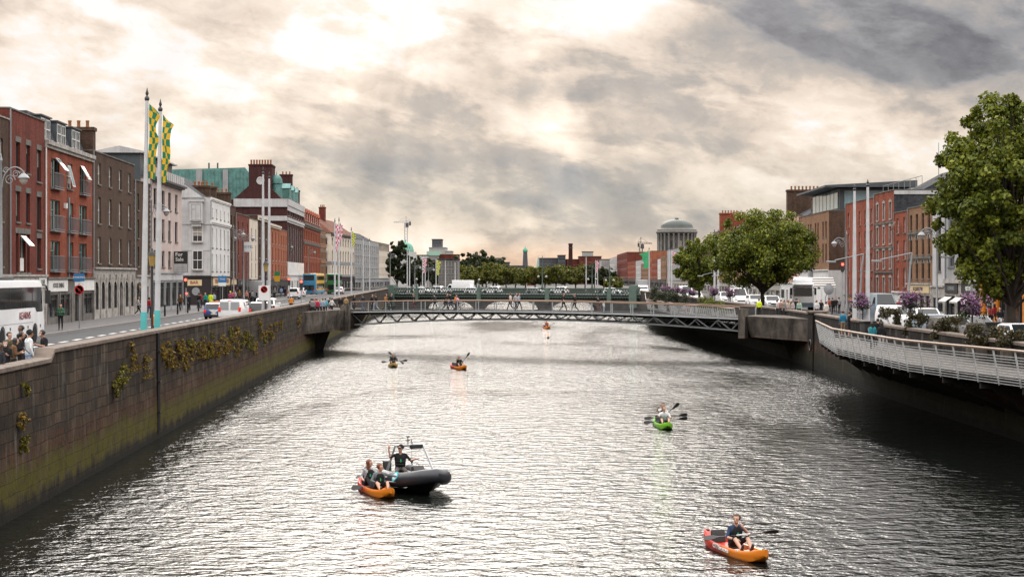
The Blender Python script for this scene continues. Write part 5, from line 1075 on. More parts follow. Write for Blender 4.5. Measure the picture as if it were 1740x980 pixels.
def banner(par, z0, z1, w_, m, seed, dx=1):
    rr = random.Random(seed); nx, nz = 8, 26; mb = MB(); vs = []; L = z1-z0
    ph = rr.uniform(0, 6)
    for j in range(nz+1):
        f = j/nz; z = z0+L*f
        ww = w_*float(np.interp(f, [0, .12, .3, .5, .65, .78, .9, 1], [.62, .72, .95, 1.0, .8, .85, 1.35, .55]))*(1+.08*math.sin(f*13+ph))
        for i in range(nx+1):
            q = i/nx; vs.append((dx*(.12+ww*q*(1-.12*math.sin(q*6+f*8))), .16*math.sin(q*5+f*7+ph)*q+.07*math.sin(f*11+ph), z - .9*w_*q*max(0, (f-.6))*2 - .3*q*q*w_*math.sin(f*9+ph)))
    mb.add(vs, [(j*(nx+1)+i, j*(nx+1)+i+1, (j+1)*(nx+1)+i+1, (j+1)*(nx+1)+i) for j in range(nz) for i in range(nx)])
    me = bpy.data.meshes.new('banner'); me.from_pydata(mb.v, [], mb.f); me.materials.append(m); uv = me.uv_layers.new(name='UVMap')
    for lp in me.loops:
        k = lp.vertex_index; i, j = k % (nx+1), k//(nx+1); uv.data[lp.index].uv = (i/nx*3, j/nz*11)
    me.shade_smooth(); return ob('banner', me, par)
def flagpole(label, u, Y, ztop, z0, flag=None, teal=False, seed=1, r=.11, lean=0.0, dx=1, X=None, group=None):
    t0 = thing('flagpole', label, 'flagpole', (px(u, Y) if X is None else X, Y, z0), 0, group); H = ztop-z0; t0.rotation_euler = (0, lean, 0)
    zt = 1.9 if teal else 0
    mb = MB(); mb.lathe([(r*1.25, zt), (r*1.15, H*.4), (r*.7, H*.93), (r*.7, H*.95)], 12); mb.build('pole', m_pole, t0, 40)
    mb = MB(); mb.lathe([(r*.7, H*.95), (r*1.0, H*.955), (r*1.0, H*.962), (r*.35, H*.97), (r*.7, H*.978), (r*.3, H*.99), (.01, H)], 10); mb.build('finial', m_dframe, t0, 40)
    if teal: mb = MB(); mb.lathe([(r*1.35, 0), (r*1.35, 1.9), (r*1.26, 1.92)], 12); mb.build('painted_base', m_teal, t0, 40)
    if flag: banner(t0, H*.94-flag[1], H*.94, flag[2], flag[0], seed, dx)
    return t0
LEAN = .0145
flagpole('tall flagpole with green and yellow banner, left of the near teal-based pair', 243.5, 76, 16.4, ZL+.12, (m_fyg, 3.5, .42), True, 3, .115, LEAN)
flagpole('tall flagpole with green and yellow banner, right of the near teal-based pair', 266.5, 79.5, 16.25, ZL+.12, (m_fyg, 3.4, .42), True, 5, .115, LEAN)
for u, Y, zt, z0, fl, lab in ((447, 126, 16.1, ZL, None, 'bare flagpole on the left of the pair beside the white sign'), (457.5, 130, 16.0, ZL, None, 'bare flagpole on the right of the pair beside the gilt lantern'),
    (569, 233, 16, ZL, (m_frw, 4.2, .5), 'flagpole with red and white banner right of the green bus'), (576, 240, 16.4, ZL, (m_frw, 3, .4), 'flagpole just right of the red and white banner'),
    (597, 275, 16, ZL, (m_fy, 2.5, .6), 'flagpole with small yellow banner before the cream corner building'), (617, 323, 15.7, ZL, None, 'bare flagpole before the grey modern offices'), (628, 335, 15.5, ZL, None, 'bare flagpole at the right edge of the grey offices'),
    (692, 372, 14.5, 3.6, None, 'thin pole left of the pair beside the dark tree'), (696, 374, 14.5, 3.6, None, 'thin pole right of the pair beside the dark tree'), (718, 400, 13, 3.6, (m_frw, 4, .9), 'distant pole with pale pink banner'), (722.5, 402, 13, 3.6, None, 'distant bare pole beside the pale pink banner'),
    (741, 405, 12.5, 3.6, (m_fy, 4, .9), 'distant pole with yellow banner'), (757, 405, 12, 3.6, None, 'distant bare pole before the old grey house'), (773.5, 408, 11.5, 3.6, None, 'distant bare pole above the box van'),
    (996, 372, 12.5, 3.6, None, 'stout pale pole on the bridge right of centre'), (1012, 400, 12, 3.6, (m_frw, 3, .7), 'far pole with red and white banner'), (1015.5, 402, 12, 3.6, None, 'far bare pole beside the red and white banner')):
    flagpole(lab, u, Y, zt, z0, fl, False, int(u), .11)
for u, Y, zt, fl, lab in ((1452, 116, 14.2, None, 'pale flagpole, left of the near pair on the right bank'), (1474.5, 112.5, 14.3, None, 'pale flagpole, right of the near pair on the right bank'), (1214, 214, 13.8, (m_fyg, 4, .6), 'flagpole with green and yellow banner between the two trees'), (1220.5, 210, 13.7, (m_fyg, 3, .6), 'flagpole right of the banner pole between the two trees'), (1137, 286, 12.8, None, 'pale flagpole, left of the pair before the far tree'), (1141.5, 282, 12.6, (m_frw, 2.5, .5), 'pale flagpole, right of the pair before the far tree'), (1103, 326, 13.5, (m_fgg, 3.6, 1.5), 'flagpole flying a green flag before the far terrace')):
    flagpole(lab, u, Y, zt, ZR, fl, False, int(u), .13 if Y < 150 else .11, 0, -1 if u == 1103 else 1)
# ---------------- ornate street lamps
m_lamp = mat('lamp_grey', (.25, .26, .27), .5, .2, .15); m_globe = mat('lamp_glass', (.36, .33, .29), .2, var=.05)
def lamp(label, u, Y, ztop, z0, sides=(1,), group=None):
    t0 = thing('street_lamp', label, 'street lamp', (px(u, Y), Y, z0), 0, group); H = ztop-z0
    mb = MB(); mb.lathe([(.16, 0), (.16, 1.0), (.1, 1.1), (.08, H*.6), (.06, H-.4), (.09, H-.35), (.05, H-.2), (.02, H)], 10); mb.build('post', m_lamp, t0, 40)
    for s in sides:
        mb = MB()
        mb.path([(s*(.05+.75*(1-math.cos(a))), 0, H-1.9+1.15*math.sin(a)) for a in np.linspace(0, 2.3, 12)], .035, 6)
        for (cx, cz, r0) in ((.5, -1.5, .32), (.85, -1.15, .22), (.28, -.95, .2)):
            mb.path([(s*(cx+r0*(1-.045*k)*math.cos(k*.55)), 0, H+cz+r0*(1-.045*k)*math.sin(k*.55)) for k in range(18)], .022, 5)
        mb.build('scroll_arm', m_lamp, t0, 40)
        x = s*1.3; mb = MB(); mb.lathe([(.04, H-.95), (.06, H-1.1), (.2, H-1.2), (.34, H-1.36), (.34, H-1.4)], 14, (x, 0, 0)); sh = mb.build('lamp_shade', m_lamp, t0, 40)
        mb = MB(); mb.lathe([(.26, H-1.4), (.22, H-1.6), (.1, H-1.74), (.01, H-1.78)], 12, (x, 0, 0)); mb.build('lantern_glass', m_globe, sh, 40)
    return t0
for a in ((2, 93.5, 14.6, ZL, (1,), 'ornate grey lamp over the white coach'), (257.5, 142, 14.6, ZL, (1,), 'ornate grey lamp between the teal-based flagpoles'), (397, 220, 14.6, ZL, (1,), 'ornate grey lamp before the thin brown house'), (414, 226, 14.2, ZL, (1, -1), 'ornate double lamp before the red-brown house'), (484, 309, 14.5, ZL, (1,), 'ornate grey lamp before the small orange house'), (524, 345, 14, ZL, (1,), 'ornate grey lamp above the blue and yellow bus'), (663, 372, 13.5, 3.6, (1,), 'ornate lamp at the left end of the stone bridge'), (705, 390, 11, 3.6, (1,), 'far ornate lamp right of the dark tree'), (728, 392, 10.5, 3.6, (1, -1), 'far ornate lamp left of the old grey house')):
    lamp(a[5], *a[:5])
for a in ((1438.5, 172, 12.4, ZR, (-1,), 'ornate grey lamp before the wide red house'), (1592, 137, 12.4, ZR, (-1,), 'ornate grey lamp beside the arched brown house')):
    lamp(a[5], *a[:5])
def bridge_lamp(label, u, h, n=2):
    t_ = gt(u); p = gpos(t_, -.25, 4.9); t0 = thing('bridge_lamp', label, 'lamp', p, 0)
    mb = MB(); mb.lathe([(.3, 0), (.22, .6), (.12, .8), (.09, h-.8), (.05, h)], 8); mb.build('post', m_green, t0, 40)
    for s in ((-1, 1) if n > 1 else (0,)):
        mb = MB(); mb.path([(0, 0, h*.45), (s*.7, 0, h*.5), (s*.85, 0, h*.42)], .05, 5); mb.build('arm', m_green, t0, 40)
        mb = MB(); mb.sphere((s*.85, 0, h*.36 if n > 1 else h), .26, 10); mb.build('globe', m_globe, t0, 60)
for u, h, n, lab in ((814, 1.9, 1, 'single globe lamp on the bridge right of the box van'), (921.5, 7.2, 2, 'tall dark lamp with two globes at mid-bridge'), (1006, 5.6, 2, 'dark lamp with two globes right of the stout pole'), (1036, 5.0, 2, 'dark lamp with two globes near the right bridge end'), (708, 2.0, 1, 'single globe lamp near the left bridge end')):
    bridge_lamp(lab, u, h, n)
# lantern posts, signs, signals
m_gold = mat('gilt_lantern', (.45, .30, .09), .4, .3)
def lantern_post(label, u, Y, zt):
    t0 = thing('lantern_post', label, 'lamp post', (px(u, Y), Y, ZL+.1), 0); H = zt-ZL-.1
    mb = MB(); mb.lathe([(.14, 0), (.1, .5), (.07, .7), (.06, H-.7)], 8); mb.build('post', m_plastic, t0, 40)
    mb = MB(); mb.lathe([(.12, H-.7), (.2, H-.2), (.2, H-.15)], 6); mb.build('lantern_glass', m_gold, t0)
    mb = MB(); mb.lathe([(.26, H-.15), (.16, H+.02), (.05, H+.1), (.03, H+.2)], 6); mb.build('lantern_cap', m_plastic, t0)
lantern_post('black post with gilt lantern between the near flagpoles', 258.5, 83, 8.75); lantern_post('black post with gilt lantern between the bare flagpoles', 451.5, 126, 8.6)
m_signw = mat('sign_white', (.7, .7, .7), .5, var=.05); m_signr = mat('sign_red', (.5, .02, .02), .4, var=.05); m_signb = mat('sign_blue', (.03, .16, .36), .4, var=.05)
def sign_post(label, u, Y, z0, boards, H, X=None):
    t0 = thing('sign_post', label, 'sign', (px(u, Y), Y, z0), 0)
    mb = MB(); mb.lathe([(.05, 0), (.05, H)], 8); mb.build('post', m_gframe, t0, 40)
    for kind, z, s, m in boards:
        if kind == 'round':
            mb = MB(); mb.lathe([(1e-4, 0), (s, 0), (s, .03), (1e-4, .03)], 20); d = mb.build('sign_disc', m_signr, t0, 40, (0, -.07, z)); d.rotation_euler = (PI/2, 0, 0)
            mb = MB(); mb.lathe([(1e-4, .031), (s*.8, .031)], 20); mb.build('sign_face', m_signw, d)
            mb = MB(); mb.bar((-s*.6, s*.6, .036), (s*.6, -s*.6, .036), s*.18, .004, 0); mb.build('slash', m_signr, d)
            mb = MB(); mb.bar((-s*.1, -s*.5, .034), (-s*.1, s*.1, .034), s*.16, .003); mb.bar((-s*.1, s*.1, .034), (s*.4, s*.1, .034), s*.16, .003); mb.build('arrow', m_letb, d)
        else:
            mb = MB(); mb.cbox((0, -.08, z), (s[0], .03, s[1])); bo = mb.build('board', m, t0)
            if kind: lettering(kind, s[1]*.36, m_letw if m is m_signb else m_letb, bo, (0, -.1, z))
    return t0
sign_post('post with round no-turn sign below a blue plate at the kerb', 135, 112, ZL+.1, [('round', 2.7, .33, None), ('PARKING', 3.55, (.75, .55), m_signb), ('24', 3.1, (.6, .28), m_signw)], 3.9)
sign_post('white sign with red roundel on a post in front of the bare flagpoles', 449, 124, ZL+.1, [(None, 2.35, (.85, 1.15), m_signw), ('round', 2.62, .27, None)], 2.9)
sign_post('blue plate on a pole outside the maroon pub', 378, 190, ZL+.1, [('TAXI', 3.3, (1.0, .8), m_signb), (None, 2.7, (.9, .4), m_signw)], 3.8)
sign_post('white letter board hung high on a pole before the cream house', 421, 228, ZL+.1, [('HOTEL', 7.8, (1.2, 1.4), m_signw)], 8.6)
sign_post('yellow and green boards on a pole before the orange house', 471, 268, ZL+.1, [(None, 4.1, (.9, .7), m_fgg), (None, 3.3, (.9, 1.0), m_busy)], 4.6)
def signal(label, u, Y, z0, H, ped=False, arm=0):
    t0 = thing('traffic_light', label, 'traffic light', (px(u, Y), Y, z0), 0)
    mb = MB(); mb.lathe([(.06, 0), (.06, H)], 8); mb.build('post', m_galv, t0, 40)
    mb = MB(); mb.cbox((0, -.12, H-.3), (.32, .2, 1.0)); hd = mb.build('signal_head', m_plastic, t0, 40, bevel=.03)
    for k, (cm) in enumerate((m_redlit, m_dframe, m_dframe)):
        mb = MB(); mb.lathe([(.001, 0), (.13, 0), (.13, .03)], 14); o = mb.build('lamp_lens', cm, hd, 40, (0, -.225, H-.02-k*.29)); o.rotation_euler = (PI/2, 0, 0)
    if ped: mb = MB(); mb.cbox((.1, -.1, H-1.5), (.3, .2, .5)); pb_ = mb.build('walk_signal', m_gframe, t0); mb = MB(); mb.lathe([(.001, 0), (.09, 0), (.09, .02)], 12); o = mb.build('walk_lens', m_redlit, pb_, 40, (.1, -.21, H-1.4)); o.rotation_euler = (PI/2, 0, 0)
    return t0
m_redlit = mat('red_signal', (.8, .03, .02), .3, emit=(1, .05, .03, 9))
signal('red traffic light with walk signal at the pavement edge by the for sale board', 316, 163, ZL+.1, 3.3, True)
signal('red traffic light far side of the road left of the small white van', 491.5, 205, ZL, 3.4); signal('red traffic light near the wall end beside the crowd', 512.5, 171, ZL, 3.2)
signal('traffic light on the right quay before the brown corner block', 1431, 168, ZR+.1, 5.2)
def street_arm(label, u, Y, ztop, dx, z0=ZR):
    t0 = thing('street_light', label, 'street light', (px(u, Y), Y, z0), 0); H = ztop-z0
    mb = MB(); mb.path([(0, 0, 0), (-dx*.12, 0, H*.8), (-dx*.2, 0, H)], [.1, .08, .07], 8); mb.build('post', m_lamp, t0, 40)
    mb = MB(); mb.path([(-dx*.2, 0, H), (dx, 0, H-.5)], .045, 6); mb.build('arm', m_lamp, t0, 40)
    mb = MB(); mb.cbox((dx*1.15, 0, H-.62), (.75, .25, .14)); mb.build('lamp_head', m_lamp, t0, 40, bevel=.04)
street_arm('leaning grey light with long arm right of the near pale flagpoles', 1541, 122, 9.3, -2.0); street_arm('leaning grey light with long arm beside the near pale flagpole', 1459, 128, 9.3, -1.9)
street_arm('modern light with flat head between the banner poles', 1213, 220, 8.2, -1.6); street_arm('modern light with flat head right of the banner poles', 1238, 214, 8.2, -1.6); street_arm('dark leaning light in front of the restaurant signs', 1648, 104, 9.4, -1.3)
t0 = thing('traffic_mirror', 'round grey mirror on a post beside the striped awning', 'mirror', (px(1408, 160), 160, ZR), 0); mb = MB(); mb.path([(-.3, 0, 0), (-.3, 0, 2.0), (0, 0, 2.6)], .05, 6); mb.build('post', m_gframe, t0, 40)
mb = MB(); mb.lathe([(1e-4, .1), (.35, .07), (.55, 0), (.5, -.06), (1e-4, -.1)], 20); o = mb.build('mirror_dish', m_rgrey, t0, 40, (0, -.1, 2.75)); o.rotation_euler = (PI/2, 0, .3)
for i, Y in enumerate((139, 146, 153, 159, 166, 172)):
    mb = MB(); mb.lathe([(.09, 0), (.08, .85), (.1, .9), (.1, 1.0), (.03, 1.08)], 10)
    if i == 0: b0 = tag(mb.build('bollard', m_black, None, 40, (KL(Y)-.5, Y, ZL+.13)), 'black bollard at the kerb outside the shopfronts', 'bollard', 'black bollards along the left kerb')
    else: o = b0.copy(); COL.objects.link(o); o.location = (KL(Y)-.5, Y, ZL+.13)
t0 = thing('litter_bin', 'black boardwalk bin with white emblem by the stone wall', 'bin', (23.05, 104.5, 3.35), .2); mb = MB(); mb.box(-.38, .38, -.38, .38, 0, 1.15); mb.build('body', m_plastic, t0, 40, bevel=.04); mb = MB(); mb.box(-.44, .44, -.44, .44, 1.15, 1.3); mb.build('lid', m_black, t0, 40, bevel=.03)
mb = MB(); mb.lathe([(.1, 0), (.17, 0)], 14); o = mb.build('emblem', m_letw, t0, None, (0, -.385, .75)); o.rotation_euler = (PI/2, 0, 0)
t0 = thing('warning_beacon', 'orange beacon on a low black post between the teal poles', 'beacon', (px(262.5, 86), 86, ZL+.1), 0); mb = MB(); mb.lathe([(.06, 0), (.06, 1.0)], 8); mb.build('post', m_plastic, t0, 40); mb = MB(); mb.lathe([(.14, 1.0), (.16, 1.2), (.14, 1.5), (.04, 1.58)], 10); mb.build('lamp', m_orangel, t0, 40)
t0 = thing('cafe_awning', 'striped black and white awning over the brown block corner', 'awning', (px(1396, 209), 209.5, ZR), HT); mb = MB(); mb.add([(0, -1.6, 3.9), (0, 1.6, 3.9), (1.9, 1.6, 2.7), (1.9, -1.6, 2.7)], [(0, 1, 2, 3)]); mb.build('canvas', m_awn, t0)
for s in (-1.5, 1.5): mb = MB(); mb.bar((1.85, s, 2.7), (1.85, s, .13), .05, .05); mb.build('leg', m_gframe, t0)
# ================================================================ PEOPLE
def cloth(col, nm='cloth'):
    k = nm + '_%02d_%02d_%02d' % tuple(int(c*99) for c in col); return mat(k, col, .85, 0, .25, 8)
SKIN = [mat('skin_pale', (.48, .28, .20), .6, 0, .08, 6), mat('skin_tan', (.36, .19, .12), .6, 0, .08, 6), mat('skin_brown', (.14, .07, .045), .6, 0, .08, 6)]
HAIRC = dict(dark=mat('dark_hair', (.014, .01, .008), .6), brown=mat('brown_hair', (.05, .025, .014), .6), fair=mat('fair_hair', (.25, .13, .055), .6), red=mat('auburn_hair', (.14, .045, .018), .6), grey=mat('grey_hair', (.3, .3, .3), .6))
m_shoe = mat('dark_shoe', (.02, .02, .022), .6); m_shoew = mat('white_shoe', (.6, .6, .6), .6)
def V(*a): return Vector(a)
def base_pose():
    J = dict(hip=[V(-.09, 0, .93), V(.09, 0, .93)], kn=[V(-.1, .02, .5), V(.1, .02, .5)], an=[V(-.1, -.02, .08), V(.1, -.02, .08)], toe=[V(-.12, .15, .04), V(.12, .15, .04)],
             sh=[V(-.18, 0, 1.42), V(.18, 0, 1.42)], el=[V(-.245, -.03, 1.14), V(.245, -.03, 1.14)], wr=[V(-.25, .06, .9), V(.25, .06, .9)], hand=[V(-.25, .1, .8), V(.25, .1, .8)], neck=V(0, .01, 1.5), head=V(0, .04, 1.63), look=0.0)
    return J
def P(**k):
    J = base_pose()
    for a, b in k.items(): J[a] = b
    return J
POSES = {
 'stand': P(), 
 'walk': P(kn=[V(-.1, .20, .52), V(.1, -.02, .5)], an=[V(-.1, .32, .1), V(.1, -.33, .2)], toe=[V(-.1, .49, .1), V(.1, -.22, .05)], el=[V(-.25, -.15, 1.17), V(.25, .08, 1.15)], wr=[V(-.25, -.16, .93), V(.24, .28, 1.0)], hand=[V(-.25, -.13, .84), V(.23, .36, .96)]),
 'walk2': P(kn=[V(-.1, .0, .5), V(.1, .17, .52)], an=[V(-.1, -.26, .16), V(.1, .24, .09)], toe=[V(-.1, -.12, .04), V(.1, .41, .08)], el=[V(-.25, .05, 1.16), V(.25, -.12, 1.16)], wr=[V(-.2, .28, 1.08), V(.26, -.1, .93)], hand=[V(-.17, .37, 1.12), V(.26, -.07, .84)]),
 'phone': P(el=[V(-.25, .03, 1.15), V(.25, .02, 1.15)], wr=[V(-.1, .27, 1.2), V(.1, .27, 1.18)], hand=[V(-.05, .35, 1.24), V(.06, .35, 1.22)], head=V(0, .08, 1.62)),
 'push': P(kn=[V(-.1, .17, .5), V(.1, -.02, .5)], an=[V(-.1, .25, .09), V(.1, -.3, .18)], toe=[V(-.1, .42, .08), V(.1, -.18, .05)], sh=[V(-.18, .1, 1.4), V(.18, .1, 1.4)], neck=V(0, .13, 1.48), head=V(0, .18, 1.6), el=[V(-.26, .2, 1.16), V(.26, .2, 1.16)], wr=[V(-.24, .42, 1.05), V(.24, .42, 1.05)], hand=[V(-.23, .52, 1.02), V(.23, .52, 1.02)]),
}
def seated(el, wr, hand, look=0.0, lean=.05, kn=None, an=None, toe=None, tw=0.0):
    J = dict(hip=[V(-.09, 0, .1), V(.09, 0, .1)], kn=kn or [V(-.19, .40, .33), V(.19, .40, .33)], an=an or [V(-.14, .74, .07), V(.14, .74, .07)], toe=toe or [V(-.15, .82, .2), V(.15, .82, .2)],
             sh=[V(-.18*math.cos(tw), lean-.18*math.sin(tw), .58), V(.18*math.cos(tw), lean+.18*math.sin(tw), .58)], el=el, wr=wr, hand=hand, neck=V(0, lean+.02, .67), head=V(0, lean+.05, .80), look=look); return J
POSES['paddle'] = seated([V(-.31, .2, .36), V(.31, .2, .40)], [V(-.36, .42, .40), V(.34, .42, .48)], [V(-.38, .5, .40), V(.36, .5, .49)])
POSES['paddle_high'] = seated([V(-.32, .2, .36), V(.30, .25, .56)], [V(-.26, .42, .36), V(.26, .44, .74)], [V(-.24, .5, .36), V(.25, .5, .78)])
POSES['chin'] = seated([V(-.30, .16, .33), V(.33, .2, .40)], [V(-.17, .38, .30), V(.10, .26, .62)], [V(-.1, .43, .29), V(.03, .22, .72)], -.75, .07)
POSES['reach'] = seated([V(-.30, .16, .36), V(.42, .15, .50)], [V(-.2, .42, .32), V(.66, .25, .47)], [V(-.14, .48, .31), V(.76, .28, .46)], .8, .12)
POSES['twist'] = seated([V(-.28, .0, .34), V(.30, .2, .40)], [V(-.30, .24, .30), V(.42, .42, .40)], [V(-.30, .33, .29), V(.48, .5, .41)], .9, .02, tw=.25)
POSES['driver'] = seated([V(-.36, .14, .52), V(.36, .12, .38)], [V(-.42, .20, .80), V(.50, .34, .46)], [V(-.41, .22, .89), V(.58, .40, .47)], -.55, .06, [V(-.15, .42, .06), V(.17, .42, .06)], [V(-.14, .46, -.36), V(.16, .46, -.36)], [V(-.15, .6, -.40), V(.17, .6, -.40)])
POSES['cyclist'] = seated([V(-.26, .24, .36), V(.26, .24, .36)], [V(-.24, .44, .22), V(.24, .44, .22)], [V(-.24, .52, .2), V(.24, .52, .2)], 0, .16, [V(-.11, .36, -.06), V(.11, .34, .04)], [V(-.11, .3, -.5), V(.11, .25, -.36)], [V(-.11, .43, -.52), V(.11, .38, -.4)])
def mir(k):
    J = POSES[k]
    for a in ('el', 'wr', 'hand'): J[a] = [V(-J[a][1].x, J[a][1].y, J[a][1].z), V(-J[a][0].x, J[a][0].y, J[a][0].z)]
for k in ('chin', 'driver', 'reach', 'twist'): mir(k)
_bc = {}
def body_mesh(pose, detail=False, skirt=False):
    k = (pose, detail, skirt)
    if k in _bc: return _bc[k]
    J = POSES[pose]; C = []                       # capsules (p, q, r0, r1, region)
    hipc = (J['hip'][0]+J['hip'][1])/2; shc = (J['sh'][0]+J['sh'][1])/2
    def cap(p, q, r0, r1, g): C.append((p, q, r0, r1, g))
    up = (shc-hipc).normalized()
    cap(J['hip'][0], J['hip'][1], .105, .105, 3)
    for s in (0, 1):
        a = J['hip'][s]*.9+hipc*.1; b = J['sh'][s]*.55+shc*.45-up*.07
        cap(a+up*.06, a*.45+b*.55, .095, .098, 1); cap(a*.45+b*.55, b, .1, .11, 1)
        cap(shc+(J['sh'][s]-shc)*.35, J['sh'][s]-up*.015, .075, .062, 1)
        cap(J['sh'][s]-up*.015, J['el'][s], .056, .044, 1); cap(J['el'][s], J['wr'][s], .042, .028, 2)
        w_, h = J['wr'][s], J['hand'][s]; d = (h-w_).normalized(); sd = d.cross(V(0, 0, 1) if abs(d.z) < .8 else V(0, 1, 0)).normalized()
        cap(w_, w_+d*.075, .026, .03, 0); cap(w_+d*.06+sd*.018, w_+d*.085-sd*.018, .022, .022, 0)
        if detail:
            nn = d.cross(sd)*(1 if s else -1)
            for i, (o, L) in enumerate(((.03, .07), (.011, .08), (-.009, .075), (-.028, .06))):
                k0 = w_+d*.09+sd*o; k1 = k0+d*L*.5+nn*.008; cap(k0, k1, .0095, .009, 0); cap(k1, k1+d*L*.3+nn*L*.45, .009, .0075, 0)
            b0 = w_+d*.03+sd*.03; cap(b0, b0+sd*.03+d*.035, .012, .010, 0); cap(b0+sd*.03+d*.035, b0+sd*.03+d*.065+nn*.02, .010, .008, 0)
        else: cap(w_+d*.09, h+d*.05, .027, .018, 0)
        cap(J['hip'][s], J['kn'][s], .088, .06, 3); cap(J['kn'][s], J['kn'][s]*.55+J['an'][s]*.45, .058, .055, 4); cap(J['kn'][s]*.55+J['an'][s]*.45, J['an'][s], .055, .038, 4)
        cap(J['an'][s]-V(0, .0, .02), J['toe'][s], .046, .038, 5)
    if skirt:
        for s in (0, 1): cap(J['hip'][s], (J['kn'][s]*.9+J['kn'][1-s]*.1), .12, .14, 3)
    hd = J['head']; nk = J['neck']; Rm = Matrix.Rotation(J['look'], 3, 'Z')
    def H(x, y, z): return hd + Rm @ V(x, y, z)
    cap(nk-up*.05, hd-V(0, .02, .07), .058, .052, 0)
    cap(H(0, -.02, .035), H(0, -.01, .045), .098, .098, 6); cap(H(0, .025, -.005), H(0, .03, .03), .078, .082, 6)
    cap(H(0, .04, -.075), H(0, .05, -.06), .05, .052, 6); cap(H(0, .108, .012), H(0, .125, -.025), .012, .017, 6)
    for s in (-1, 1): cap(H(s*.085, .0, .0), H(s*.092, -.01, .03), .018, .022, 6)
    mb = MB()
    for p, q, r0, r1, g in C:
        mb.tube(p, q, r0, r1, 12); mb.sphere(p, r0, 12); mb.sphere(q, r1, 12)
    me = mb.mesh('person', [SKIN[0]]); o = ob('person', me); md = o.modifiers.new('r', 'REMESH'); md.mode = 'VOXEL'; md.voxel_size = .0085 if detail else .022; md.use_smooth_shade = True
    sm = o.modifiers.new('s', 'SMOOTH'); sm.factor = .5; sm.iterations = 3 if detail else 2
    dg = bpy.context.evaluated_depsgraph_get(); r = bpy.data.meshes.new_from_object(o.evaluated_get(dg)); bpy.data.objects.remove(o); r.name = 'person'
    n = len(r.polygons); cen = np.empty(n*3); r.polygons.foreach_get('center', cen); cen = cen.reshape(-1, 3); best = np.full(n, 9.0); reg = np.zeros(n, int)
    for p, q, r0, r1, g in C:
        p_, d_ = np.array(p), np.array(q-p); L2 = max(1e-9, d_.dot(d_)); tt = np.clip((cen-p_) @ d_/L2, 0, 1); ds = np.linalg.norm(cen-p_-tt[:, None]*d_, axis=1)-(r0+(r1-r0)*tt)
        m_ = ds < best; best[m_] = ds[m_]; reg[m_] = g
    loc = (cen-np.array(hd)) @ np.array(Rm)        # head space
    isH = reg == 6; hair = isH & ((loc[:, 2] > .085) | ((loc[:, 1] < .03) & (loc[:, 2] > -.03) ) | ((loc[:, 1] < -.02)&(loc[:, 2] > -.07)))
    reg[isH & ~hair] = 0
    r.materials.clear()
    for _ in range(7): r.materials.append(None)
    r.polygons.foreach_set('material_index', reg.astype(np.int32)); r.shade_smooth(); r.update(); _bc[k] = r; return r
def hair_mesh(long=0, cap=False):
    mb = MB(); n = 14; prof = []
    for i in range(9): a = -.35+i*(PI/2+.35)/8; prof.append((.114*math.cos(a), .118*math.sin(a)))
    prof[-1] = (.002, .118)
    if cap: prof = [(.114, 0)] + [(.116*math.cos(a), .125*math.sin(a)) for a in np.linspace(.05, PI/2-.03, 6)]
    mb.lathe(prof, n); rr = random.Random(3)
    for i, v in enumerate(mb.v):
        x, y, z = v
        if not cap and y > .03 and z < .055: y = .03+(y-.03)*.25; z += .02
        j = 0 if cap else rr.uniform(-.006, .008)
        mb.v[i] = (x*(1+j*6), y-.018+j, z+.035)
    if cap: mb.add([(-.09, .06, .045), (.09, .06, .045), (.07, .19, .035), (-.07, .19, .035), (-.09, .06, .055), (.09, .06, .055), (.07, .19, .043), (-.07, .19, .043)], [(3, 2, 1, 0), (4, 5, 6, 7), (0, 1, 5, 4), (1, 2, 6, 5), (2, 3, 7, 6), (3, 0, 4, 7)])
    if long:
        mb.loft([[(x*w_, -.05-.06*abs(math.cos(x*12)), z), (x*w_, -.11, z)] for x in (0,) for w_, z in ((1, 0),)], 0, False, False) if False else None
        rings = [[(w_*math.cos(a), -.045+.075*math.sin(a)*k, z) for a in np.linspace(0, 2*PI, 10)[:-1]] for w_, z, k in ((.1, .06, 1), (.115, -.05, .9), (.12, -.16, .8), (.09, -.27, .6))]; mb.loft(rings)
    return mb
_hm = {}
def add_hair(o, pose, hm, long=0, cap=False, nm='hair'):
    k = (long, cap)
    if k not in _hm: _hm[k] = hair_mesh(*k).mesh('hair', [HAIRC['dark']], 50)
    J = POSES[pose]; h = ob(nm, _hm[k], o, J['head']); h.rotation_euler = (0, 0, J['look'])
    h.material_slots[0].link = 'OBJECT'; h.material_slots[0].material = hm; return h
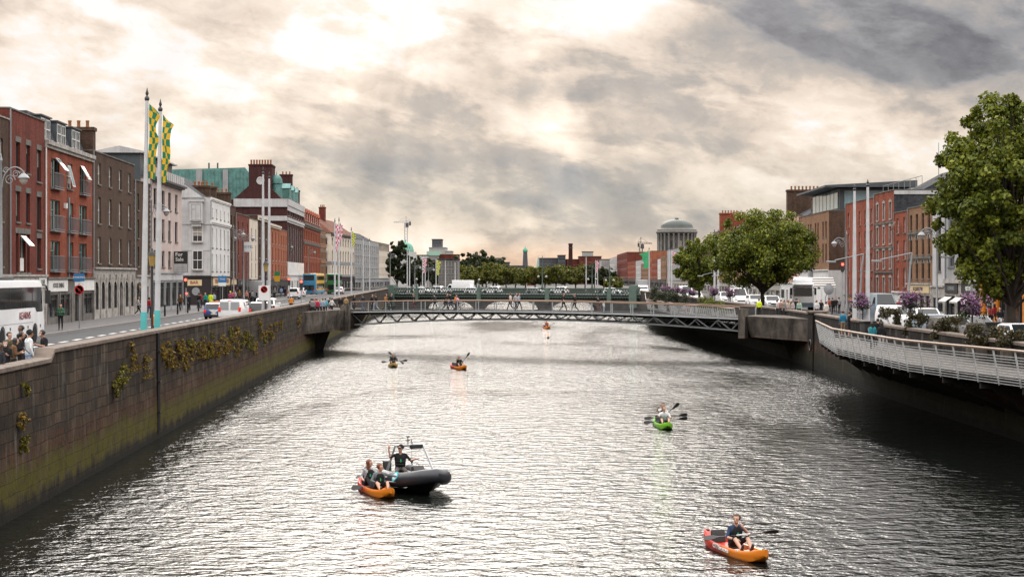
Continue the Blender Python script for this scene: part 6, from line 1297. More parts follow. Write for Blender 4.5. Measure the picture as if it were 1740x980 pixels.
def person(label, pose, loc, yaw, top, bottom, sleeves=True, shorts=False, skin=0, hair='dark', detail=False, scale=1.0, skirt=False, shoe=None, vest=None, long=0, cap=None, group=None, mask=False):
    o = ob('person', body_mesh(pose, detail, skirt), None, loc, yaw); o.scale = (scale,)*3
    tag(o, label, 'person', group); tm = cloth(top); bm_ = cloth(bottom); sk = SKIN[skin]
    for i, m in enumerate((sk, tm, tm if sleeves else sk, bm_, sk if shorts else bm_, shoe or m_shoe, HAIRC[hair])):
        o.material_slots[i].link = 'OBJECT'; o.material_slots[i].material = m
    if detail or long: add_hair(o, pose, HAIRC[hair], long)
    if cap: add_hair(o, pose, cloth(cap), 0, True, 'cap')
    J = POSES[pose]
    if detail:
        Rm = Matrix.Rotation(J['look'], 3, 'Z')
        for s in (-1, 1):
            mb = MB(); mb.sphere((0, 0, 0), .011, 8, 0, (1.3, .6, .8)); mb.build('eye', m_letb, o, 60, J['head']+Rm @ V(s*.034, .098, .022))
        mb = MB(); mb.sphere((0, 0, 0), .02, 8, 0, (1.2, .4, .3)); mb.build('mouth', mat('lip', (.28, .09, .07), .5), o, 60, J['head']+Rm @ V(0, .1, -.055))
    if mask:
        mb = MB(); mb.sphere((0, 0, 0), .058, 10, 0, (1.05, .75, .75)); mb.build('face_mask', m_signw, o, 60, J['head']+Matrix.Rotation(J['look'], 3, 'Z') @ V(0, .072, -.035))
    if vest:
        hc = (J['hip'][0]+J['hip'][1])/2; sc = (J['sh'][0]+J['sh'][1])/2; ax = sc-hc; mb = MB(); rings = []
        for f, a, b in ((.22, .165, .135), (.45, .178, .15), (.7, .19, .155), (.9, .18, .14), (1.02, .115, .1)):
            c = hc+ax*f; rings.append([(c.x+a*math.cos(q)*(abs(math.cos(q))**-.15 if abs(math.cos(q)) > .1 else 1), c.y+b*math.sin(q), c.z) for q in np.linspace(0, 2*PI, 19)[:-1]])
        mb.loft(rings, 0, True, False); v = mb.build('life_vest', cloth(vest), o, 50)
        mb = MB(); mb.cbox((0, hc.y+ax.y*.62+.158, hc.z+ax.z*.62), (.035, .02, .1)); mb.build('whistle_tag', mat('green_tag', (.02, .4, .16), .5), v)
        for f in (.35, .58): mb = MB(); c = hc+ax*f; mb.path([(c.x+.186*math.cos(q), c.y+.158*math.sin(q), c.z) for q in np.linspace(0, 2*PI, 21)], .011, 5); mb.build('strap', m_plastic, v)
    return o
K_ = (.015, .015, .017); DK = (.03, .032, .038); NV = (.025, .035, .07); WH = (.6, .6, .6); GY = (.2, .2, .21); JN = (.08, .12, .2); PJ = (.28, .34, .42); BR_ = (.13, .07, .035); RD = (.35, .03, .03); TN = (.30, .22, .14); GN = (.04, .12, .07); OL = (.10, .09, .05); PK = (.55, .28, .36); OR_ = (.6, .18, .03); HV_ = (.62, .75, .03); TEA = (.02, .28, .24)
# ---- on the footbridge
def bt(u):
    k = (u-870)/F; return (-BL.x+k*BL.y)/((BR.x-BL.x)-k*(BR.y-BL.y))
YB = math.atan2(bd.y, bd.x) - PI/2
def on_fb(u, o=1.4):
    # stand at offset o across the deck, on the sight line of u
    k = (u-870)/F; a, b_ = BL+bn*o, BR+bn*o; t_ = (-a.x+k*a.y)/((b_.x-a.x)-k*(b_.y-a.y)); p = a+(b_-a)*t_; return (p.x, p.y, zdeck(t_))
for u, o, po, d, top, bot, kw, lab in (
    (601.5, 1.2, 'stand', 1, K_, K_, dict(skirt=True, long=1), 'person in a black dress at the left end of the footbridge'),
    (617, 1.6, 'walk2', -1, DK, JN, dict(), 'person in dark jacket and blue jeans near the left end of the footbridge'),
    (632, 2.2, 'stand', 1, K_, K_, dict(), 'person all in black beside one in pale jeans on the footbridge'),
    (639, 1.2, 'walk', -1, K_, PJ, dict(), 'person in black top and pale blue jeans on the footbridge'),
    (655.5, 1.4, 'walk', 1, (.32, .14, .05), DK, dict(long=1, hair='brown'), 'person in tan-orange jacket with long hair walking right on the footbridge'),
    (664.5, 1.0, 'walk2', 1, K_, K_, dict(scale=1.04), 'taller person in black just right of the tan-orange jacket'),
    (703, 1.2, 'walk', -1, K_, (.10, .04, .05), dict(hair='fair', sleeves=False), 'person in black top and plum trousers walking alone on the footbridge'),
    (740, 1.2, 'push', -1, DK, K_, dict(cap=NV), 'person in blue cap pushing a pale scooter bike on the footbridge'),
    (757, 1.6, 'push', 1, K_, K_, dict(sleeves=False), 'bare-armed person in black wheeling a bicycle on the footbridge'),
    (767, 1.0, 'push', -1, K_, NV, dict(scale=1.06, cap=K_), 'tall person in black cap between the two bicycles'),
    (774.5, 2.0, 'stand', 1, OR_, DK, dict(scale=.9), 'child in bright orange top by the bicycles'),
    (779, 1.4, 'push', -1, PK, DK, dict(scale=.86), 'child in pink top at the right-hand bicycle'),
    (867.5, 1.2, 'walk', -1, (.5, .42, .38), K_, dict(hair='brown', sleeves=False), 'person in cream top, leftmost of the trio at mid-footbridge'),
    (876, 1.9, 'walk2', 1, (.42, .36, .36), DK, dict(), 'person in pale pink top, middle of the trio at mid-footbridge'),
    (881.5, 1.2, 'walk', 1, (.28, .32, .38), K_, dict(), 'person in grey-blue top, rightmost of the trio at mid-footbridge'),
    (957, 1.2, 'walk', 1, K_, K_, dict(sleeves=False, hair='brown', scale=1.04), 'person in black T-shirt striding right and looking at a phone'),
    (977, 1.4, 'walk', -1, K_, K_, dict(hair='fair'), 'fair-haired person in black striding left behind the phone user'),
    (1018, 2.6, 'push', -1, DK, (.15, .06, .05), dict(scale=.9), 'stooping person in dark top beside a child in white'),
    (1026, 1.2, 'stand', 1, WH, PJ, dict(scale=.68), 'small child in white top and blue cap on the footbridge')):
    person(lab, po, on_fb(u, o), YB+(0 if d > 0 else PI), top, bot, **kw)
def bicycle(label, loc, yaw, fm, scale=1.0):
    t0 = thing('bicycle', label, 'bicycle', loc, yaw)
    for x in (-.52, .52):
        mb = MB(); mb.path([(x+.33*math.cos(a), 0, .35+.33*math.sin(a)) for a in np.linspace(0, 2*PI, 25)], .02, 6); mb.path([(x+.02*math.cos(a), 0, .35+.02*math.sin(a)) for a in np.linspace(0, 2*PI, 7)], .02, 5)
        for k in range(8): a = k*PI/4; mb.tube((x, 0, .35), (x+.32*math.cos(a), 0, .35+.32*math.sin(a)), .005, n=4)
        mb.build('wheel', m_tyre, t0, 40)
    mb = MB()
    for a, c in (((-.52, .35), (-.08, .32)), ((-.08, .32), (-.2, .82)), ((-.2, .75), (.36, .82)), ((-.08, .32), (.38, .74)), ((-.52, .35), (-.2, .75)), ((.36, .95), (.52, .35))): mb.tube((a[0], 0, a[1]), (c[0], 0, c[1]), .02, n=6)
    mb.build('frame', fm, t0, 40)
    mb = MB(); mb.path([(.45, -.28, .98), (.36, -.1, 1.0), (.36, .1, 1.0), (.45, .28, .98)], .015, 5); mb.build('handlebar', m_plastic, t0, 40)
    mb = MB(); mb.cbox((-.22, 0, .88), (.24, .14, .06)); mb.build('saddle', m_plastic, t0, 40, bevel=.02); return t0
p = on_fb(763, 1.3); bicycle('black bicycle with its whole front wheel showing, left of the pair', p, YB+PI/2+.1, m_plastic)
p = on_fb(782, 1.1); bicycle('black bicycle beside the child in pink, right of the pair', p, YB+PI/2, m_plastic)
p = on_fb(745, .9); bicycle('pale framed bicycle pushed by the person in blue cap', p, YB+PI/2+.2, m_white)
# ---- behind the low wall, lower left
for u, Y, sc, po, yaw, top, bot, kw, lab in (
    (9, 52.4, .86, 'phone', PI+.3, K_, K_, dict(long=1, mask=True), 'person in black with white face mask at the far left edge'),
    (1, 50.9, .84, 'stand', 2.4, DK, K_, dict(hair='brown', long=1), 'person with long brown hair half cut off by the left frame edge'),
    (15, 56.5, .93, 'stand', -2.2, OL, K_, dict(), 'person in olive top standing behind the white-masked one'),
    (23, 53.6, .88, 'phone', -1.0, BR_, K_, dict(long=1), 'long-haired person in brown jacket looking down behind the low wall'),
    (33, 56.0, .95, 'phone', -1.3, K_, K_, dict(skin=1), 'dark-haired person in black squeezed between brown jacket and white shirt'),
    (37, 58.5, 1.03, 'stand', 2.6, K_, DK, dict(skin=2, long=0), 'tallest person in black with rounded hair at the back of the group'),
    (49, 55.2, 1.0, 'stand', -.9, (.62, .64, .66), (.3, .38, .5), dict(cap=K_, skin=1), 'person in white shirt and black cap with a strap across the back'),
    (75, 57.5, .96, 'phone', 2.2, K_, K_, dict(sleeves=False, skin=1, mask=True), 'person in black T-shirt and mask reading by the step in the wall')):
    o = person(lab, po, (px(u, Y), Y, ZL+.12), yaw, top, bot, detail=True, scale=sc, **kw)
    if 'strap' in lab:
        mb = MB(); mb.path([(-.17, .0, 1.44), (-.08, -.13, 1.3), (.06, -.15, 1.1), (.17, -.06, .98), (.12, .12, 1.05), (-.05, .14, 1.28), (-.17, .03, 1.45)], .018, 5); mb.build('strap', m_plastic, o, 40)
# ---- left street
for u, Y, po, yaw, top, bot, kw, lab in (
    (103, 108, 'phone', PI+.25, GN, K_, dict(), 'person in green jacket and black trousers standing on the pavement by the coach'),
    (234.5, 146, 'walk', -1.2, (.42, .40, .38), K_, dict(long=1, hair='brown', shoe=m_shoew), 'person in pale top walking past the arcade left of the teal poles'),
    (253, 142, 'walk2', -.4, RD, JN, dict(), 'person in red jacket between the two teal-based poles'),
    (306.5, 166, 'walk', PI, (.12, .055, .02), K_, dict(hair='red'), 'ginger-haired person in brown coat left of the red signal'),
    (322, 172, 'stand', 1.2, K_, K_, dict(), 'person in black right of the red signal pole'),
    (338, 180, 'walk', .5, K_, (.10, .12, .14), dict(), 'person in black and dark jeans waiting outside the black pub side'),
    (341, 183, 'stand', .2, RD, DK, dict(), 'person in red seen behind the one in dark jeans'),
    (349, 182, 'stand', PI, TEA, DK, dict(hair='fair'), 'person in teal top at the kerb outside the pub'),
    (358, 178, 'stand', .3, HV_, HV_, dict(scale=1.05), 'worker in hi-vis jacket in front of the maroon pub'),
    (364, 186, 'stand', 1, PJ, DK, dict(), 'person in pale blue just right of the hi-vis worker'),
    (391.5, 200, 'stand', .3, (.3, .05, .12), DK, dict(cap=HV_), 'person in yellow-green helmet and purple top behind the white van'),
    (396, 210, 'walk', .3, (.4, .12, .14), DK, dict(), 'person in pinkish red outside the thin brown house'),
    (400, 214, 'stand', 2, WH, DK, dict(), 'person in white top outside the thin brown house'),
    (407, 216, 'stand', .5, BR_, DK, dict(long=1, hair='fair'), 'fair person in brown in front of the red-brown house'),
    (419, 214, 'stand', PI, (.45, .2, .16), DK, dict(), 'person in coral top by the grey lorry'),
    (424, 218, 'walk', .5, K_, K_, dict(), 'person in black by the tail of the grey lorry'),
    (429, 214, 'stand', 1, GY, DK, dict(), 'person in grey by the rear of the grey lorry'),
    (436, 217, 'stand', 2, K_, JN, dict(hair='red'), 'red-haired person in black before the grey lorry'),
    (467, 262, 'walk', PI, GY, DK, dict(), 'person in grey walking outside the orange house'),
    (478, 275, 'walk', .2, (.25, .33, .5), JN, dict(), 'person in blue shirt outside the small orange house'),
    (484, 280, 'stand', .2, K_, K_, dict(), 'person in black beside the lamp post at the small orange house')):
    X = px(u, Y); z = ZL+.13 if X < KL(Y) else ZL
    person(lab, po, (X, Y, z), yaw, top, bot, **kw)
t0 = bicycle('bicycle ridden along the left road by the orange-vested rider', (px(495, 160), 160, ZL), HA, m_plastic)
person('rider in black with orange vest cycling away by the wall', 'cyclist', (px(495, 160)+.01, 159.75, ZL+.9), HA-PI/2, (.45, .16, .02), K_, cap=WH)
for u, Y, po, yaw, top, bot, kw, lab in (
    (529, 158, 'stand', .4, K_, K_, dict(skin=1), 'person in black at the left of the group on the landing'), (531.5, 156.5, 'stand', .2, GY, DK, dict(), 'person in grey with pack, front left of the group on the landing'),
    (535.5, 159, 'stand', 2, K_, DK, dict(hair='red'), 'auburn-haired person in black on the landing'), (538.5, 157, 'stand', .3, (.42, .03, .06), DK, dict(hair='red'), 'person in crimson top in the group on the landing'),
    (543.5, 158, 'stand', PI, (.25, .3, .36), DK, dict(), 'person in slate blue in the group on the landing'), (548.5, 158.5, 'stand', .2, PJ, DK, dict(hair='brown'), 'person in pale denim jacket on the landing'), (553, 160, 'stand', .2, (.1, .34, .4), DK, dict(), 'person in turquoise at the right of the group on the landing'),
    (564, 163, 'walk', -.8, WH, DK, dict(), 'person in white shirt stepping toward the footbridge'), (561, 165, 'stand', .5, K_, K_, dict(), 'person in black behind the white shirt at the bridge end'), (579, 172, 'stand', PI, K_, DK, dict(hair='brown'), 'brown-haired person in black beyond the left bridge post'), (588, 173, 'stand', .3, (.3, .2, .1), DK, dict(hair='fair'), 'fair-haired person in tan beyond the left bridge post')):
    person(lab, po, (px(u, Y), Y, 3.62), yaw, top, bot, **kw)
# ---- right bank
for u, Y, z, po, yaw, top, bot, kw, lab in (
    (1290, 152, ZR+.12, 'stand', .3, HV_, K_, dict(scale=1.02), 'worker in bright yellow hi-vis vest under the middle tree'),
    (1321, 149, ZR+.12, 'stand', 1, (.5, .42, .42), DK, dict(), 'person in pale pink at the left of the crowd before the tanker'),
    (1327, 150, ZR+.12, 'stand', .3, (.35, .2, .15), DK, dict(hair='brown'), 'person in rust top in the crowd before the tanker'), (1333, 148, ZR+.12, 'stand', 2, GY, DK, dict(), 'person in grey in the crowd before the tanker'),
    (1339, 149, ZR+.12, 'stand', .5, (.5, .38, .3), DK, dict(hair='fair', long=1), 'fair long-haired person in the crowd before the tanker'), (1347, 147, ZR+.12, 'stand', 2, (.4, .34, .34), DK, dict(), 'person in dusty pink in the crowd before the tanker'),
    (1353.5, 152, ZR+.12, 'stand', .2, K_, K_, dict(scale=1.06), 'tall person in black in the crowd before the tanker'), (1358, 147, ZR+.12, 'stand', 2.6, (.3, .42, .34), DK, dict(), 'person in pale green at the right of the crowd before the tanker'),
    (1388, 146, ZR+.12, 'stand', .3, WH, DK, dict(hair='red'), 'red-haired person in white by the raised wall pillar'), (1395, 158, ZR+.12, 'walk', 2.9, K_, K_, dict(), 'person in black walking beside the tanker cab'), (1404, 138, ZR+.12, 'stand', .4, (.6, .56, .52), TN, dict(), 'person in cream shirt at the top of the boardwalk ramp'),
    (1409, 170, ZR+.1, 'walk', .4, (.35, .1, .07), K_, dict(), 'person in brick red top outside the white ground floor'), (1415, 172, ZR+.1, 'walk2', .2, K_, K_, dict(), 'person in black, first of the group on the far pavement'), (1420, 174, ZR+.1, 'walk', 2.9, K_, DK, dict(hair='red'), 'red-haired person in black in the group on the far pavement'), (1426, 176, ZR+.1, 'stand', .6, (.36, .36, .38), DK, dict(), 'person in light grey in the group on the far pavement'),
    (1446, 150, ZR+.1, 'stand', .6, GY, DK, dict(), 'person in grey beyond the wall near the flower basket'),
    (1432.5, 113.5, 3.35, 'stand', .15, (.03, .20, .34), TN, dict(shorts=True, hair='brown'), 'person in blue jacket and beige shorts on the boardwalk'), (1442.5, 111.5, 3.35, 'phone', -1.6, K_, K_, dict(shorts=True, sleeves=False), 'person in black T-shirt and shorts beside the blue jacket'), (1448, 125, ZR+.12, 'stand', .4, K_, K_, dict(), 'person in black at the wall top behind the boardwalk bin'),
    (1482.5, 93, 3.2, 'stand', .3, (.03, .22, .26), DK, dict(long=1, scale=.95), 'long-haired person in teal leaning on the boardwalk rail'), (1492, 96.5, 3.3, 'stand', .2, K_, K_, dict(scale=.97), 'person in black further back at the boardwalk rail'), (1498, 92, 3.2, 'stand', -.2, K_, (.35, .33, .32), dict(long=1, scale=.97), 'long-haired person in black top at the boardwalk rail'),
    (1690, 126, ZR+.12, 'walk', .5, RD, DK, dict(long=1), 'person in red on the pavement beside the orange columns'), (1683, 122, ZR+.12, 'walk', .2, (.3, .06, .05), K_, dict(long=1), 'long-haired person in rust red outside the restaurant'), (1699, 118, ZR+.12, 'walk', 2.8, K_, (.5, .5, .52), dict(), 'person in black top and white trousers by the orange columns'),
    (1521, 152, ZR+.12, 'stand', .4, K_, K_, dict(), 'person in dark coat outside the red house with the dish'), (1528, 153, ZR+.12, 'walk', 2.8, (.3, .05, .04), K_, dict(), 'person in dark red outside the red house with the dish')):
    X = px(u, Y)
    if X > KR(Y): z = ZR+.13
    elif X > XR(Y)+3.2: z = ZR
    person(lab, po, (X, Y, z), yaw, top, bot, **kw)
bwp = [(1103, 246, RD, 'red'), (1107, 240, K_, 'dark'), (1111, 236, (.5, .35, .33), 'fair'), (1116, 232, WH, 'brown'), (1123, 226, (.4, .5, .55), 'dark'), (1133, 214, WH, 'fair'), (1139, 210, (.5, .16, .14), 'dark'), (1147, 205, (.5, .4, .36), 'brown'), (1155, 200, K_, 'dark'), (1163, 193, (.45, .42, .42), 'fair'), (1170, 190, (.4, .15, .12), 'brown'), (1180, 186, DK, 'dark')]
cn = {0: 'red', 1: 'black', 2: 'blush pink', 3: 'white', 4: 'sky blue', 5: 'plain white beside the tall pole', 6: 'coral', 7: 'sand', 8: 'jet black left of a pale one', 9: 'pale grey', 10: 'russet', 11: 'charcoal'}
for i, (u, Y, c, h) in enumerate(bwp):
    person('person in %s top sitting out on the far boardwalk' % cn[i] if i not in (5, 8) else 'person in %s on the far boardwalk' % cn[i], 'stand', (px(u, Y), Y, 2.75), R.uniform(0, 6), c, DK, hair=h, scale=.9)
for u, Y, z in ((1128, 205, 3.05), ): pass

# ================================================================ BOATS
def kayak_mat(name, c1, c2, x0, x1):
    m, t, b = new_mat(name); b.inputs['Roughness'].default_value = .38
    tc = t.n('ShaderNodeTexCoord').outputs['Object']; sp = t.n('ShaderNodeSeparateXYZ'); t.l(tc, sp.inputs[0])
    f = t.m('ADD', t.m('DIVIDE', t.m('SUBTRACT', sp.outputs[0], x0), x1-x0), t.m('MULTIPLY', t.m('SUBTRACT', t.noise(tc, 3.5, 4), .5), 1.6))
    c = t.mix(t.m('MAXIMUM', t.m('MINIMUM', f, 1.0), 0.0), c1, c2)
    c = t.mix(t.ramp(t.m('ADD', sp.outputs[2], t.m('MULTIPLY', t.m('SUBTRACT', t.noise(tc, 5, 3), .5), .05)), [(.0, .75), (.06, .0)]), c, (.04, .025, .02))
    t.l(c, b.inputs['Base Color']); return m
m_kor = kayak_mat('red_orange_plastic', (.40, .022, .010), (.58, .17, .010), -.5, .7); m_kgr = kayak_mat('green_plastic', (.12, .34, .02), (.17, .42, .03), -1, 1); m_kye = kayak_mat('amber_plastic', (.32, .19, .06), (.40, .26, .09), -1, 1)
def kayak(label, bow, dr, m, L=3.7, text=False):
    d = Vector((dr[0], dr[1])).normalized(); c = Vector(bow)-d*(L/2); t0 = thing('kayak', label, 'kayak', (c.x, c.y, 0), math.atan2(d.y, d.x))
    mb = MB(); rings = []; N = 23
    for i in range(N):
        t_ = -1+2*i/(N-1); a = abs(t_); x = t_*L/2; b = .40*max(0.02, (1-a**2.8))**.62; kz = -.10+.30*a**5; g = .215+.17*a**3; op = max(0, 1-max(0, (a-.62))/.2) if a > .62 else 1
        seat = .05 if (-.5 < t_ < .62) else 0
        fl = g+.04*(1-a) if op <= 0 else (g+.03)*(1-op)+(.075+.05*(math.sin(t_*9) > .75))*op
        half = [(0, kz), (.5*b, kz+.015), (.88*b, kz+.09*(1-a*.6)), (b, g*.62), (.98*b, g*.9), (.90*b, g+.012), (.78*b, g), (.66*b, fl+.02), (0, fl)]
        rings.append([(x, y, z) for y, z in half] + [(x, -y, z) for y, z in half[-2:0:-1]])
    mb.loft(rings, 0, True, True); h = mb.build('hull', m, t0, 45)
    for s in (-1, 1):
        mb = MB(); mb.cbox((s*(L/2-.10), 0, .37), (.16, .07, .06)); mb.build('toggle_handle', m_plastic, t0, 40, bevel=.02)
    for x in (-.95, .15):
        mb = MB(); M = Matrix.Translation((x-.14, 0, .30)) @ Matrix.Rotation(-.25, 4, 'Y'); mb.cbox((0, 0, 0), (.06, .42, .36), 0, mat4=M); mb.build('backrest', m_plastic, t0, 40, bevel=.025)
    if text:
        lt = lettering('CITY', .17, m_letw, t0, (-.35, -.402, .155), (PI/2+.12, 0, 0), .006, 1.2); lt = lettering('KAYAKING', .12, m_letw, t0, (.10, -.404, .13), (PI/2+.12, 0, 0), .005, 1.1)
        mb = MB(); mb.lathe([(1e-4, 0), (.06, 0), (.06, .01)], 14); o = mb.build('white_badge', m_letw, t0, 40, (.85, -.345, .2)); o.rotation_euler = (PI/2+.15, 0, .28)
    return t0, c, d
m_pblade = mat('paddle_blade', (.018, .016, .016), .45); m_shaft = mat('paddle_shaft', (.03, .028, .028), .4); m_shaftw = mat('paddle_collar', (.55, .6, .62), .4)
def paddle(label, p, q, roll=.3, collar=False):
    p, q = Vector(p), Vector(q); d = q-p; L = d.length; t0 = thing('paddle', label, 'paddle', (p+q)/2); t0.rotation_mode = 'QUATERNION'; t0.rotation_quaternion = d.to_track_quat('X', 'Z')
    mb = MB(); mb.tube((-L/2+.35, 0, 0), (L/2-.35, 0, 0), .018, n=8); mb.build('shaft', m_shaft, t0, 40)
    if collar: mb = MB(); mb.tube((-.12, 0, 0), (.28, 0, 0), .021, n=8); mb.build('collar', m_shaftw, t0, 40)
    for s in (-1, 1):
        P_ = [(0, .02), (.1, .05), (.2, .085), (.36, .095), (.44, .08), (.46, .04), (.46, -.03), (.43, -.07), (.34, -.085), (.2, -.075), (.1, -.045), (0, -.02)]
        mb = MB(); mb.prism([(s*(L/2-.46+a), b) for a, b in P_], -.008, .008, 'y'); o = mb.build('blade', m_pblade, t0, 40); o.rotation_euler = (roll*s, 0, 0)
    return t0
def seat_at(c, d, x, z=.14, y=0.0): n = Vector((-d.y, d.x)); p = c+d*x+n*y; return (p.x, p.y, z)
def at(u, v, Y): return (px(u, Y), Y, zv(v, Y))
# nearest kayak
k, c, d = kayak('red and orange kayak with one paddler at the bottom right', (6.62, 42.0), (.30, -.95), m_kor, 3.75, True); yaw = math.atan2(d.y, d.x)-PI/2
person('paddler in navy T-shirt and black vest resting chin on hand', 'chin', seat_at(c, d, -.02), yaw, (.03, .05, .10), K_, False, True, 0, 'brown', True, 1.0, vest=K_, shoe=m_shoe)
paddle('black double paddle lying across the red and orange kayak', at(1196, 914, 44.0), at(1323, 902, 43.0), .9, True)
# inflatable and kayak alongside
k, c2, d2 = kayak('orange kayak with two paddlers alongside the black inflatable', (-4.08, 54.3), (.36, -.93), m_kor, 3.6); yaw2 = math.atan2(d2.y, d2.x)-PI/2
person('paddler in grey top and sunglasses, rear seat of the orange kayak by the inflatable', 'twist', seat_at(c2, d2, -.85), yaw2, (.36, .36, .37), K_, True, False, 0, 'red', True, 1.0, vest=K_, long=1)
person('paddler in grey long sleeves reaching for the inflatable boat', 'reach', seat_at(c2, d2, .35), yaw2, (.14, .16, .17), K_, True, True, 0, 'red', True, 1.0, vest=K_)
paddle('black paddle held out from the orange kayak by the inflatable', at(597, 829, 56.2), at(660, 822, 55.8), .5)
paddle('black paddle lying behind the paddler in sunglasses', at(606, 809, 58.3), at(640, 812, 56.6), .9)
d3 = Vector((.42, -.907)); c3 = Vector((-3.55, 57.0)); rz3 = math.atan2(d3.y, d3.x)
rib = thing('inflatable_boat', 'black rigid inflatable with a roll bar frame', 'boat', (c3.x, c3.y, 0), rz3); rib.scale = (.9, .92, .95)
m_rub = mat('inflatable_rubber', (.022, .024, .03), .42, 0, .2, 2); m_hullb = mat('hull_black', (.012, .012, .013), .35); m_cyan = mat('cyan_badge', (.02, .42, .52), .4)
half = [(-2.75, .40), (-2.5, .41), (-1.2, .42), (.2, .44), (1.1, .50), (1.75, .60), (2.25, .70), (2.55, .78)]; hy = [.86, .88, .90, .90, .84, .66, .38, 0.0]
pts = [(x, -y, z) for (x, z), y in zip(half, hy)] + [(x, y, z) for (x, z), y in list(zip(half, hy))[-2::-1]]
mb = MB(); mb.path(pts, [.07, .25] + [.27]*5 + [.26] + [.27]*5 + [.25, .07], 16); mb.build('tube', m_rub, rib, 60)
mb = MB(); mb.path([(x, y*1.30, z-.06) for x, y, z in pts[1:-1]], .025, 6); mb.build('rubbing_strake', m_galv, rib, 40)
mb = MB(); mb.loft([[(x, -w_, z0+.34), (x, 0, z0), (x, w_, z0+.34)] for x, w_, z0 in ((-2.4, .8, -.2), (0, .82, -.22), (1.2, .7, -.12), (2.0, .4, .15), (2.5, .05, .5))], 0, False, False); mb.quad((-2.4, -.8, .14), (-2.4, .8, .14), (-2.4, .0, -.2), (-2.4, .0, -.2)); mb.build('hull', m_hullb, rib)
mb = MB(); mb.add([(-2.4, -.7, .3), (1.2, -.7, .3), (2.1, -.2, .42), (2.1, .2, .42), (1.2, .7, .3), (-2.4, .7, .3)], [(0, 1, 2, 3, 4, 5)]); mb.build('floor', m_plastic, rib)
mb = MB(); mb.prism([(.25, .3), (.25, .85), (.45, .92), (.7, .7), (.8, .3)], -.12, .32, 'y'); cs = mb.build('console', m_plastic, rib, 35, bevel=.03)
mb = MB(); mb.path([(.21+.03*math.sin(a), .18*math.cos(a)+.05, .84+.18*math.sin(a)) for a in np.linspace(0, 2*PI, 17)], .016, 6); mb.build('steering_wheel', m_galv, cs, 40)
mb = MB(); mb.cbox((-.55, -.2, .45), (.7, .7, .36)); mb.build('seat', m_plastic, rib, 40, bevel=.05)
for y0, y1 in ((.78, .56), (-.78, -.56)):
    for dx in (0, .16): mb = MB(); mb.tube(((.55 if y0 > 0 else -.62)-dx, y0, .55), (-.25-dx*.4, y1, 1.62), .026, n=8); mb.build('frame_leg', m_galv, rib, 40)
mb = MB(); mb.tube((-.27, -.58, 1.62), (-.27, .58, 1.62), .03, n=8); mb.tube((-.33, -.58, 1.60), (-.33, .58, 1.60), .026, n=8); mb.build('frame_bar', m_galv, rib, 40)
mb = MB(); mb.cbox((-.29, .3, 1.55), (.18, .5, .16)); mb.build('light_bar', m_plastic, rib, 40, bevel=.03)
mb = MB(); mb.tube((-.27, -.05, 1.62), (-.27, -.05, 1.95), .02, n=6); mb.cbox((-.27, -.05, 1.93), (.1, .1, .04)); mb.cbox((-.27, -.05, 1.8), (.08, .16, .03)); mb.tube((-.27, .14, 1.62), (-.27, .08, 1.85), .018, n=6); mb.build('antenna', m_plastic, rib, 40)
mb = MB(); mb.tube((-.27, .1, 1.6), (-.27, .12, 1.05), .008, n=5); mb.lathe([(.01, 0), (.05, -.06), (.04, -.16), (.01, -.18)], 8, (-.27, .12, 1.05)); mb.build('hanging_lamp', m_plastic, rib, 40)
mb = MB(); mb.box(-2.9, -2.6, -.16, .16, .2, .8); mb.build('outboard_motor', m_plastic, rib, 40, bevel=.08)
for x, y in ((1.0, .3), (1.3, -.2)): mb = MB(); mb.sphere((x, y, .42), .17, 12, 0, (1.4, 1, .7)); mb.build('kit_bag', m_plastic, rib, 60)
mb = MB(); mb.lathe([(1e-4, 0), (.19, 0), (.19, .012), (1e-4, .012)], 20); bdg = mb.build('round_badge', m_cyan, rib, 40, (1.05, -1.06, .64)); bdg.rotation_euler = (PI/2-.5, 0, .12)
mb = MB(); mb.lathe([(.10, .013), (.13, .016)], 16); mb.build('badge_ring', m_letw, bdg)
lettering('WWW', .26, m_letw, rib, (.05, -1.12, .60), (PI/2-.5, 0, 0), .008, .9)
person('skipper in black T-shirt and cap with one fist raised', 'driver', seat_at(c3, d3, -.34, .60, -.30), rz3-PI/2-.25, K_, (.10, .09, .08), False, True, 0, 'dark', True, 1.03, vest=K_, cap=K_)
# middle distance
k, c4, d4 = kayak('bright green kayak with two paddlers heading toward us', (7.65, 78.8), (.06, -1), m_kgr, 3.8); y4 = math.atan2(d4.y, d4.x)-PI/2
person('paddler in white top in the front of the green kayak', 'paddle', seat_at(c4, d4, .4), y4, WH, K_, False, True, 0, 'dark', False, 1.0, vest=(.35, .36, .38))
person('paddler in black in the back of the green kayak', 'paddle_high', seat_at(c4, d4, -.75, .16, .1), y4, (.55, .54, .53), K_, False, True, 1, 'brown', False, 1.05, vest=K_)
paddle('upper level black paddle across the green kayak', at(1095, 711, 80.2), at(1168, 704, 80.2), .25); paddle('lower level black paddle across the green kayak', at(1094, 718, 79.8), at(1168, 710, 79.8), .25); paddle('black paddle raised steeply over the green kayak', at(1110, 721, 81.2), at(1154, 685, 81.2), .4)
k, c5, d5 = kayak('amber kayak with a dark-clothed crew left of mid-river', (-9.75, 133.2), (.12, -1), m_kye, 3.7); y5 = math.atan2(d5.y, d5.x)-PI/2
person('paddler in black in the front of the amber kayak', 'paddle', seat_at(c5, d5, .4), y5, K_, K_, True, True, 1, 'dark', vest=K_); person('paddler in black in the back of the amber kayak', 'paddle_high', seat_at(c5, d5, -.75, .16, .08), y5, DK, K_, True, True, 0, 'brown', vest=K_)
paddle('level black paddle across the amber kayak', at(648, 615, 134), at(692, 612, 134), .25); paddle('black paddle raised to the left over the amber kayak', at(660, 598, 135.4), at(686, 618, 135), .4)
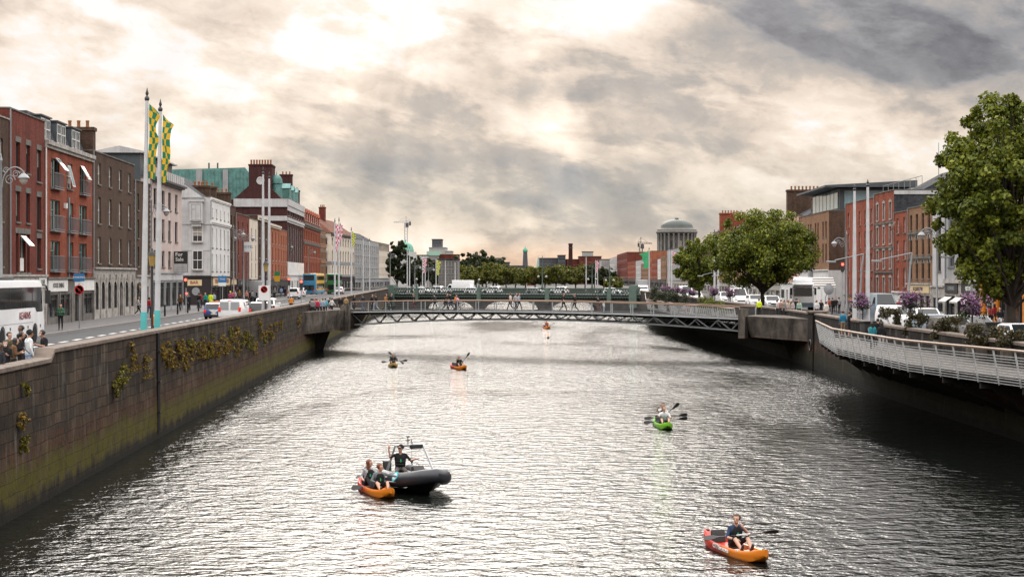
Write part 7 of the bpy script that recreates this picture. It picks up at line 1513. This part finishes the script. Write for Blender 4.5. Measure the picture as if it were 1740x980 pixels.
k, c6, d6 = kayak('orange kayak with a lone paddler near mid-river', (-3.75, 129.6), (.33, -.94), m_kor, 3.7); y6 = math.atan2(d6.y, d6.x)-PI/2
person('lone paddler in black in the mid-river orange kayak', 'paddle_high', seat_at(c6, d6, .1), y6, K_, K_, False, True, 1, 'dark', vest=K_)
paddle('black paddle raised by the lone mid-river paddler', at(779, 624, 131), at(798, 599, 131), .4)
k, c7, d7 = kayak('smallest orange kayak just beyond the shadow of the footbridge', (5.35, 232), (.2, -1), m_kor, 3.6); y7 = math.atan2(d7.y, d7.x)-PI/2
person('paddler in rust vest in the smallest orange kayak', 'paddle_high', seat_at(c7, d7, .0), y7, (.3, .08, .04), K_, False, True, 1, 'dark', scale=1.1); paddle('black paddle held by the farthest kayaker', at(924, 559, 233.5), at(943, 548, 233.5), 1.0)
t0 = thing('mooring_buoy', 'tiny dark buoy floating below the farthest kayak', 'buoy', (px(931.5, 196), 196, 0)); mb = MB(); mb.lathe([(.001, -.1), (.16, -.02), (.18, .1), (.1, .2), (.001, .24)], 12); mb.build('float', m_plastic, t0, 50); mb = MB(); mb.tube((0, 0, .2), (0, 0, .4), .03, n=6); mb.build('mast', m_plastic, t0)
# ================================================================ TREES, PLANTS AND THE SKYLINE
def leaf_mat(name, c1, c2, c3):
    m, t, b = new_mat(name); b.inputs['Roughness'].default_value = .55; b.inputs['Specular IOR Level'].default_value = .3
    rnd = t.n('ShaderNodeNewGeometry').outputs['Random Per Island']
    tc = t.n('ShaderNodeTexCoord').outputs['Object']; nz = t.noise(tc, .55, 3)
    c = t.ramp(t.m('ADD', t.m('MULTIPLY', rnd, .6), t.m('MULTIPLY', t.m('SUBTRACT', nz, .3), .8)), [(.1, c1), (.5, c2), (.9, c3)])
    t.l(c, b.inputs['Base Color'])
    tr = t.n('ShaderNodeBsdfTranslucent'); t.l(t.mix(1.0, c, (1.25, 1.1, .55), 'MULTIPLY'), tr.inputs[0]); mx = t.n('ShaderNodeMixShader'); mx.inputs[0].default_value = .22
    t.l(b.outputs[0], mx.inputs[1]); t.l(tr.outputs[0], mx.inputs[2]); t.l(mx.outputs[0], m.node_tree.nodes['Material Output'].inputs[0]); return m
m_leaf = leaf_mat('plane_leaf', (.036, .052, .007), (.105, .130, .012), (.25, .27, .024)); m_leafd = leaf_mat('dark_leaf', (.010, .016, .006), (.02, .03, .008), (.045, .055, .012))
m_leafy = leaf_mat('olive_leaf', (.045, .055, .009), (.098, .108, .013), (.17, .17, .02)); m_bark = mat('bark', (.045, .036, .028), .9, 0, .4, 3, .4)
m_weed = leaf_mat('wall_weed', (.075, .052, .010), (.18, .12, .017), (.32, .22, .033)); m_weedg = leaf_mat('green_weed', (.045, .046, .008), (.12, .112, .014), (.27, .23, .025)); m_pet = leaf_mat('petunia_petal', (.10, .035, .115), (.22, .09, .235), (.40, .22, .38)); m_leafp = leaf_mat('basket_leaf', (.012, .018, .008), (.025, .035, .012), (.05, .06, .02))
NR = np.random.RandomState(11)
def leaves(centers, radii, n, size, mats_, name, par, flat=.0, mi=None, droop=.3, fill=.12):
    """leaf-sized quads scattered near the shells of many small clumps"""
    cen = np.array(centers, float); rad = np.array(radii, float); pw = rad**2/np.sum(rad**2); idx = NR.choice(len(cen), n, p=pw)
    d = NR.normal(size=(n, 3)); d /= np.linalg.norm(d, axis=1)[:, None]; rr = rad[idx]*(fill+(1-fill)*NR.rand(n)**.6)*NR.uniform(.85, 1.12, n); d[:, 2] *= (1-flat)
    p = cen[idx]+d*rr[:, None]
    nrm = d*.6+NR.normal(size=(n, 3))*.7+np.array([0, 0, .35]); nrm /= np.linalg.norm(nrm, axis=1)[:, None]
    a = np.cross(nrm, NR.normal(size=(n, 3))); a /= np.linalg.norm(a, axis=1)[:, None]; b = np.cross(nrm, a); s = size*NR.uniform(.6, 1.35, n)[:, None]
    v = np.empty((n, 4, 3)); v[:, 0] = p-a*s*.55; v[:, 1] = p+b*s*.42+nrm*s*.1; v[:, 2] = p+a*s*.6; v[:, 3] = p-b*s*.42+nrm*s*.1
    me = bpy.data.meshes.new(name); me.vertices.add(n*4); me.vertices.foreach_set('co', v.ravel()); me.loops.add(n*4); me.loops.foreach_set('vertex_index', np.arange(n*4, dtype=np.int32))
    me.polygons.add(n); me.polygons.foreach_set('loop_start', np.arange(0, n*4, 4, dtype=np.int32)); me.polygons.foreach_set('loop_total', np.full(n, 4, np.int32))
    for m in mats_: me.materials.append(m)
    if mi is not None: me.polygons.foreach_set('material_index', mi(p).astype(np.int32))
    me.update(); me.validate(); return ob(name, me, par)
def tree(label, x, y, z0, ztop, wid, trunk_h, n, size, m, seed, name='street_tree', group=None, tr=.22, cl=None, low=0.0, asym=0.0, parts=True):
    rr = random.Random(seed); t0 = thing(name, label, 'tree', (x, y, z0), 0, group); H = ztop-z0; cz = (trunk_h+H)/2; rz_ = (H-trunk_h)/2
    cens, rads, tips = [], [], []; k = cl or 46
    for i in range(k):
        for _ in range(60):
            q = Vector((rr.uniform(-1, 1), rr.uniform(-1, 1), rr.uniform(-1, 1)))
            if .35 < q.length < 1: break
        w_ = wid/2*(1-.25*max(0, q.z)**2)*(.88+.24*rr.random()); p = Vector((q.x*w_+asym*q.z, q.y*w_, cz+q.z*rz_*.92)); cens.append(p); rads.append(wid*rr.uniform(.08, .19)*(1.0 if q.length < .8 else .75)*(46/k)**.2)
    for i in range(k//2):     # small outlying sprays break the outline
        a = rr.uniform(0, 2*PI); e = rr.uniform(-.5, 1.3); q = Vector((math.cos(a)*math.cos(e), math.sin(a)*math.cos(e), math.sin(e))); p = Vector((q.x*wid/2*1.02, q.y*wid/2*1.02, cz+q.z*rz_*1.03)); cens.append(p); rads.append(wid*rr.uniform(.03, .085))
    mb = MB(); mb.path([(0, 0, -.2), (.04, .02, trunk_h*.5), (.0, .05, trunk_h), (asym*.2, 0, cz), (asym*.4, 0, cz+rz_*.6)], [tr*1.25, tr, tr*.85, tr*.5, tr*.15], 10); mb.build('trunk', m_bark, t0, 50)
    mb = MB()
    for p in cens[::2]:
        b0 = Vector((0, 0, trunk_h*.8+(p.z-trunk_h)*.35*rr.random())); md = b0.lerp(p, .5)+Vector((rr.uniform(-.3, .3), rr.uniform(-.3, .3), .25)); mb.path([b0, md, p], [tr*.35, tr*.2, .02], 5)
    mb.build('limbs', m_bark, t0, 50)
    leaves(cens, rads, n, size, [m], 'crown', t0, .15); return t0
tree('big broad plane tree at the right edge of the frame', 28.5, 92, ZR+.1, 17.6, 8.2, 2.3, 80000, .205, m_leaf, 4, cl=120, tr=.28, asym=.0)
tree('full round plane tree rising over the tanker, middle of three on the right bank', 28.4, 183, ZR+.1, 14.9, 11.4, 2.2, 46000, .24, m_leaf, 8, cl=95, tr=.24)
tree('smaller plane tree left of the banner poles, farthest of three on the right bank', px(1188, 243), 243, ZR+.1, 12.9, 7.2, 2.0, 24000, .27, m_leaf, 12, cl=70, tr=.2)
tree('dark dense tree beside the green dome', px(675, 455), 455, 3.5, 17.6, 6.6, 1.6, 12000, .5, m_leafd, 20, cl=44)
ft = [(700, 470, 11.2, 7.5, 1), (712, 480, 10.5, 7, 1), (735, 500, 10.2, 8, 1), (760, 505, 9, 7, 1), (793, 520, 10.2, 9, 0), (809, 540, 9.5, 7.5, 0), (826, 525, 10.8, 8.5, 0), (843, 535, 10.9, 9, 0), (860, 520, 9.6, 8, 0), (876, 545, 9.4, 8, 0), (893, 530, 9.8, 9, 0), (909, 540, 9.2, 8.5, 0), (926, 535, 9.6, 8, 0), (945, 530, 10.3, 9, 0), (960, 545, 9.6, 8, 0), (978, 528, 9.4, 9, 0), (994, 535, 10.5, 8.5, 0), (1011, 525, 10.4, 8.5, 1), (1026, 535, 9.6, 8, 1), (790, 620, 15, 12, 1), (820, 640, 16, 13, 1), (838, 650, 15, 12, 1), (705, 520, 12.5, 9, 1), (722, 540, 12, 9, 1), (748, 560, 12, 9, 1)]
nm_ = ['dark tree nearest the old grey house', 'dark tree behind the far double lamp']
protos = {}
for i, (u, Y, zt, wd, dk) in enumerate(ft):
    k = (dk, i % 3)
    g = 'dark trees far up the river' if dk else 'olive green trees lining the far embankment'
    lab = 'dark tree far up the river beyond the stone bridge' if dk else 'olive green tree lining the far embankment beyond the stone bridge'
    if k not in protos: protos[k] = (tree(lab, px(u, Y), Y, 3.5, zt+1.2, wd, 1.4, 5200, .48, m_leafd if dk else m_leafy, 40+i, 'embankment_tree', g, cl=26), zt+1.2-3.5, wd)
    else:
        p_, h0, w0 = protos[k]; clone(p_, (px(u, Y), Y, 3.5), R.uniform(0, 6), scale=(wd/w0, wd/w0, (zt+1.2-3.5)/h0))
tree('small golden-green tree at the right end of the stone bridge', px(1043, 380), 380, 3.5, 7.4, 5, .8, 3000, .35, m_leafy, 77, cl=18)
# weeds rooted in the left wall
def yw(u): return 13.55/((870-u)/F-.0398)
def weed(label, u, v, w_, h, m, seed, group):
    Y = yw(u); rr = random.Random(seed); x = XL(Y)+.1; z = zv(v, Y); o = thing('wall_plant', label, 'plant', (x, Y, z), 0, group)
    mb = MB()
    for k in range(5): mb.path([(-.12, 0, .05), (.08, rr.uniform(-.3, .3)*w_, -.1*h), (.14, rr.uniform(-.5, .5)*w_, -rr.uniform(.4, .9)*h)], .012, 4)
    mb.build('stems', m_bark, o, 40)
    cs = [(rr.uniform(.0, .14), rr.gauss(0, .33)*w_, rr.uniform(.15, -1)*h) for _ in range(18)]; leaves(cs, [rr.uniform(.08, .2)*min(1, h) for _ in cs], 300, .085, [m], 'foliage', o, .2); return o
wl_ = [(198, 640, 1, .9, 1), (206, 628, .7, .9, 1), (190, 655, .8, .8, 1), (222, 610, .8, .9, 0), (243, 612, .6, 1.3, 0), (283, 605, 1.2, .9, 0), (293, 612, 1, .8, 0), (303, 598, 1.2, .9, 0), (313, 600, 1, .9, 0), (325, 595, 1.0, .9, 0), (342, 580, .8, 1.2, 0), (345, 600, .9, .7, 0), (364, 590, 1.1, 1.2, 0), (373, 580, .9, 1.2, 0), (382, 585, 1.1, 1.3, 0), (391, 578, 1, 1.2, 0), (399, 588, 1, 1.2, 0), (408, 575, 1.1, 1.1, 1), (417, 572, 1.3, 1.3, 1), (425, 580, 1.1, 1.1, 1), (389, 560, .8, 1, 1), (398, 563, .9, .8, 0), (439, 562, 1.2, 1.1, 0), (448, 570, 1, 1, 0), (456, 560, 1.2, .9, 0), (465, 556, 1.2, .8, 0), (474, 553, 1.0, .8, 0), (438, 548, .9, .7, 0), (282, 588, .6, .6, 0), (218, 590, .5, .5, 0), (35, 660, .35, .5, 1), (33, 752, .4, .6, 1), (30, 710, .5, .6, 0), (430, 590, 1, .9, 0), (352, 590, .8, .8, 0), (505, 545, 1.2, 1.3, 0), (312, 622, .7, .6, 0), (270, 592, .5, .9, 0), (333, 588, .7, .8, 0)]
for k in range(22):
    uu = R.uniform(275, 480); wl_.append((uu, 604-(uu-275)*.25+R.uniform(-16, 20), R.uniform(.5, 1.1), R.uniform(.4, .9), int(R.random() < .2)))
for i, (u, v, w_, h, g) in enumerate(wl_):
    weed('yellow-green weed growing out of the left wall joints' if g else 'ochre weed hanging from the left wall joints', u, v-6, w_*.95, h*.75, m_weedg if g else m_weed, 300+i, 'yellow-green weeds in the left wall' if g else 'ochre weeds in the left wall')
# flower baskets and shrubs on the right bank
def basket(label, u, Y, z, r, z0=ZR+.1, arch=False, group=None, n=900):
    t0 = thing('flower_basket', label, 'flower basket', (px(u, Y), Y, z0), 0, group); h = z-z0
    mb = MB(); mb.tube((0, 0, 0), (0, 0, h), .05, n=8); mb.build('post', m_plastic, t0, 40)
    mb = MB(); mb.lathe([(.05, h-.25), (r*.5, h-.1), (r*.55, h+.05)], 12); mb.build('pot', m_plastic, t0, 40)
    rr = random.Random(int(u)); cs = [(rr.gauss(0, .42)*r, rr.gauss(0, .42)*r, h+rr.uniform(-.35, .75)*r) for _ in range(26)]
    leaves(cs, [r*.3]*26, int(n*.55), .11*max(1, r), [m_leafp], 'leaves', t0); leaves([(a, b, c+.12*r) for a, b, c in cs if c > h-.1*r], [r*.42]*len([1 for a, b, c in cs if c > h-.1*r]), int(n*.6), .10*max(1, r), [m_pet], 'blossom', t0, 0, None, .3, .8); return t0
for u, Y, z, r, lab in ((1466, 112, 5.55, .8, 'purple flower basket between the near pale flagpoles'), (1547, 100, 5.75, .78, 'purple flower basket above the white lettered van'), (1652, 84, 5.75, .85, 'largest purple flower basket in front of the restaurant signs'), (1214, 200, 5.4, .75, 'purple flower basket at the foot of the banner pole'), (1241, 195, 5.3, .85, 'purple flower basket right of the banner pole'),
    (1128, 272, 5.3, .5, 'purple flower ball, first beyond the far boardwalk'), (1135, 265, 5.3, .5, 'purple flower ball, second beyond the far boardwalk'), (1142, 258, 5.2, .55, 'purple flower ball beside the paired pale poles'), (1151, 250, 5.2, .62, 'purple flower ball under the far tree, left one'), (1161, 243, 5.1, .62, 'purple flower ball under the far tree, middle one'), (1176, 232, 5.0, .62, 'purple flower ball under the far tree, right one')):
    basket(lab, u, Y, z, r)
def shrub(label, u, Y, z0, h, w_, m=m_leafp, n=1600):
    t0 = thing('planter_shrub', label, 'shrub', (px(u, Y), Y, z0), 0); rr = random.Random(int(u*3)); mb = MB(); mb.box(-w_*.4, w_*.4, -.25, .25, 0, .45); mb.build('planter', m_conc, t0, 40, bevel=.03)
    mb = MB()
    for k in range(5): mb.path([(rr.uniform(-.2, .2)*w_, 0, .4), (rr.uniform(-.45, .45)*w_, rr.uniform(-.2, .2), h*.8)], .015, 4)
    mb.build('stems', m_bark, t0)
    cs = [(rr.uniform(-.42, .42)*w_, rr.uniform(-.35, .35), .5+rr.random()*(h-.6)) for _ in range(18)]; leaves(cs, [rr.uniform(.2, .34)*max(.8, w_*.6) for _ in cs], n, .12, [m], 'foliage', t0); return t0
m_leafo = leaf_mat('dull_leaf', (.018, .018, .008), (.045, .04, .012), (.10, .07, .02))
for u, Y, z0, h, w_, lab in ((1512, 104, ZR+.1, 1.9, 1.6, 'loose dull green shrub behind the wall near the steel blue van'), (1558, 95, ZR+.1, 1.7, 1.5, 'dull shrub behind the wall below the second flower basket'), (1608, 88, ZR+.1, 1.75, 1.7, 'dull shrub behind the wall before the pale blue car'), (1668, 79, ZR+.1, 1.6, 1.8, 'dull shrub behind the wall below the largest flower basket'), (1728, 75, ZR+.1, 1.6, 1.8, 'dull shrub behind the wall at the frame edge')):
    shrub(lab, u, Y, z0, h, w_, m_leafo)
for u, Y, h, w_, lab in ((1118, 232, 3.0, 2.6, 'tall dark shrub at the start of the far boardwalk'), (1128, 222, 2.5, 3.0, 'broad dark shrub second along the far boardwalk'), (1149, 205, 2.2, 3.0, 'broad dark shrub third along the far boardwalk'), (1197, 184, 2.0, 2.2, 'dark shrub below the banner poles on the far boardwalk'), (1217, 172, 1.9, 2.6, 'dark shrub nearest the footbridge on the far boardwalk')):
    shrub(lab, u, Y, 3.1, h, w_, m_leafp if Y > 200 else m_leaf, 2600)
# ---------------- far skyline
def block(name, label, u0, u1, vt, Y, D, m, roof=m_zinc, rows=0, colsn=0, z0=3.5, cap=.3, st='dark', cat='building'):
    x0, x1 = px(u0, Y), px(u1, Y); t0 = thing(name, label, cat, (x0, Y, z0), 0); H = zv(vt, Y)-z0; W = x1-x0
    mb = MB(); mb.box(0, W, 0, D, 0, H); mb.build('wall', m, t0); mb = MB(); mb.box(-.3, W+.3, -.3, D+.3, H, H+cap); mb.build('roof', roof, t0)
    for r_ in range(rows):
        for c_ in range(colsn):
            ww = W/colsn; hh = min(3.4, H/rows); o = ob('window', win_mesh(ww*.5, hh*.55, st, True)[0], t0, (ww*(c_+.5), -.14, H-hh*(r_+.85)))
    return t0
fgrey = render_wall('far_concrete', (.33, .33, .32), amt=.2); fdark = render_wall('far_dark', (.07, .075, .085), amt=.2); fstone = render_wall('far_stone', (.20, .195, .185), amt=.4); fpale = render_wall('far_pale', (.46, .46, .45), amt=.2)
block('stone_house', 'old grey stone house with rows of windows beyond the stone bridge', 745, 778, 441, 470, 16, fstone, m_slate, 4, 6)
block('office_tower', 'dark stepped office tower on the skyline left of centre', 734, 750, 407, 820, 18, fdark, fdark, 4, 3)
o = block('office_block', 'pale office block carrying the dark tower', 729, 757, 421, 815, 26, fgrey, fgrey, 0, 0); mb = MB(); mb.box(.0, px(757, 815)-px(729, 815), -.3, -.05, zv(432, 815)-3.5, zv(429, 815)-3.5); mb.build('window', m_glass, o)
block('office_block', 'pale low wing right of the dark tower', 757.2, 767, 427, 815, 26, fgrey, fgrey)
block('red_building', 'low red clad building below the dark tower', 746, 779, 433, 760, 20, m_dredbrick, m_tileroof, 1, 8)
o = block('green_roofed_building', 'building with pale green roof below the dark tower', 726, 745.5, 434, 755, 20, fstone, mat('pale_copper', (.25, .42, .33), .6), 0, 0, cap=2.0)
block('stone_house', 'light stone range right of the green dome', 699, 725, 434, 720, 20, fpale, m_slate, 2, 6)
block('terrace_house', 'pale gabled house right of the light stone range', 725.5, 744, 443, 610, 16, fstone, m_slate, 2, 5)
dm = thing('domed_church', 'church with green copper dome behind the dark tree', 'church', (px(689, 700), 700, 3.5), 0); Hd = zv(428, 700)-3.5
mb = MB(); mb.box(-4.5, 4.5, -4, 6, 0, Hd); mb.build('wall', fpale, dm); mb = MB(); mb.lathe([(3.6, Hd), (3.6, Hd+.9)] + [(3.5*math.cos(a), Hd+.9+3.4*math.sin(a)) for a in np.linspace(.05, PI/2-.06, 9)] + [(.3, Hd+4.6), (.15, Hd+5.2), (.02, Hd+6)], 20); mb.build('dome', mat('verdigris_dome', (.10, .30, .22), .6, 0, .3, .6), dm, 30)
for i, (u0, u1, v, Y, m, lab) in enumerate(((779, 800, 445, 780, fdark, 'dark low roof range left of the pale penthouse row'), (793, 826, 440, 900, fgrey, 'grey roofline with small roof rooms'), (830, 853, 439, 880, fstone, 'stone block with flat green-grey top'), (846, 866, 446, 800, fdark, 'dark block right of the flat topped one'), (866, 892, 452, 760, fdark, 'dark slate range left of the green topped tower'), (861, 884, 458, 700, fpale, 'short white gabled row above the far trees'), (896, 902, 457, 740, m_redbrick, 'small red brick house at the foot of the tower'), (903, 910, 458, 735, m_redbrick, 'small red brick house right of the tower foot'), (911, 936, 457, 720, fpale, 'low white shed right of the tower'), (917, 950, 439, 860, fdark, 'long dark brewery building right of the needle spire'), (949, 961, 434, 850, fdark, 'higher dark end of the brewery building'), (937, 966, 456, 700, fgrey, 'low grey shed before the brewery'), (963, 989, 441, 850, m_dredbrick, 'dark red brick works at the foot of the tall chimney'), (985, 1022, 436, 845, m_dredbrick, 'larger dark red brick works right of the tall chimney'), (1022, 1036, 441, 800, fgrey, 'grey building left of the right-bank terrace'))):
    block('distant_building', lab, u0, u1, v, Y, 20, m, m_zinc, 2 if i not in (0, 3, 4) else 0, 5)
b_ = block('distant_building', 'rooftop plant frame on the brick works', 990, 1008, 428, 846, 8, fgrey, fdark, z0=zv(436, 846))
tw = thing('church_tower', 'dark tapering tower with green onion cap on the skyline', 'tower', (px(892.5, 1050), 1050, 3.5), 0); Ht = zv(428, 1050)-3.5
mb = MB(); mb.lathe([(2.3, 0), (2.2, Ht*.35), (1.9, Ht*.4), (1.3, Ht)], 8); mb.build('shaft', fdark, tw); mb = MB(); mb.lathe([(1.5, Ht), (1.7, Ht+.5), (1.4, Ht+1.6), (.6, Ht+2.5), (.15, Ht+3.0), (.05, Ht+4.4)], 12); mb.build('cap', mat('verdigris_cap', (.06, .28, .18), .6), tw, 40)
sp_ = thing('church_spire', 'thin pale green needle spire right of the tower', 'spire', (px(914.5, 900), 900, 3.5), 0); Hs = zv(434, 900)-3.5; mb = MB(); mb.lathe([(1.0, 0), (1.0, Hs*.6), (.02, Hs)], 8); mb.build('needle', mat('pale_spire', (.2, .36, .32), .6), sp_); mb = MB(); mb.box(-1.2, 1.2, -1.2, 1.2, 0, Hs*.45); mb.build('base', fstone, sp_)
cm = thing('factory_chimney', 'tall dark brick chimney on the skyline', 'chimney', (px(969.5, 840), 840, 3.5), 0); Hc = zv(413.5, 840)-3.5; mb = MB(); mb.lathe([(1.35, 0), (1.0, Hc*.95), (1.15, Hc*.96), (1.15, Hc)], 14); mb.build('shaft', m_maroon, cm, 40); mb = MB(); mb.lathe([(1.2, Hc*.88), (1.2, Hc*.9)], 14); mb.build('iron_band', fdark, cm, 40)
def crane(label, u, Y, vt, vb, jib, cjib, m):
    t0 = thing('tower_crane', label, 'crane', (px(u, Y), Y, 3.5), 0); H = zv(vt, Y)-3.5; s = .8
    mb = MB()
    for a, b in ((-s, -s), (s, -s), (s, s), (-s, s)): mb.bar((a, b, 0), (a, b, H), .22, .22)
    z = 0
    while z < H-1.6: mb.bar((-s, -s, z), (s, -s, z+1.6), .14, .14); mb.bar((s, s, z), (-s, s, z+1.6), .14, .14); z += 1.6
    mb.build('mast', m, t0)
    mb = MB()
    for y_, z_ in ((-.6, 0), (.6, 0), (0, 1.0)): mb.bar((cjib, y_, H+z_), (jib, y_, H+z_*.3), .2, .2)
    x = min(cjib, jib)
    while x < max(cjib, jib)-2: mb.bar((x, -.6, H), (x+1, 0, H+.7), .12, .12); mb.bar((x+1, 0, H+.7), (x+2, -.6, H), .12, .12); x += 2
    mb.build('jib', m, t0)
    mb = MB(); mb.cbox((cjib*.8, 0, H-.6), (abs(cjib)*.35, 1.6, 2.0)); mb.build('counterweight', fdark, t0); mb = MB(); mb.cbox((.6, -1.2, H-1.4), (1.6, 1.6, 2.2)); mb.build('cab', fdark, t0)
    mb = MB(); mb.bar((0, 0, H), (0, 0, H+3.2), .3, .3); mb.bar((0, 0, H+3.2), (jib*.6, 0, H+.6), .1, .1); mb.bar((0, 0, H+3.2), (cjib, 0, H+.6), .1, .1); mb.build('apex', m, t0)
crane('white tower crane with long jib to the left behind the green dome', 690, 850, 378, 430, -6.5, 2.6, m_galv); crane('dark tower crane beside the colonnaded dome', 1089, 800, 414, 430, 5.5, -1.6, fdark)
# domed courthouse
fc = thing('domed_courthouse', 'colonnaded stone drum with wide green-grey dome', 'courthouse', (px(1150, 745), 745, 3.5), 0); ks = 745/F
zb, zc_, zd = zv(432, 745)-3.5, zv(397, 745)-3.5, zv(390, 745)-3.5; rd = 33.5*ks
m_fcs = render_wall('portland_stone', (.19, .182, .17), (.10, .10, .095), .5)
mb = MB(); mb.lathe([(rd*1.05, 0), (rd*1.05, zb)], 32); mb.build('base', m_fcs, fc, 30)
mb = MB(); mb.lathe([(rd*.84, zb), (rd*.84, zc_)], 32); dr_ = mb.build('drum', m_stone_d, fc, 30)
for i in range(24):
    a = 2*PI*i/24; mb = MB(); mb.lathe([(.62, zb), (.62, zb+.5), (.5, zb+.7), (.44, zc_-.7), (.62, zc_-.3), (.62, zc_)], 10, (rd*.95*math.cos(a), rd*.95*math.sin(a), 0)); mb.build('column', m_fcs, fc, 40)
    if i % 2 == 0: a += PI/24; mb = MB(); mb.cbox((0, 0, 0), (1.1, .3, 4.2), 0, mat4=Matrix.Rotation(a, 4, 'Z') @ Matrix.Translation((rd*.84, 0, zb+4)) @ Matrix.Rotation(PI/2, 4, 'Z')); mb.build('window', m_glass, fc)
mb = MB(); mb.lathe([(rd, zc_), (rd*1.06, zc_+.5), (rd*1.06, zc_+.9), (rd, zc_+1.1), (rd, zd), (rd*.92, zd+.3)], 40); mb.build('cornice', m_fcs, fc, 30)
mb = MB(); mb.lathe([(rd*.92, zd), (rd*.84, zd+.8)] + [(rd*.82*math.cos(a), zd+.9+rd*.42*math.sin(a)) for a in np.linspace(.05, PI/2-.12, 10)] + [(.9, zd+.9+rd*.425), (.8, zd+1.5+rd*.42), (.02, zd+1.6+rd*.42)], 40); mb.build('dome', mat('lead_dome', (.042, .052, .046), .55, 0, .35, .4), fc, 30)
mb = MB(); mb.box(-16, 16, -4, 12, 0, 14); mb.build('front_block', m_fcs, fc)
block('dark_house', 'dark roofed house with chimney in front of the colonnaded dome', 1142, 1152, 424, 620, 12, m_obrick, m_slate)
t0 = thing('radio_mast', 'thin rooftop mast beside the big tree', 'mast', (px(1595, 165), 165, 14), 0); mb = MB(); mb.tube((0, 0, 0), (0, 0, 7.2), .05, .03, 6); mb.build('pole', m_gframe, t0); mb = MB(); mb.box(-.3, .3, -.3, .3, 0, .3); mb.build('base', m_gframe, t0)
